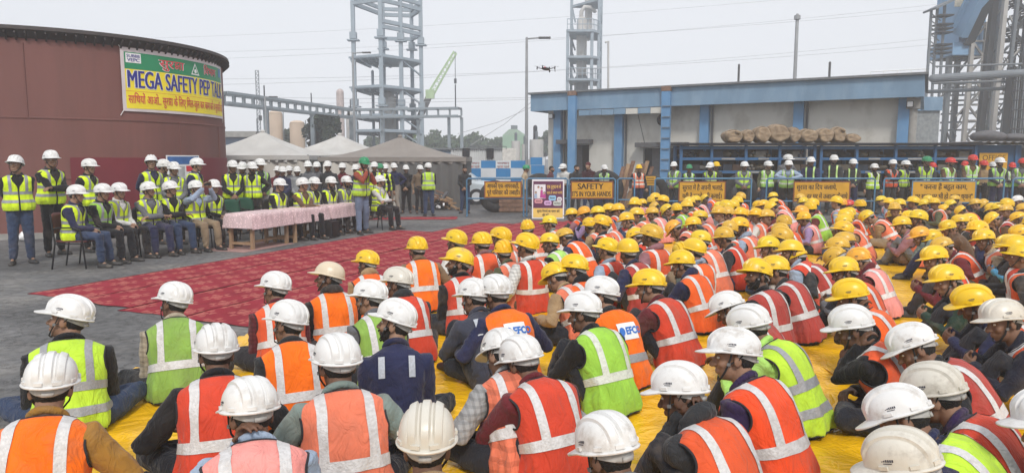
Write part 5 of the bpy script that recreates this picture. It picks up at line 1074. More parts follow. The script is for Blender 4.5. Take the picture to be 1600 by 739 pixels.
for y0, y1, m, dd in ((206, 215, M_CONC, 0), (215, 227, worn('window_band', (0.05, 0.07, 0.11), 0.3), 0.15), (227, 233, M_CONC, 0), (233, 245, M_DARK, 0.15), (245, 290, M_CONC, 0)): a, b = W2(0, y1, 52).z, W2(0, y0, 52).z; MB().box((0, 1.5 + dd, (max(0, a) + b) / 2), (2.4 - dd, 3, b - max(0, a) - 0.01)).build('wall_band' if m == M_CONC else 'window', m, lbld)
MB().tube([(1.15, 0.5, 3), (1.15, 0.5, 4.6)], 0.06, 6).build('roof_post', M_STG, lbld)
mast = thing('lattice_mast', 'thin lattice radio mast above the white tent', 'mast', (W2(409, 0, 75).x, 75, 0)); zt = W2(0, 114, 75).z
for x in (-0.16, 0.16): MB().beam((x, 0, 0), (x, 0, zt), 0.07, 0.07).build('leg', M_STG, mast)
lt = MB()
for k in range(26): lt.beam((-0.16, 0, zt * k / 26), (0.16, 0, zt * (k + 1) / 26), 0.045, 0.045); lt.beam((-0.16, 0.02, zt * (k + 1) / 26), (0.16, 0.02, zt * (k + 1) / 26), 0.045, 0.045)
lt.build('lacing', M_STG, mast); MB().box((0.2, -0.1, W2(0, 186, 75).z), (0.3, 0.2, 0.5)).build('antenna', M_STD, mast)
# crane
M_CRN = worn('crane_green', (0.46, 0.60, 0.37), 0.6, 0.1, 2); cr = thing('crane', 'pale green lattice crane boom rising beside the steel frame', 'crane', (W2(660, 0, 75).x, 75, 0)); b0, b1 = W2(641, 220, 75), W2(713, 86, 75); bm_ = W2(674, 150, 75); OC = Matrix.Translation((-W2(660, 0, 75).x, -75, 0))
MB().beam(b0, bm_, 0.6, 0.6).xf(OC).build('lower_boom', M_GREYC, cr); MB().beam(b0 - Vector((0.1, -0.2, 0)), W2(650, 205, 75), 0.7, 0.7).xf(OC).build('boom_base', M_CRN, cr)
dd_ = (b1 - bm_).normalized(); nn = dd_.cross(Vector((0, 1, 0)))
for o_, dy in ((0.30, 0), (-0.30, 0), (0.30, 0.6), (-0.30, 0.6)): MB().beam(bm_ + nn * o_ + Vector((0, dy, 0)), b1 + nn * o_ * 0.5 + Vector((0, dy, 0)), 0.10, 0.10).xf(OC).build('chord', M_CRN, cr)
lc = MB(); n_ = 12
for k in range(n_): w0, w1 = 0.30 - 0.15 * k / n_, 0.30 - 0.15 * (k + 1) / n_; lc.beam(bm_.lerp(b1, k / n_) + nn * w0 * (1 if k % 2 else -1), bm_.lerp(b1, (k + 1) / n_) + nn * w1 * (-1 if k % 2 else 1), 0.055, 0.055); lc.beam(bm_.lerp(b1, k / n_) + nn * w0 * (-1 if k % 2 else 1) + Vector((0, 0.6, 0)), bm_.lerp(b1, (k + 1) / n_) + nn * w1 * (1 if k % 2 else -1) + Vector((0, 0.6, 0)), 0.055, 0.055)
lc.xf(OC).build('lacing', M_CRN, cr); MB().box(bm_, (0.85, 0.8, 0.9)).xf(OC).build('boom_joint', M_CRN, cr); MB().tube([b1, W2(713, 128, 75)], 0.035, 5).xf(OC).build('hoist_rope', M_STD, cr); MB().box(W2(713, 130, 75), (0.25, 0.2, 0.5)).xf(OC).build('hook', M_STD, cr); MB().box((W2(640, 0, 75).x - W2(660, 0, 75).x, 0, 1.2), (3.5, 2.5, 2.4)).build('carrier', M_CRN, cr)
# distillation column in its frame
Y3 = 82.0
def W3(px, py, dy=0.0): return Vector(((px - 800) * Y3 / FPX, Y3 + dy, CAM_H + (248 - py) * Y3 / FPX))
dc = thing('process_tower', 'grey process column in a blue steel frame rising behind the shed', 'tower', (W3(912, 0).x, Y3, 0)); OD = Matrix.Translation((-W3(912, 0).x, -Y3, 0))
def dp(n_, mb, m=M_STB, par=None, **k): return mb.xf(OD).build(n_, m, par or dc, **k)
for px, y1, dy in ((883, 58, -2), (894, -40, 3), (919, 58, -2), (931, -40, -1), (942, -40, 4)): dp('column', MB().beam(Vector((W3(px, 0).x, Y3 + dy, 0)), W3(px, y1, dy), 0.32, 0.32))
for py in (58, 96, 129, 9, -20):
    q = [W3(882, py, -2.3), W3(920, py, -2.3), W3(933, py, -1), W3(943, py, 4), W3(893, py, 3)] if py > 50 else [W3(893, py, 3), W3(931, py, -1), W3(943, py, 4)]
    dp('platform', MB().loft([[p + Vector((0, 0, -0.25)) for p in q], [p for p in q]]), M_STB)
    if py in (58, 129):
        rl = MB()
        for a, b in zip(q[:2], q[1:3]):
            for h_ in (0.55, 1.1): rl.tube([a + Vector((0, 0, h_)), b + Vector((0, 0, h_))], 0.045, 5)
            for k in range(6): rl.tube([a.lerp(b, k / 5), a.lerp(b, k / 5) + Vector((0, 0, 1.1))], 0.04, 5)
        dp('railing', rl)
for y0, y1 in ((9, 35), (35, 60), (60, 78), (78, 96), (96, 112), (112, 129)): dp('brace', MB().beam(W3(931, y0, -1), W3(942, y1, 4), 0.2)); dp('brace', MB().beam(W3(942, y0, 4), W3(931, y1, -1), 0.2)); dp('brace', MB().beam(W3(894, y0, 3), W3(900, y1, 3), 0.18))
dp('vessel', MB().tube([W3(907, 150, 0.5), W3(907, 40, 0.5)], [0.58, 0.58], 24), M_VESSEL, smooth=True); dp('vessel', MB().tube([W3(919, 60, 2), W3(919, -40, 2)], [0.42, 0.42], 20), M_VESSEL, smooth=True)
dp('vapour_pipe', MB().tube([W3(906, 34, 0.5), W3(906, 25, 0.5), W3(911, 18, 0.5), W3(919, 19, 0.5), W3(927, 23, 1)], 0.23, 14), M_VESSEL, smooth=True); dp('side_pipe', MB().tube([W3(943, 72, 0), W3(947, 70, 0), W3(948, 145, 0)], 0.12, 8), M_VESSEL); dp('lower_skirt', MB().tube([W3(907, 160, 0.5), W3(907, 128, 0.5)], 0.8, 20), M_STG)
# tall roof mast behind the shed
mp_ = thing('tall_pole', 'tall thin pole with a small cap behind the shed roof', 'pole', (at(1247, 0, 42).x, 42, 0)); zt = at(1247, 24, 42).z; MB().tube([(0, 0, 0), (0, 0, zt)], [0.12, 0.09], 10).build('shaft', M_GALV, mp_, True); MB().cyl((0, 0, zt - 0.25), 0.18, 0.22, 10).build('cap', M_GALV, mp_)
# green works building, grey tanks, chimney
gb = thing('green_building', 'pale green works building in haze beyond the corrugated shed', 'building', (W3(804, 0).x, 95, 0)); s95 = 95 / FPX; z_ = lambda y: CAM_H + (248 - y) * s95
MB().box((0, 3, z_(212) / 2), (36 * s95, 6, z_(212))).build('wall', worn('pale_green', (0.30, 0.45, 0.33), 0.8, 0.1, 1), gb); rw = 36 * s95 / 2
MB().add([(-rw, 0, z_(212)), (rw, 0, z_(212)), (rw * 0.25, 0, z_(203)), (-rw * 0.45, 0, z_(203)), (-rw, 6, z_(212)), (rw, 6, z_(212)), (rw * 0.25, 6, z_(203)), (-rw * 0.45, 6, z_(203))], [(0, 1, 2, 3), (7, 6, 5, 4), (1, 5, 6, 2), (0, 3, 7, 4), (3, 2, 6, 7)]).build('roof', worn('pale_green_roof', (0.36, 0.48, 0.38), 0.8), gb); MB().box((0, 3, z_(201)), (0.9, 0.9, 0.9)).build('roof_vent', M_STG, gb)
for px, y0, r_, lb in ((806, 221, 7, 'short white tank in front of the green building'), (838, 219, 11, 'pale round tank behind the lamp post'), (820, 226, 5, 'grey frame tank beside the lamp post')):
    p = W2(px, y0, 60); t = thing('works_tank', lb, 'tank', (p.x, 60, 0), 0, 'small works tanks'); MB().cyl((0, 0, 0), r_ * 60 / FPX, p.z, 24, r_ * 60 / FPX * 0.98).build('shell', M_VESSEL, t, True, 30); MB().tube([(0, 0, p.z), (0, 0, p.z + 0.6)], 0.12, 8).build('vent', M_STG, t)
ch = thing('vent_stack', 'dark lattice vent stack beside the shed edge', 'stack', (W2(836, 0, 62).x, 62, 0)); zt = W2(0, 200, 62).z; MB().tube([(0, 0, 0), (0, 0, zt)], 0.18, 8).build('pipe', M_STD, ch); MB().beam((-0.3, 0, 0), (-0.15, 0, zt - 1), 0.1, 0.1).beam((0.3, 0, 0), (0.15, 0, zt - 1), 0.1, 0.1).build('frame', M_STD, ch)

# conveyor works at the right
Y4 = 52.0
def W4(px, py, dy=0.0): return Vector(((px - 800) * (Y4 + dy) / FPX, Y4 + dy, CAM_H + (248 - py) * (Y4 + dy) / FPX))
cw = thing('conveyor_tower', 'blue clad conveyor tower with sloping gallery on the right skyline', 'tower', (W4(1495, 0).x, Y4, 0)); OW = Matrix.Translation((-W4(1495, 0).x, -Y4, 0))
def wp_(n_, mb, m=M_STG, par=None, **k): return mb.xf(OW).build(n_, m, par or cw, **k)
def clad(n_, p, q, d, m):
    a = wp_(n_, MB().box((p + q) / 2, (abs(q.x - p.x), d, abs(q.z - p.z))), m); k = 0
    x = min(p.x, q.x) + 0.2
    while x < max(p.x, q.x) - 0.1: wp_('rib', MB().box((x, (p.y) - d / 2 - 0.02, (p.z + q.z) / 2), (0.07, 0.05, abs(q.z - p.z))), m, a); x += 0.32
    return a
hd_ = clad('head_house', W4(1463, -40, 2), W4(1501, 88, 2), 3.0, M_CLADB); wp_('window', MB().box(W4(1478, 14, 0.3), (0.55, 0.1, 0.5)), worn('window_cream', (0.75, 0.66, 0.50), 0.3), hd_); wp_('window', MB().box(W4(1489, 14, 0.3), (0.4, 0.1, 0.5)), M_DARK, hd_); wp_('head_base', MB().box(W4(1476, 86, 1.7), (2.2, 3.2, 0.9)), M_CLADB)
wp_('under_frame', MB().box(W4(1485, 92, 2), (2.6, 2.6, 0.5)), M_STD)
g0, g1 = W4(1486, 62, 0.0), W4(1545, -75, -3)
wp_('gallery', MB().beam(g0, g1, 0.95, 0.9), M_CLADB); wp_('gallery_roof', MB().beam(g0 + Vector((-0.5, 0, 0.55)), g1 + Vector((-0.3, 0, 0.36)), 0.9, 0.14), M_CLADB); wp_('gallery_floor', MB().beam(g0 + Vector((0.5, 0, -0.65)), g1 + Vector((0.35, 0, -0.42)), 0.7, 0.2), M_STD)
for px in (1437, 1446, 1457): wp_('stair_post', MB().beam(Vector((W4(px, 0).x, Y4, 0)), W4(px, 22 - (px - 1437) * 0.4), 0.14), M_STG)
wp_('stair_roof', MB().beam(W4(1434, 25), W4(1466, 10), 1.6, 0.14), M_STG)
for py in (33, 46, 52, 58, 76, 82, 88): wp_('stair_landing', MB().beam(W4(1445, py), W4(1466, py), 1.0, 0.1), M_STD)
for py in range(30, 110, 10): wp_('stair_brace', MB().beam(W4(1438, py), W4(1452, py + 10), 0.06), M_STG)
for px, dy in ((1469, 1), (1482, 2.5)): wp_('leg', MB().beam(Vector((W4(px, 0, dy).x, Y4 + dy, 0)), W4(px, 92, dy), 0.32), M_STG)
wp_('brace', MB().beam(W4(1470, 110, 1), W4(1494, 95, 1), 0.16), M_STG); wp_('brace', MB().beam(W4(1482, 120, 1), W4(1500, 95, 1), 0.12), M_STG)
lt2 = thing('lattice_tower', 'rust pale lattice trestle under the conveyor gallery', 'tower', (W4(1510, 0).x, Y4, 0)); OW2 = Matrix.Translation((-W4(1510, 0).x, -Y4, 0))
def lp_(n_, mb, m=M_STW): return mb.xf(OW2).build(n_, m, lt2)
for a, b, top in ((1498, 1503, 42), (1521, 1523, 42)): lp_('leg', MB().beam(Vector((W4(a, 0).x, Y4, 0)), W4(b, top), 0.26)); 
for k, py in enumerate(range(46, 240, 24)):
    lp_('strut', MB().beam(W4(1502, py), W4(1522, py), 0.13)); lp_('brace', MB().beam(W4(1502, py) if k % 2 else W4(1522, py), W4(1522, py + 24) if k % 2 else W4(1502, py + 24), 0.13))
wks = thing('pipe_rack', 'dense grey steel pipe rack and bracing beneath the conveyor works', 'pipe rack', (W4(1530, 0).x, Y4 + 3, 0)); OP = Matrix.Translation((-W4(1530, 0).x, -Y4 - 3, 0)); rw_ = random.Random(9)
def kp(n_, mb, m=M_STG): return mb.xf(OP).build(n_, m, wks)
for a, b, wd, m, dy in ((1521, 1534, 0.40, M_STD, -1), (1533, 1546, 0.26, M_STG, 1), (1541, 1550, 0.28, M_STW, -2), (1555, 1569, 0.22, M_STG, 0), (1590, 1598, 0.26, M_STG, -2), (1560, 1572, 0.25, M_STD, 2), (1575, 1586, 0.3, M_STD, 0), (1536, 1536, 0.2, M_STG, 3), (1588, 1590, 0.24, M_STG, 2)): kp('leg', MB().beam(Vector((W4(a, 0, dy).x, Y4 + dy, 0)), W4(b, -45, dy), wd), m)
kp('main_pipe', MB().tube([W4(1446, 126, -6), W4(1596, 117, -6)], 0.25, 14), M_STG); kp('pipe', MB().tube([W4(1440, 146, -5), W4(1560, 141, -5)], 0.12, 8)); kp('pipe', MB().tube([W4(1446, 133, -5), W4(1560, 130, -5)], 0.08, 8)); kp('pipe', MB().tube([W4(1450, 108, -5), W4(1580, 104, -5)], 0.06, 8))
for k in range(16): px = 1462 + k * 6.2; kp('hanger', MB().beam(W4(px, 150, 1), W4(px, 128, 1), 0.06))
for py in (8, 20, 38, 52, 70, 88, 120, 135, 140, 152, 160, 167, 180, 193, 205): kp('beam', MB().beam(W4(1462 if py > 110 else 1545, py, 2), W4(1606, py - 4, 2), 0.14 if py != 70 else 0.3))
for k in range(130):
    px = rw_.uniform(1470, 1600) if k > 75 else rw_.uniform(1536, 1600); py = rw_.uniform(-5, 210) if k <= 75 else rw_.uniform(112, 212); l_ = rw_.uniform(12, 26); kp('brace', MB().beam(W4(px, py, rw_.uniform(0, 4)), W4(px + rw_.choice([-1, 1]) * l_ * rw_.uniform(0.3, 1), py + l_, rw_.uniform(0, 4)), rw_.uniform(0.05, 0.11)), rw_.choice([M_STG, M_STD, M_STW]))
st2 = thing('stair_flight', 'steep dark stair flights zigzagging on the right skyline', 'stairs', (W4(1580, 0).x, Y4 + 1, 0)); OS = Matrix.Translation((-W4(1580, 0).x, -Y4 - 1, 0))
for k in range(6):
    p, q = (W4(1562, 80 - k * 24, 1), W4(1590, 56 - k * 24, 1)) if k % 2 else (W4(1590, 80 - k * 24, 1), W4(1562, 56 - k * 24, 1))
    MB().beam(p, q, 0.12, 0.25).xf(OS).build('stringer', M_STD, st2)
    for i in range(8): c_ = p.lerp(q, i / 8); MB().box(c_ + Vector((0, 0.5, 0.1)), (0.35, 1.0, 0.05)).xf(OS).build('tread', M_STD, st2)
    MB().beam(p + Vector((0, 0, 1)), q + Vector((0, 0, 1)), 0.06).xf(OS).build('handrail', M_STG, st2)
dh = thing('dust_house', 'dark slatted cooling structure at the right edge behind the cabin', 'structure', (W4(1592, 0, -6).x, Y4 - 6, 0)); xw = 52 * (Y4 - 6) / FPX; zt = W4(0, 108, -6).z
MB().box((xw / 2 - 1.0, 0.3, zt / 2), (xw, 0.6, zt)).build('core', M_STD, dh)
for k in range(14): MB().box((-1.0 + xw * (k + 0.5) / 14, -0.06, zt / 2), (0.06, 0.1, zt)).build('batten', M_STG if k % 3 else M_STD, dh)
for k in range(12): MB().box((xw / 2 - 1.0, -0.1, zt * (k + 1) / 12.5), (xw, 0.06, 0.07)).build('louvre', M_STD, dh)
bb = thing('blue_annex', 'small blue topped annex building just past the shed end', 'building', (W4(1440, 0, -12).x, Y4 - 12, 0)); sb = 40 / FPX
MB().box((0, 0.4, 2.4), (40 * sb, 0.8, 4.8)).build('wall', worn('annex_grey', (0.24, 0.26, 0.27), 0.8), bb); MB().box((0, 0.35, 4.75), (42 * sb, 1.0, 0.75)).build('fascia', M_FASC, bb)
rl = MB()
for x in (1425, 1434): rl.beam(Vector(((x - 1440) * sb * 0.75, -9.0, 0)), Vector(((x - 1440) * sb * 0.75, -9.0, 4.3)), 0.05)
for k in range(12): rl.beam(Vector(((1425 - 1440) * sb * 0.75, -9.0, 0.4 + 0.33 * k)), Vector(((1434 - 1440) * sb * 0.75, -9.0, 0.4 + 0.33 * k)), 0.03)
rl.build('ladder', M_RUST, bb)

# ---- power lines
M_WIRE = base_mat('haze_paled_power_cable', (0.38, 0.38, 0.40), 0.6)  # cable colour paled, haze fade painted in
for k, (ya, yb, Yw) in enumerate(((100, -14, 95), (88, -3, 95), (137, 37, 80), (127, 50, 80), (162, 96, 70), (150, 108, 70), (66, -40, 110))):
    p, q = W2(250, ya, Yw), W2(1700, yb, Yw); n_ = 30; pts_ = [p.lerp(q, i / n_) - Vector((0, 0, 3.2 * 4 * (i / n_) * (1 - i / n_) * 0.45)) for i in range(n_ + 1)]
    tag(MB().tube(pts_, 0.022, 4, False).build('power_line', M_WIRE), '%s power cable from the top, sagging across the white sky' % ['fourth', 'third', 'fifth', 'sixth', 'lowest', 'second lowest', 'uppermost'][k], 'power line', 'power cables across the sky')
for a, b, Yw, lb in (((735, 228), (842, 152), 40, 'steeper'), ((716, 210), (840, 165), 42, 'shallower')): tag(MB().tube([W2(*a, Yw), W2((a[0] + b[0]) / 2, (a[1] + b[1]) / 2 + 5, Yw), W2(*b, Yw)], 0.02, 4, False).build('guy_wire', M_WIRE), lb + ' of two slack cables running down from the shed corner', 'cable', 'cables at the shed corner')

# ---- trees
M_LEAF = worn('leaves', None, 0.7, 0.45, 0.9, 0, 1, spec=0.2); M_BARK = worn('bark', (0.07, 0.055, 0.045), 0.9, 0.3, 6)
def tree(px, ptop, Y, wpx, label, col, leaf=0.28, nl=1500, seed=0):
    rs = random.Random(seed); s = Y / FPX; x = (px - 800) * s; zt = CAM_H + (248 - ptop) * s; W = wpx * s
    t = thing('tree', label, 'tree', (x, Y, 0), 0, 'trees beyond the yard'); tr = MB(); tr.tube([(0, 0, 0), (0.1, 0, zt * 0.3), (0, 0.1, zt * 0.62)], [0.05 * zt * 0.55, 0.035 * zt * 0.55, 0.015 * zt * 0.5], 8)
    cl = []
    for k in range(13):
        a = rs.uniform(0, 2 * PI); r_ = W / 2 * math.sqrt(rs.random()) * 0.72; h_ = rs.uniform(0.38, 0.90) * zt; f = 1 - 0.5 * abs(h_ / zt - 0.6); c = Vector((r_ * math.cos(a) * f, r_ * math.sin(a) * f, h_)); cl.append((c, rs.uniform(0.17, 0.30) * W))
        tr.tube([(0, 0, min(h_ * 0.6, zt * 0.55)), c * 0.6 + Vector((0, 0, h_ * 0.3)), c], [0.016 * zt, 0.010 * zt, 0.004 * zt], 5)
    tr.build('trunk', M_BARK, t, True); lf = MB()
    for k in range(nl):
        c, r_ = rs.choice(cl); d = Vector((rs.gauss(0, 1), rs.gauss(0, 1), rs.gauss(0, 0.8))).normalized() * r_ * rs.random() ** 0.4; p = c + d; p.z = min(p.z, zt)
        u = Vector((rs.gauss(0, 1), rs.gauss(0, 1), rs.gauss(0, 1))).normalized(); v = u.orthogonal(); l_ = leaf * rs.uniform(0.6, 1.4); v = v * l_ * 0.5; u = u * l_; lf.add([p - u * 0.5, p + v * 0.7, p + u * 0.6, p - v * 0.7], [(0, 1, 2, 3)])
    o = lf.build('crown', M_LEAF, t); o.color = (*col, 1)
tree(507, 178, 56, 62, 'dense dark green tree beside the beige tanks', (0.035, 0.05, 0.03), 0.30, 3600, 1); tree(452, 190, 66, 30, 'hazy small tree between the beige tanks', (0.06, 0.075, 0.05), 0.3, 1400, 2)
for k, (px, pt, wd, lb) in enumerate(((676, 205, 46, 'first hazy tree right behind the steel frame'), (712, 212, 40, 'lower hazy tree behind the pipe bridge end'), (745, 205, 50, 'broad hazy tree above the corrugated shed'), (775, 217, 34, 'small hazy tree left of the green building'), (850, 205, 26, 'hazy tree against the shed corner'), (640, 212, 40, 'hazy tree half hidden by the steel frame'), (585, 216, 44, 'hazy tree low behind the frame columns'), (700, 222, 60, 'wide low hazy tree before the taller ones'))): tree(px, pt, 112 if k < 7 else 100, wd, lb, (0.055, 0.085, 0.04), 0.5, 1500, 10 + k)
# ---------------------------------------------------------------- pose library
CROSS = (((-0.36, 0.27, 0.14), (0.06, 0.37, 0.085)), ((0.36, 0.29, 0.13), (-0.07, 0.25, 0.075)))
CROSS_F = ((1, 0.25, -0.15), (-1, 0.15, -0.1))
UP = (((-0.16, 0.33, 0.42), (-0.13, 0.52, 0.075)), ((0.17, 0.31, 0.43), (0.12, 0.50, 0.075)))
UP_F = ((-0.1, 1, -0.02), (0.12, 1, -0.02))
KNEE = ((-0.27, 0.33, 0.24), (0.27, 0.33, 0.23)); LAP = ((-0.045, 0.31, 0.20), (0.05, 0.33, 0.22)); HUG = ((-0.10, 0.47, 0.34), (0.08, 0.49, 0.37))
CHIN = ((-0.045, 0.33, 0.535), (0.040, 0.33, 0.54)); HUGD = ((0.9, 0.3, -0.1), (-0.9, 0.3, -0.1)); CHIND = ((0.25, -0.2, 1), (-0.25, -0.2, 1))
OUT = ((-0.5, -0.6, -0.3), (0.5, -0.6, -0.3)); DN = ((-0.35, 0.1, -1), (0.35, 0.1, -1))
make_proto('c0', 0, 0, 38, (12, 4, 0), KNEE, CROSS, CROSS_F, elbow=OUT, seed=1)
make_proto('c1', 0, 2, 40, (38, 0, 3), LAP, CROSS, CROSS_F, elbow=OUT, seed=2, hdir=((1, 0.4, -0.1), (-1, 0.4, -0.1)), palm=((0, 0.5, 1), (0, 0.5, 1)))
make_proto('c2', 0, 4, 44, (28, 4, 2), HUG, UP, UP_F, elbow=OUT, seed=3, hdir=HUGD, palm=((0, 1, 0.3), (0, 1, 0.3)))
make_proto('c3', 0, 2, 52, (4, 14, -3), HUG, UP, UP_F, elbow=OUT, seed=4, hdir=HUGD, palm=((0, 1, 0.3), (0, 1, 0.3)))
make_proto('c4', 0, 8, 44, (22, 8, 0), CHIN, UP, UP_F, elbow=DN, seed=5, hdir=CHIND, palm=((-0.8, 0.6, 0), (0.8, 0.6, 0)), curl=(1.15, 1.15), vox=0.0062)
make_proto('c5', 0, 2, 30, (68, -6, 0), LAP, CROSS, CROSS_F, elbow=OUT, seed=6, hdir=((1, 0.4, -0.1), (-1, 0.4, -0.1)), palm=((0, 0.5, 1), (0, 0.5, 1)), vox=0.0058)
make_proto('c6', 0, 8, 48, (16, 24, 6), KNEE, CROSS, CROSS_F, elbow=OUT, seed=7)
make_proto('c7', 0, 6, 44, (18, 10, -4), ((-0.055, 0.285, 0.52), (0.06, 0.34, 0.20)), (CROSS[0], CROSS[1]), CROSS_F, elbow=(DN[0], OUT[1]), seed=8, hdir=((0.2, -0.25, 1), (-1, 0.3, 0)), palm=((-0.7, 0.7, 0), (0, 0.4, 1)), curl=(1.1, 0.8), vox=0.0062)
make_proto('c8', 0, 0, 38, (-14, 2, 4), KNEE, UP, UP_F, elbow=OUT, seed=9)
make_proto('c9', 0, -4, 34, (62, -4, -4), KNEE, CROSS, CROSS_F, elbow=OUT, seed=14)
make_proto('ca', 0, 4, 40, (-34, 2, 5), LAP, UP, UP_F, elbow=OUT, seed=15)
make_proto('cb', 0, 8, 52, (10, 40, 0), ((-0.03, 0.36, 0.34), (0.03, 0.38, 0.35)), CROSS, CROSS_F, elbow=OUT, seed=16)
make_proto('cd', 0, -8, 26, (20, -10, 3), ((-0.30, 0.12, 0.12), (0.22, 0.36, 0.26)), CROSS, CROSS_F, elbow=OUT, seed=17)
SEAT = ((( -0.13, 0.43, 0.50), (-0.14, 0.47, 0.095)), ((0.14, 0.44, 0.50), (0.12, 0.44, 0.095))); FWD = ((-0.15, 1, 0), (0.15, 1, 0))
SEATED_ARMS = ((-0.05, 0.29, 0.60), (0.05, 0.31, 0.61)); FOLD = ((0.12, 0.235, 0.70), (-0.12, 0.255, 0.71))
make_proto('s0', 0.44, -2, 10, (0, 0, 0), SEATED_ARMS, SEAT, FWD, elbow=OUT, seed=11, hdir=((1, 0.5, -0.3), (-1, 0.5, -0.3)), palm=((0, 0.3, 1), (0, 0.3, 1)), hem=-0.0)
make_proto('s1', 0.44, -4, 8, (30, -8, 3), FOLD, SEAT, FWD, elbow=((-1, 0.1, -0.6), (1, 0.1, -0.6)), seed=12, hem=0.0)
make_proto('s2', 0.44, -2, 6, (10, -6, 0), ((-0.085, 0.36, 1.17), (0.085, 0.36, 1.17)), SEAT, FWD, elbow=((-1, 0.3, -0.8), (1, 0.3, -0.8)), seed=13, hdir=((0.3, 0.1, 1), (-0.3, 0.1, 1)), palm=((-0.5, -0.7, 0), (0.5, -0.7, 0)), hem=0.0)
STL = (((-0.10, 0.03, 0.50), (-0.12, -0.01, 0.095)), ((0.10, 0.02, 0.50), (0.13, 0.02, 0.095))); STF = ((-0.35, 1, 0), (0.35, 1, 0))
SIDE = ((-0.275, 0.04, 0.86), (0.275, 0.05, 0.86)); BACKD = ((-0.2, -0.7, -0.3), (0.2, -0.7, -0.3))
make_proto('t0', 0.86, 0, 4, (0, 0, 0), SIDE, STL, STF, elbow=BACKD, seed=21, hem=0.0)
make_proto('t1', 0.86, -1, 4, (-28, -12, 0), ((0.03, -0.20, 0.95), (-0.03, -0.21, 0.97)), STL, STF, elbow=((-1, -0.3, 0), (1, -0.3, 0)), seed=22, hem=0.0)
make_proto('t2', 0.86, 0, 6, (22, 2, 2), ((-0.04, 0.22, 0.93), (0.04, 0.23, 0.94)), STL, STF, elbow=((-1, -0.5, 0), (1, -0.5, 0)), seed=23, hdir=((0.8, 0.3, -0.6), (-0.8, 0.3, -0.6)), palm=((-0.2, 1, 0.3), (0.2, 1, 0.3)), hem=0.0)
make_proto('t3', 0.86, 0, 6, (-10, -4, 0), ((0.13, 0.22, 1.13), (-0.13, 0.24, 1.14)), STL, STF, elbow=((-1, 0.1, -0.7), (1, 0.1, -0.7)), seed=24, hem=0.0)
make_proto('t4', 0.86, 10, 14, (8, -2, 0), ((-0.10, 0.42, 1.16), (0.10, 0.42, 1.17)), STL, STF, elbow=((-1, -0.2, 0.1), (1, -0.2, 0.1)), seed=25, hdir=((1, 0.2, 0), (-1, 0.2, 0)), palm=((0, 0.2, 1), (0, 0.2, 1)), hem=0.0)
make_proto('t5', 0.86, 2, 8, (-12, 6, 0), ((-0.05, 0.27, 1.36), (0.07, 0.25, 1.40)), (((-0.10, 0.03, 0.50), (-0.15, -0.03, 0.095)), ((0.11, 0.02, 0.50), (0.19, 0.10, 0.095))), STF, elbow=((-0.75, -0.5, -0.9), (0.75, -0.5, -0.9)), seed=26, hdir=((0.7, -0.2, 0.6), (-0.6, -0.3, 0.7)), palm=((-0.6, 0.8, 0), (0.6, 0.8, 0)), curl=(1.2, 1.25), hem=0.0)

STW = (((-0.09, 0.06, 0.50), (-0.17, 0.10, 0.095)), ((0.12, 0.0, 0.50), (0.12, -0.02, 0.095)))
make_proto('t6', 0.86, -2, 8, (34, 4, 5), ((-0.20, -0.02, 1.00), (0.25, 0.10, 0.86)), STW, STF, elbow=((-1, -0.6, 0), (0.2, -0.7, -0.3)), seed=27, hdir=((0.9, 0.4, -0.2), None), hem=0.0)
make_proto('t7', 0.86, 1, 10, (-26, 10, -4), ((-0.26, 0.08, 0.86), (-0.02, 0.27, 1.02)), STW, STF, elbow=((-0.2, -0.7, -0.3), (1, -0.3, -0.4)), seed=28, hem=0.0)

# ---------------------------------------------------------------- colours
OR, RO, SA, PK, RE, MAR = (0.85, 0.13, 0.022), (0.72, 0.10, 0.03), (0.78, 0.20, 0.11), (0.82, 0.30, 0.27), (0.62, 0.060, 0.028), (0.42, 0.055, 0.045)
BO, LG, LL, OG, FY, YG = (0.95, 0.17, 0.008), (0.33, 0.62, 0.07), (0.50, 0.76, 0.05), (0.25, 0.42, 0.08), (0.74, 0.96, 0.02), (0.42, 0.72, 0.16)
SILV, GREYT, PALE = (0.62, 0.61, 0.61), (0.30, 0.31, 0.33), (0.66, 0.70, 0.62)
BLK, NAVY, CHAR, GRY, TAN, MUST, WHT, LBL, PUR, LAV, MRN, OLV, GRG, SKB, BRN, DGN, ROSE = (0.013, 0.013, 0.016), (0.022, 0.026, 0.07), (0.03, 0.032, 0.036), (0.14, 0.145, 0.16), (0.36, 0.24, 0.13), (0.32, 0.16, 0.03), (0.62, 0.62, 0.60), (0.32, 0.40, 0.52), (0.035, 0.02, 0.07), (0.32, 0.22, 0.40), (0.13, 0.018, 0.025), (0.09, 0.10, 0.055), (0.19, 0.24, 0.22), (0.07, 0.25, 0.42), (0.13, 0.075, 0.045), (0.02, 0.05, 0.035), (0.30, 0.14, 0.16)
JEAN, KHA, DENIM = (0.035, 0.055, 0.11), (0.26, 0.19, 0.12), (0.13, 0.17, 0.25)
HW, HOFF, HCR, HY, HOCH, HOR, HRED, HGRN = (0.71, 0.71, 0.70), (0.62, 0.59, 0.52), (0.64, 0.54, 0.40), (0.80, 0.52, 0.008), (0.66, 0.40, 0.035), (0.82, 0.40, 0.03), (0.60, 0.035, 0.03), (0.02, 0.25, 0.11)
NAMES = {OR: 'orange', RO: 'red orange', SA: 'salmon', PK: 'pink', RE: 'red', MAR: 'maroon red', BO: 'bright orange', LG: 'green', LL: 'lime', OG: 'olive green', FY: 'neon yellow', YG: 'pale green',
         BLK: 'black', NAVY: 'navy', CHAR: 'charcoal', GRY: 'grey', TAN: 'tan', MUST: 'mustard', WHT: 'white', LBL: 'light blue', PUR: 'purple', LAV: 'lilac', MRN: 'maroon', OLV: 'olive', GRG: 'grey green', SKB: 'sky blue', BRN: 'brown', DGN: 'dark green', ROSE: 'dusty rose'}
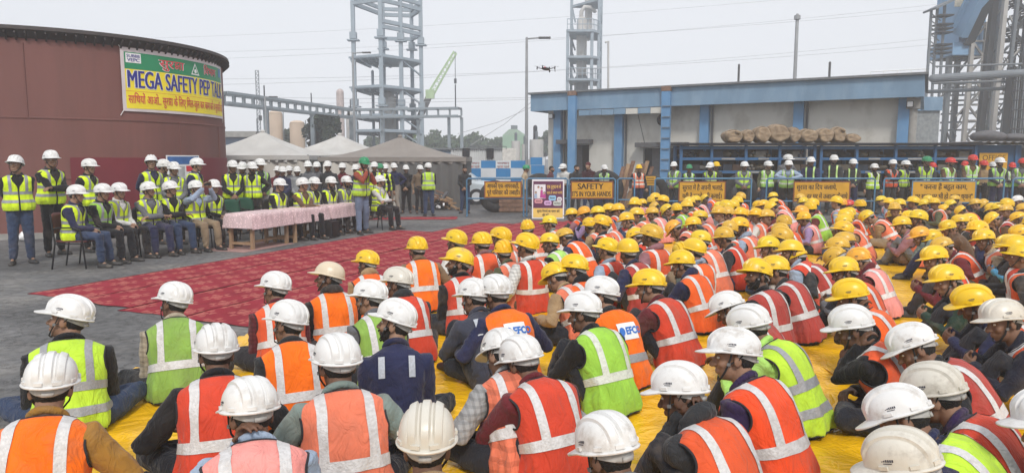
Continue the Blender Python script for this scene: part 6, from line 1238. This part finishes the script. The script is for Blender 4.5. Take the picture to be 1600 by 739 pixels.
SKINS = [(0.20, 0.105, 0.065), (0.27, 0.15, 0.096), (0.15, 0.077, 0.048), (0.33, 0.195, 0.13), (0.115, 0.058, 0.037)]
rnd = random.Random(11)

def face_yaw(x, y, tx=-5.0, ty=16.0, lo=6, hi=56):
    return R(min(hi, max(lo, math.degrees(math.atan2(-(tx - x), ty - y)))))
def sitter(px, py, proto, label, yaw=None, sc=1.0, group='workers seated on the yellow sheet', jit=6, **kw):
    P = PROTO[proto]; h = P['hel'] * sc
    W = on_plane(px, py, h.z + 0.008)
    if yaw is None: a = face_yaw(W.x, W.y) + R(rnd.uniform(-jit, jit))
    else: a = R(yaw)
    off = Matrix.Rotation(a, 3, 'Z') @ Vector((h.x, h.y, 0)) * kw.get('wide', 1.0)
    return person(proto, (W.x - off.x, W.y - off.y, 0.010), a, label, group, sc=sc, **kw)

# ---------------------------------------------------------------- the near rows, one by one
W_ = HW
near = [
 # px, py, pose, helmet, kind, vest, style, tape, shirt, extra, label
 (112, 483, 'c5', W_, 'rib', LL, 'HH', GREYT, BLK, dict(yaw=14, trousers=JEAN), 'seated worker in lime vest with two grey bands, face turned in profile, by the asphalt'),
 (80, 582, 'c0', W_, 'rib', BO, 'H', SILV, MUST, dict(yaw=2), 'seated worker with mustard sleeves and bright orange vest in front of the lime vest'),
 (275, 460, 'c1', W_, 'rib', OG, 'H', SILV, (0.42, 0.36, 0.27), dict(plaid=True, yaw=14, trousers=CHAR), 'seated worker in olive green vest with beige checked sleeves near the carpet corner'),
 (338, 532, 'c0', W_, 'rib', RE, 'H', SILV, BLK, dict(yaw=8), 'seated worker in red vest with loose black sleeves, white ribbed helmet'),
 (390, 622, 'c7', W_, 'rib', PK, 'H', SILV, LBL, dict(yaw=8), 'seated worker in faded pink vest with light blue collar, hand raised to the face'),
 (432, 441, 'c1', W_, 'rib', RO, 'H', SILV, (0.12, 0.02, 0.03), dict(plaid=True, yaw=16, sc=0.97), 'seated worker in orange vest with maroon checked sleeves at the carpet edge'),
 (453, 491, 'c1', W_, 'rib', BO, 'H', SILV, CHAR, dict(yaw=14), 'seated worker in vivid orange vest with slate grey sleeves behind the pink vest'),
 (517, 424, 'c5', HCR, 'plain', BO, 'H', SILV, BLK, dict(yaw=16, hood=BLK, sc=0.97), 'seated worker in smooth cream helmet and black hood looking across the carpet'),
 (527, 549, 'c0', W_, 'rib', SA, 'H', SILV, GRG, dict(yaw=8), 'seated worker in salmon vest with grey green sleeves, back to us'),
 (580, 455, 'c1', W_, 'rib', OG, 'H', SILV, GRY, dict(yaw=22, sc=0.97), 'seated worker in green vest and grey shirt behind the bearded man in navy'),
 (623, 433, 'c1', HOFF, 'rib', RE, 'H', SILV, CHAR, dict(yaw=20, sc=0.97, hood=CHAR), 'seated worker in off white helmet and plain red vest with dark neck cloth'),
 (622, 490, 'c5', W_, 'rib', None, 'H', SILV, NAVY, dict(yaw=-2, beard=True, skin=(0.30, 0.175, 0.115), plainback=True), 'bearded man in navy jacket without a vest, looking up over his shoulder'),
 (667, 668, 'c8', HOFF, 'rib', RO, 'H', SILV, TAN, dict(yaw=4), 'seated worker in scuffed off white helmet at the photo bottom, orange vest'),
 (741, 453, 'c2', W_, 'rib', None, 'H', SILV, (0.045, 0.05, 0.075), dict(yaw=16, plainback=True), 'seated worker in slate navy jacket with a grey shoulder patch, no vest'),
 (775, 447, 'c0', W_, 'rib', BO, 'H2', GREYT, NAVY, dict(yaw=16, logo=True), 'seated worker with a blue badge on orange vest, just behind the slate navy jacket'),
 (782, 538, 'c6', W_, 'rib', SA, 'H', SILV, (0.36, 0.36, 0.36), dict(plaid=True, vplaid=True, yaw=8), 'seated worker in checked salmon vest and checked shirt, helmet tilted forward'),
 (812, 548, 'c3', W_, 'rib', RE, 'H', SILV, MRN, dict(yaw=18, sc=0.96), 'seated worker in plain red vest half hidden by the checked salmon vest'),
 (911, 476, 'c2', W_, 'rib', LG, 'H', PALE, BLK, dict(yaw=30), 'seated worker in grass green vest with black sleeves, hugging his knees'),
 (941, 450, 'c1', W_, 'rib', BO, 'H2', GREYT, CHAR, dict(yaw=20, logo=True), 'seated worker with a large white badge on the back of his orange vest'),
 (945, 681, 'c3', W_, 'rib', RO, 'H', SILV, GRY, dict(yaw=14), 'seated worker under the biggest white helmet, centre bottom of the photo'),
 (1061, 595, 'c4', W_, 'rib', RO, 'H', SILV, CHAR, dict(yaw=30, hood=CHAR, skin=SKINS[4]), 'seated worker with hands clasped at his mouth, orange vest over charcoal hood'),
 (1133, 473, 'c6', W_, 'rib', MAR, 'H', SILV, MRN, dict(yaw=46, sc=0.94), 'seated worker in tilted white helmet hidden behind a second white helmet'),
 (1168, 497, 'c3', W_, 'rib', LL, 'HH', GREYT, YG, dict(yaw=40), 'seated worker in long lime vest with grey tape, yellow sheet beside him'),
 (1147, 538, 'c1', W_, 'rib', (0.90, 0.085, 0.02), 'H', SILV, PUR, dict(yaw=34), 'seated worker in scarlet orange vest with purple sleeves beside the long lime vest'),
 (1328, 498, 'c7', W_, 'rib', RO, 'H', SILV, BLK, dict(yaw=44), 'seated worker in black jacket propping his cheek on one hand'),
 (1420, 529, 'c6', W_, 'rib', MAR, 'H', SILV, BLK, dict(yaw=50, redtag=True), 'seated worker whose white helmet carries a small red tag'),
 (1565, 488, 'c2', HOFF, 'rib', RO, 'H', SILV, (0.018, 0.02, 0.035), dict(yaw=54), 'seated worker in cream white helmet with dark navy jacket and orange vest edges'),
 (1455, 596, 'c3', HOFF, 'dirty', RE, 'H', SILV, PUR, dict(yaw=34), 'seated worker in grimy ribbed helmet and red mesh vest with purple sleeves'),
 (1397, 632, 'c6', W_, 'rib', LL, 'H', SILV, NAVY, dict(yaw=44, sc=0.97), 'seated worker in clean white helmet just behind the grimy bottom helmet'),
 (1405, 706, 'c3', HOFF, 'dirty', RE, 'H', SILV, CHAR, dict(yaw=38, sc=0.97), 'seated worker in the grimiest white helmet at the bottom of the photo'),
 (1640, 640, 'c2', HW, 'rib', RE, 'H', SILV, NAVY, dict(yaw=50), 'seated worker cut off by the photo edge, hands on his knees'),
 (575, 404, 'c1', HY, 'rib', OR, 'H', SILV, TAN, dict(yaw=12, hood=TAN, sc=0.95), 'seated worker in yellow helmet with tan hood on the carpet edge'),
 (652, 382, 'c0', HY, 'rib', BO, 'H', SILV, (0.22, 0.14, 0.08), dict(yaw=10), 'seated worker in yellow helmet and vivid orange vest with brown elbows out'),
 (719, 402, 'c5', HY, 'rib', RE, 'H', SILV, BLK, dict(yaw=14, beard=True), 'bearded worker in yellow helmet turned in profile, black sleeves'),
 (866, 425, 'c6', HY, 'rib', SA, 'H', SILV, TAN, dict(yaw=28), 'seated worker in yellow helmet with tan sleeves behind the grass green vest'),
 (898, 412, 'c1', HY, 'rib', OR, 'H', SILV, BLK, dict(yaw=24, hood=BLK), 'seated worker in yellow helmet with fluffy black scarf'),
 (1014, 437, 'c2', HY, 'rib', RE, 'H', SILV, MRN, dict(yaw=36), 'seated worker in yellow helmet with maroon jacket and red vest'),
 (1065, 405, 'c2', HY, 'rib', OR, 'H', SILV, NAVY, dict(yaw=34, hood=NAVY), 'seated worker in yellow helmet with navy hood over orange vest'),
 (1184, 420, 'c5', HY, 'rib', MAR, 'H', SILV, BLK, dict(yaw=22, skin=SKINS[2], beard=True), 'worker in yellow helmet with dark scarf glancing sideways, maroon vest'),
 (1210, 414, 'c2', HY, 'rib', MAR, 'H', SILV, CHAR, dict(yaw=38), 'seated worker in yellow helmet right behind the sideways glancing worker'),
 (1240, 397, 'c6', HY, 'rib', MAR, 'H', SILV, CHAR, dict(yaw=48), 'seated worker in yellow helmet bowing low at the aisle'),
 (1327, 453, 'c7', HY, 'rib', OR, 'H', SILV, CHAR, dict(yaw=46), 'seated worker in yellow helmet behind the cheek propping worker'),
 (1318, 416, 'c2', HY, 'rib', RO, 'H', SILV, GRY, dict(yaw=48), 'seated worker in yellow helmet with a printed crest, grey bag at his back'),
 (1517, 463, 'c3', HY, 'rib', RO, 'H', SILV, NAVY, dict(yaw=56), 'seated worker in yellow helmet and navy sweater with orange vest trim'),
 (1478, 429, 'c2', HY, 'rib', RO, 'H', SILV, DGN, dict(yaw=56), 'seated worker in yellow helmet with dark green sleeves'),
 (1459, 397, 'c2', HY, 'rib', RE, 'H', SILV, MRN, dict(yaw=58), 'seated worker in yellow helmet with crimson jacket and blue jeans'),
 (1574, 378, 'c2', HY, 'rib', RO, 'H', SILV, SKB, dict(yaw=58), 'seated worker in yellow helmet with sky blue jacket'),
 (1537, 369, 'c1', HY, 'rib', SA, 'H', SILV, (0.50, 0.40, 0.28), dict(yaw=58), 'seated worker in yellow helmet with cream sleeves beside the sky blue jacket'),
]
def smock_marks(root, P, seed):
    """pale shoulder tape on the plain jackets"""
    sp = P['sp']
    for s in (-1, 1):
        rows = [[sp(Vector((s * x, -(tprof(z)[1] + 0.010) * (1 - (x / (tprof(z)[0] + 0.012)) ** 2.35) ** (1 / 2.35) - 0.008, z))) for x in (0.075, 0.09, 0.105, 0.115)] for z in np.linspace(0.38, 0.50, 8)]
        link('shoulder_patch', MB().grid(rows).mesh('shoulder_patch', M_TAPE, True), root, None, (0.42, 0.45, 0.50))
M_LOGO_W = base_mat('badge_white', (0.78, 0.79, 0.80), 0.6); M_LOGO_B = base_mat('badge_blue', (0.03, 0.16, 0.55), 0.6)
def vest_badge(vest, P):
    sp, sd_ = P['sp'], P['seed']
    def pt(x, z, k=0): return vest_side(sp, x, z, True, TOFF + 0.002 + k, sd_)
    rows = [[pt(-x, z) for x in np.linspace(-0.085, 0.085, 10)] for z in np.linspace(0.345, 0.455, 8)]
    b = link('badge', MB().grid(rows).mesh('badge', M_LOGO_W, True), vest)
    v, f = text_arr('EFCO', 0.062, 0.003); mb = MB(); mb.add([pt(p.x - 0.025 + 0.001, 0.38 + p.y, 0.0015) for p in v], f)
    q = [(-0.055 + 0.024 * math.cos(2 * PI * k / 20), 0.40 + 0.027 * math.sin(2 * PI * k / 20)) for k in range(20)]
    mb.add([pt(x, z, 0.0015) for x, z in q], [tuple(range(20))]); mb.merge(MB().grid([[pt(x, z, 0.003) for x in np.linspace(-0.06, -0.05, 3)] for z in np.linspace(0.35, 0.376, 3)]))
    mb.build('badge_print', M_LOGO_B, b)
for key in list(PROTO):
    P = PROTO[key]
    if key[0] == 'c': P['stripes']['H2'] = [hband(P['sp'], 0.20, 0.252, P['seed'])]
for (px, py, pose, hc, hk, vc, st, tc, shc, ex, lab) in near:
    ex = dict(ex); ex['yaw'] += 13 if ex['yaw'] < 30 else 5; pb = ex.pop('plainback', False); lg = ex.pop('logo', False); rt = ex.pop('redtag', False)
    ex.setdefault('skin', SKINS[rnd.randrange(3)]); ex.setdefault('wide', rnd.uniform(0.96, 1.08))
    o = sitter(px, py, pose, lab, helmet=hc, hkind=hk, vest=vc, style=st, tape=tc, shirt=shc, **ex)
    if pb: smock_marks(o, PROTO[pose], 1)
    if lg: vest_badge([c for c in o.children if c.name.startswith('vest')][0], PROTO[pose])
    if rt:
        hm = [c for c in o.children if c.name.startswith('helmet')][0]
        MB().box((0.030, -0.128, 0.022), (0.034, 0.012, 0.022), rz=0.2).build('tag', base_mat('red_tag', (0.5, 0.02, 0.02), 0.5), hm)

# ---------------------------------------------------------------- the rows behind, helmet by helmet
mid = """824,352 859,345 893,332 912,330o 934,329 952,325 966,325 979,340 995,332 992,314 921,348 940,345 825,377 859,374 881,366h 786,366 787,387 951,383 981,385p 991,366
753,374 714,371 993,317 1003,316 1017,312 1024,307 1037,311 1021,322h 1019,330h 1040,326 1057,324g 1073,320 1077,314 1087,311 1100,309 1094,336 1083,347 1050,354o 1019,362h 944,346
1095,371 1086,384p 1065,390 1124,330h 1136,331h 1136,320 1141,354h 1131,365h 1124,321 1146,319 1152,313 1158,306h 1156,349 1158,332 1184,319 1193,318 1203,323 1208,315 1208,305 1164,335h
1182,333 1198,335h 1157,351 1146,356 1225,345h 1219,358h 1223,366h 1221,375 1201,381 1251,308h 1256,314 1253,329o 1256,338 1266,322g 1271,316 1308,313 1315,316o 1326,318r 1344,318 1327,331
1322,335g 1318,344 1319,355 1319,372h 1309,381h 1302,399h 1341,399o 1377,311 1390,315 1406,317 1398,324h 1397,333h 1409,347 1421,338 1428,313 1444,317 1449,310 1460,315 1472,326 1484,318
1492,310h 1499,328 1500,343 1514,341 1437,364o 1455,368 1470,381h 1528,355 1589,381 1597,394 1524,316h 1534,318h 1547,323 1559,323 1572,326h 1574,317 1590,311w 1589,338 1592,360 1598,324h
781,365 1236,386p 1352,337 1436,337 1612,345 1625,372 1610,332 1640,410 1480,352 1548,340""".split()
def zone(px):
    for a, b, nm in ((0, 890, 'by the poster'), (890, 965, 'under SAFETY board'), (965, 1050, 'past SAFETY board'), (1050, 1140, 'under green vests'), (1140, 1235, 'between two boards'), (1235, 1325, 'under leaning man'), (1325, 1418, 'under orange vest'), (1418, 1520, 'under red helmets'), (1520, 2000, 'under OFFICE sign')):
        if a <= px < b: return nm
ORD = 'first second third fourth fifth sixth seventh eighth ninth tenth eleventh twelfth thirteenth fourteenth fifteenth sixteenth seventeenth eighteenth nineteenth twentieth'.split() + ['twenty-' + s for s in 'first second third fourth fifth sixth seventh eighth ninth'.split()]
pts = []
for t in mid:
    a, b = t.split(','); fl = b[-1] if b[-1].isalpha() else ''; pts.append((int(a), int(b.rstrip('ohgprw')), fl))
byz = {}
for p in pts: byz.setdefault(zone(p[0]), []).append(p)
for nm, ps in byz.items():
    ps.sort(key=lambda p: p[1])
    for i, (px, py, fl) in enumerate(ps):
        r_ = rnd.random()
        vc = LG if fl == 'g' else rnd.choice([OR, RO, SA, SA, RE, MAR, OR, RO, PK, SA])
        if fl == '' and r_ < 0.03: vc = YG
        hc = {'o': HOR, 'r': HRED, 'w': HW, 'h': HOCH}.get(fl, HY)
        if fl == '': hc = tuple(c * rnd.uniform(0.9, 1.05) for c in HY)
        hk = 'plain' if fl == 'p' else 'rib'
        shc = rnd.choice([BLK, BLK, CHAR, GRY, NAVY, TAN, MRN, LAV, BRN, GRG, OLV, WHT, ROSE, CHAR, LBL])
        pose = rnd.choice(['c0', 'c1', 'c1', 'c2', 'c2', 'c3', 'c6', 'c8', 'c9', 'ca', 'cb', 'cd']) if px < 1290 else rnd.choice(['c1', 'c2', 'c2', 'c3', 'c4', 'c6', 'c7', 'c9', 'ca', 'cb', 'cd'])
        if px > 1345 and rnd.random() < 0.38: vc = None; shc = rnd.choice([BLK, CHAR, NAVY, MRN, BRN, OLV, DGN, GRY, SKB, TAN])
        hn = {'o': 'orange', 'r': 'red', 'w': 'white', 'h': 'ochre'}.get(fl, 'yellow')
        lab = ('%s helmet, %s vest, %s sleeves, %s from the rail, %s' if vc else '%s helmet, %s vest, plain %s jacket, %s from the rail, %s') % (hn, NAMES[vc] if vc else 'no', NAMES[shc], ORD[i], nm)
        sitter(px, py, pose, lab, jit=12, wide=rnd.uniform(0.93, 1.10), sticker=rnd.random() < 0.14, sc=rnd.uniform(0.92, 1.04), helmet=hc, hkind=hk, vest=vc, shirt=shc, skin=rnd.choice(SKINS[:3]), trousers=rnd.choice([CHAR, JEAN, OLV, GRY, BRN, NAVY, KHA]), hood=shc if rnd.random() < 0.2 else None, plaid=rnd.random() < 0.12, detail=1 if py > 335 else 0)

# ---------------------------------------------------------------- the officers beside the tank
def stander(px, py, Y, pose, yaw, label, group, **kw):
    p = at(px, py, Y); h = PROTO[pose]['hel']; sc = min(1.08, max(0.88, p.z / h.z))
    off = Matrix.Rotation(R(yaw), 3, 'Z') @ Vector((h.x, h.y, 0)) * sc
    kw.setdefault('shoe', (0.03, 0.028, 0.028)); kw.setdefault('helmet', HW)
    return person(pose, (p.x - off.x, p.y - off.y, 0.004), R(yaw), label, group, sc=sc, **kw)
G1 = 'officers standing behind the chairs'
kws = dict(vest=FY, style='HH', tape=GREYT)
stander(25, 252, 11.7, 't1', 220, 'officer in blue jeans and neon vest standing alone by the tank wall', G1, shirt=BLK, trousers=JEAN, skin=SKINS[3], **kws)
stander(79, 244, 12.7, 't3', 248, 'officer all in black below his neon vest, tallest by the tank wall', G1, shirt=BLK, trousers=BLK, skin=SKINS[1], **kws)
stander(139, 256, 13.3, 't0', 262, 'officer in neon vest standing behind the first seated pair', G1, shirt=BLK, trousers=BLK, skin=SKINS[3], **kws)
stander(236, 250, 14.3, 't1', 238, 'officer in navy sleeves standing with chin lifted by the notice board', G1, shirt=NAVY, trousers=BLK, skin=SKINS[3], **kws)
stander(255, 256, 14.9, 't6', 250, 'officer half hidden between two others by the notice board', G1, shirt=CHAR, trousers=BLK, skin=SKINS[3], **kws)
stander(271, 260, 14.3, 't2', 216, 'officer in grey sleeves leaning in beside the notice board', G1, shirt=GRY, trousers=BLK, skin=SKINS[3], **kws)
stander(307, 254, 15.0, 't0', 272, 'officer in profile standing behind the man with the phone', G1, shirt=NAVY, trousers=BLK, skin=SKINS[3], **kws)
stander(363, 257, 16.2, 't2', 210, 'officer first from the tank edge behind the green chairs', G1, shirt=BLK, trousers=BLK, skin=SKINS[1], **kws)
stander(379, 259, 17.2, 't7', 205, 'officer peeking between two neon vests behind the green chairs', G1, shirt=GRY, trousers=BLK, skin=SKINS[1], **kws)
stander(393, 259, 16.5, 't6', 196, 'moustached officer with arms down behind the second green chair', G1, shirt=BLK, trousers=BLK, beard=True, skin=SKINS[1], **kws)
stander(406, 254, 17.2, 't2', 215, 'officer in green vest and beige trousers next to the white tent', G1, shirt=CHAR, trousers=(0.36, 0.33, 0.30), vest=YG, style='HH', tape=GREYT, skin=SKINS[1])
G2 = 'staff in dark jackets standing before the tents'
for px, py, Y, ps, yw, sh, tr, lb in ((434, 266, 19.2, 't3', 190, MRN, BLK, 'man in maroon jacket and white helmet first in front of the white tent'), (441, 269, 18.6, 't2', 200, NAVY, JEAN, 'man in navy jacket and white helmet, lower than his neighbours by the tent'),
    (452, 270, 19.8, 't0', 180, GRY, BLK, 'man peering over shoulders by the tent seam, white helmet'), (464, 268, 18.8, 't2', 185, (0.3, 0.31, 0.33), BLK, 'man in two tone grey and black jacket by the tent'), (481, 257, 18.8, 't2', 175, GRY, BLK, 'man in grey jacket holding a folder by the tent'),
    (495, 258, 19.6, 't0', 180, GRY, CHAR, 'man in grey pullover with a card on a lanyard'), (512, 257, 18.8, 't0', 178, CHAR, JEAN, 'man in open black jacket over a patterned shirt'), (535, 260, 19.4, 't3', 190, MRN, BLK, 'man with arms folded in maroon sweater left of the speaker'), (556, 262, 19.4, 't0', 165, NAVY, BLK, 'man in white helmet right behind the speaker')):
    stander(px, py, Y, ps, yw, lb, G2, shirt=sh, trousers=tr, skin=SKINS[1], detail=1)
sp_ = stander(569, 252, 16.4, 't5', 236, 'speaker in green helmet and neon vest holding a microphone to his mouth', 'speakers', helmet=HGRN, shirt=(0.28, 0.06, 0.035), trousers=DENIM, vest=LL, style='HH', tape=GREYT, beard=True, skin=SKINS[1])
wp, hd = PROTO['t5']['wr'][1]
mic = thing('microphone', 'black hand microphone held by the speaker in the green helmet', 'microphone'); mic.matrix_world = sp_.matrix_basis @ Matrix.Translation(wp + hd * 0.075 + Vector((0, 0.028, -0.02)))
MB().tube([(0.015, 0.03, -0.10), (0, 0.0, 0.02)], [0.012, 0.016], 10).build('handle', M_STRAP, mic, True); MB().ell((-0.004, -0.008, 0.045), (0.026, 0.026, 0.030)).build('grille', base_mat('mic_grille', (0.10, 0.10, 0.11), 0.4, 0.6), mic, True)
for px, py, Y, hc, lb in ((585, 258, 20.4, HW, 'officer in white helmet partly behind the speaker'), (594, 260, 20.8, HGRN, 'officer in green helmet behind the speaker'), (602, 261, 21.6, HW, 'officer in white helmet farthest behind the speaker')):
    stander(px, py, Y, 't0', 175, lb, 'officers behind the speaker', helmet=hc, vest=FY, style='HH', tape=GREYT, shirt=BLK, trousers=BLK, skin=SKINS[1], detail=1)
G3 = 'people standing on the open asphalt'
stander(615, 259, 22.4, 't6', 172, 'man in navy jacket and beige trousers standing before the dark tent', G3, shirt=NAVY, trousers=(0.30, 0.26, 0.22), skin=SKINS[3], detail=1)
stander(634, 262, 22.6, 't2', 180, 'man in black jacket and white helmet facing us before the dark tent', G3, shirt=BLK, trousers=BLK, skin=SKINS[3], detail=1)
stander(656, 263, 22.6, 't0', 215, 'man in brown camouflage jacket beside the neon vest on the asphalt', G3, shirt=(0.17, 0.12, 0.08), trousers=BLK, skin=SKINS[3], detail=1)
stander(669, 259, 21.6, 't2', 8, 'worker in neon vest and blue jeans with his back turned on the asphalt', G3, vest=LL, style='HH', tape=GREYT, shirt=BLK, trousers=JEAN, detail=1)
stander(726, 263, 22.6, 't2', 178, 'bareheaded man in dark jacket at the end of the barricade', G3, helmet=None, shirt=CHAR, trousers=JEAN, skin=SKINS[1], beard=True, detail=1)
stander(822, 263, 23.4, 't0', 265, 'security guard in green helmet, khaki shirt and camouflage trousers walking by', G3, helmet=HGRN, shirt=(0.42, 0.33, 0.22), trousers=(0.20, 0.19, 0.11), skin=SKINS[1], detail=1)

# seated officers
G4 = 'officers seated in a row facing the workers'
def chair_sitter(px, py, Y, pose, yaw, label, sc=1.0, **kw):
    p = at(px, py, Y); h = PROTO[pose]['hel']; off = Matrix.Rotation(R(yaw), 3, 'Z') @ Vector((h.x, h.y, 0)) * sc
    loc = Vector((p.x - off.x, p.y - off.y, 0.004)); d = dict(vest=FY, style='HH', tape=GREYT, shirt=BLK, trousers=BLK, skin=SKINS[3], helmet=HW); d.update(kw)
    person(pose, loc, R(yaw), label, G4, sc=sc, **d); return loc
seats = [(119, 301, 11.35, 's0', 276, 'officer in blue jeans on the nearest chair, neon vest over navy sleeves', dict(trousers=JEAN, shirt=NAVY)),
 (160, 298, 11.9, 's0', 262, 'officer second from the tank wall, holding papers in his lap', dict(vest=LG)),
 (186, 297, 12.35, 's0', 256, 'officer with pale shirt sleeves, third along the chair row', dict(shirt=WHT)),
 (231, 299, 12.8, 's1', 232, 'officer with folded grey sleeves facing the camera', dict(shirt=GRY, trousers=NAVY)),
 (265, 296, 13.2, 's1', 236, 'officer with folded black sleeves beside the man with a phone', dict(trousers=JEAN)),
 (305, 296, 13.55, 's2', 240, 'officer in khaki trousers lifting a phone with both hands', dict(shirt=LBL, trousers=KHA)),
 (334, 292, 14.2, 's0', 238, 'officer last in the row before the tables', {}),
 (437, 289, 15.1, 's0', 246, 'officer at the near end of the pink tables', {}),
 (472, 290, 15.5, 's1', 236, 'officer with brown sleeves second along the pink tables', dict(shirt=BRN)),
 (491, 289, 16.1, 's0', 244, 'officer third along the pink tables, head turned aside', {}),
 (517, 291, 16.6, 's0', 238, 'officer with moustache fourth along the pink tables', dict(beard=True)),
 (541, 288, 17.2, 's0', 240, 'bearded officer at the far end of the pink tables', dict(beard=True, shirt=GRY)),
 (593, 287, 17.6, 's1', 242, 'officer with white sleeves seated behind the speaker', dict(shirt=WHT))]
CHAIRS = []
for px, py, Y, ps, yw, lb, kw in seats:
    CHAIRS.append((chair_sitter(px, py, Y, ps, yw, lb, **kw), yw, lb))
    if ps == 's2':
        ph = link('phone', ME_PHONE); ph.matrix_world = Matrix.Translation(CHAIRS[-1][0]) @ Matrix.Rotation(R(yw), 4, 'Z') @ Matrix.Translation((0, 0.395, 1.275)) @ Matrix.Scale(1, 4)
        tag(ph, 'black phone held up sideways by the officer in khaki trousers', 'phone')

# ---------------------------------------------------------------- people at the barricade
G5 = 'people standing along the barricade'
rail = [(862, 268, 23.6, 't0', 240, None, None, (0.10, 0.03, 0.035), 'bareheaded man in maroon top seen from behind at the poster'), (880, 260, 24.0, 't0', 170, HW, None, WHT, 'man in white shirt and white helmet beside the door'),
 (901, 260, 23.2, 't0', 200, None, None, CHAR, 'bareheaded bearded man in charcoal coat over the SAFETY board'), (919, 256, 23.2, 't3', 160, 'cap', None, (0.045, 0.015, 0.02), 'man in maroon woolly cap and padded jacket with folded arms'),
 (944, 270, 24.0, 't0', 180, HW, YG, CHAR, 'short man in white helmet at the end of the SAFETY board'), (998, 261, 23.5, 't0', 172, HY, SA, CHAR, 'worker in yellow helmet and salmon vest standing in the doorway light'),
 (1053, 257, 22.6, 't2', 150, HW, LG, GRY, 'man in white helmet and grey jacket at the start of the rack'), (1077, 261, 22.7, 't0', 165, HGRN, LG, CHAR, 'man in green helmet and green vest behind the two line board'),
 (1110, 258, 22.5, 't0', 165, HW, LL, CHAR, 'man in white helmet and lime vest behind the end of the two line board'), (1119, 257, 23.3, 't0', 180, HY, None, CHAR, 'man in yellow helmet hidden behind a lime vest'),
 (1163, 257, 22.4, 't0', 160, HW, LL, GRY, 'man in white helmet and full lime vest between two boards'), (1200, 256, 22.8, 't0', 175, HW, YG, OLV, 'elderly man in white helmet and olive jacket with pale green vest'),
 (1231, 246, 24.0, 't0', 180, HW, None, GRY, 'tall man in white helmet behind the man leaning on the rail'), (1232, 255, 21.95, 't4', 178, HW, YG, LBL, 'man in light blue shirt leaning his forearms on the rail'),
 (1267, 250, 22.5, 't2', 150, HW, None, NAVY, 'man in navy sweater with neon cross straps'), (1303, 247, 22.5, 't2', 160, HW, None, CHAR, 'man in brown black jacket with neon cross straps over the board'),
 (1333, 253, 22.5, 't2', 168, HW, None, CHAR, 'man in dark jacket with neon straps and belt past the board'), (1366, 260, 22.3, 't0', 185, HW, LL, BLK, 'man in white helmet and bright lime vest turned aside'),
 (1395, 254, 22.4, 't3', 190, HW, RO, CHAR, 'man in white helmet and orange vest over the barricade joint'), (1415, 255, 22.9, 't0', 200, HW, LL, NAVY, 'man in white helmet bending beside the orange vest'),
 (1448, 249, 22.4, 't0', 172, HGRN, LL, CHAR, 'man in bright green helmet and lime vest over the last board'), (1457, 258, 23.6, 't0', 170, HRED, None, CHAR, 'man in red helmet hidden behind the bright green helmet'),
 (1485, 251, 22.5, 't2', 180, HRED, YG, BRN, 'man in red helmet looking down over the last board'), (1508, 256, 23.4, 't0', 190, HRED, None, CHAR, 'man in red helmet turned away behind the tall red helmet'),
 (1520, 247, 22.4, 't0', 172, HRED, YG, BRN, 'tall man in red helmet with scarf and pale green vest'), (1537, 255, 23.2, 't0', 170, HRED, None, TAN, 'man in red helmet under the OFFICE sign'),
 (1562, 251, 22.3, 't2', 165, HW, YG, CHAR, 'dark bearded man in white helmet before the OFFICE sign'), (1552, 257, 23.6, 't0', 160, HW, None, CHAR, 'man in white helmet hidden beside the OFFICE sign'),
 (1598, 252, 22.4, 't2', 165, HRED, LG, GRY, 'man in red helmet at the end of the barricade'), (1582, 258, 23.5, 't0', 175, HRED, YG, CHAR, 'man in red helmet between the OFFICE sign and the photo edge')]
def straps(P):
    sp = P['sp']; return [vband(sp, s, 0.075, 0.118, 0.06, 0.06, P['seed'], 0.020) for s in (-1, 1)]
for px, py, Y, ps, yw, hc, vc, shc, lb in rail:
    kw = dict(helmet=None if hc in (None, 'cap') else hc, vest=vc, shirt=shc, trousers=rnd.choice([CHAR, JEAN, NAVY, BLK]), skin=SKINS[rnd.choice([0, 1, 1, 3])], style='HH', tape=rnd.choice([GREYT, PALE]), detail=1, beard=('beard' in lb or rnd.random() < 0.25))
    if ps == 't0': ps = rnd.choice(['t0', 't6', 't7', 't2', 't6'])
    yw += rnd.uniform(-14, 14); kw['wide'] = rnd.uniform(0.95, 1.12)
    if hc == 'cap': kw['cap'] = (0.10, 0.02, 0.025)
    o = stander(px, py, Y, ps, yw, lb, G5, **kw)
    if 'strap' in lb:
        for me in straps(PROTO[ps]): link('reflective_strap', me, o, None, (0.55, 0.80, 0.25))
# ---- chairs under the seated officers and the two empty green ones
for k, (loc, yw, lb) in enumerate(CHAIRS):
    chair(loc, R(yw), 'black metal chair under the ' + lb.split(',')[0], M_CHM if k == 0 else M_CHK, 'chairs of the seated officers')
for (px, py, Y, lb) in ((370, 322, 15.0, 'empty green backed chair nearer the tank behind the table'), (392, 320, 15.7, 'empty green backed chair nearer the speaker behind the table')):
    p = at(px, py, Y); chair((p.x, p.y, 0), R(235), lb, M_CHG, 'empty green chairs')
# ---- haze over the whole works
hz_ = bpy.data.materials.new('haze_air'); hz_.use_nodes = True; n, l = nodes(hz_); n.remove(n['Principled BSDF']); vol = n.new('ShaderNodeVolumePrincipled'); vol.inputs['Color'].default_value = (0.93, 0.96, 1.0, 1); vol.inputs['Density'].default_value = 0.0034; vol.inputs['Anisotropy'].default_value = 0.15; l.new(vol.outputs[0], n['Material Output'].inputs['Volume'])
tag(MB().box((0, 45, 14.5), (2400 * 0.1, 200, 31)).build('haze', hz_), kind='stuff')
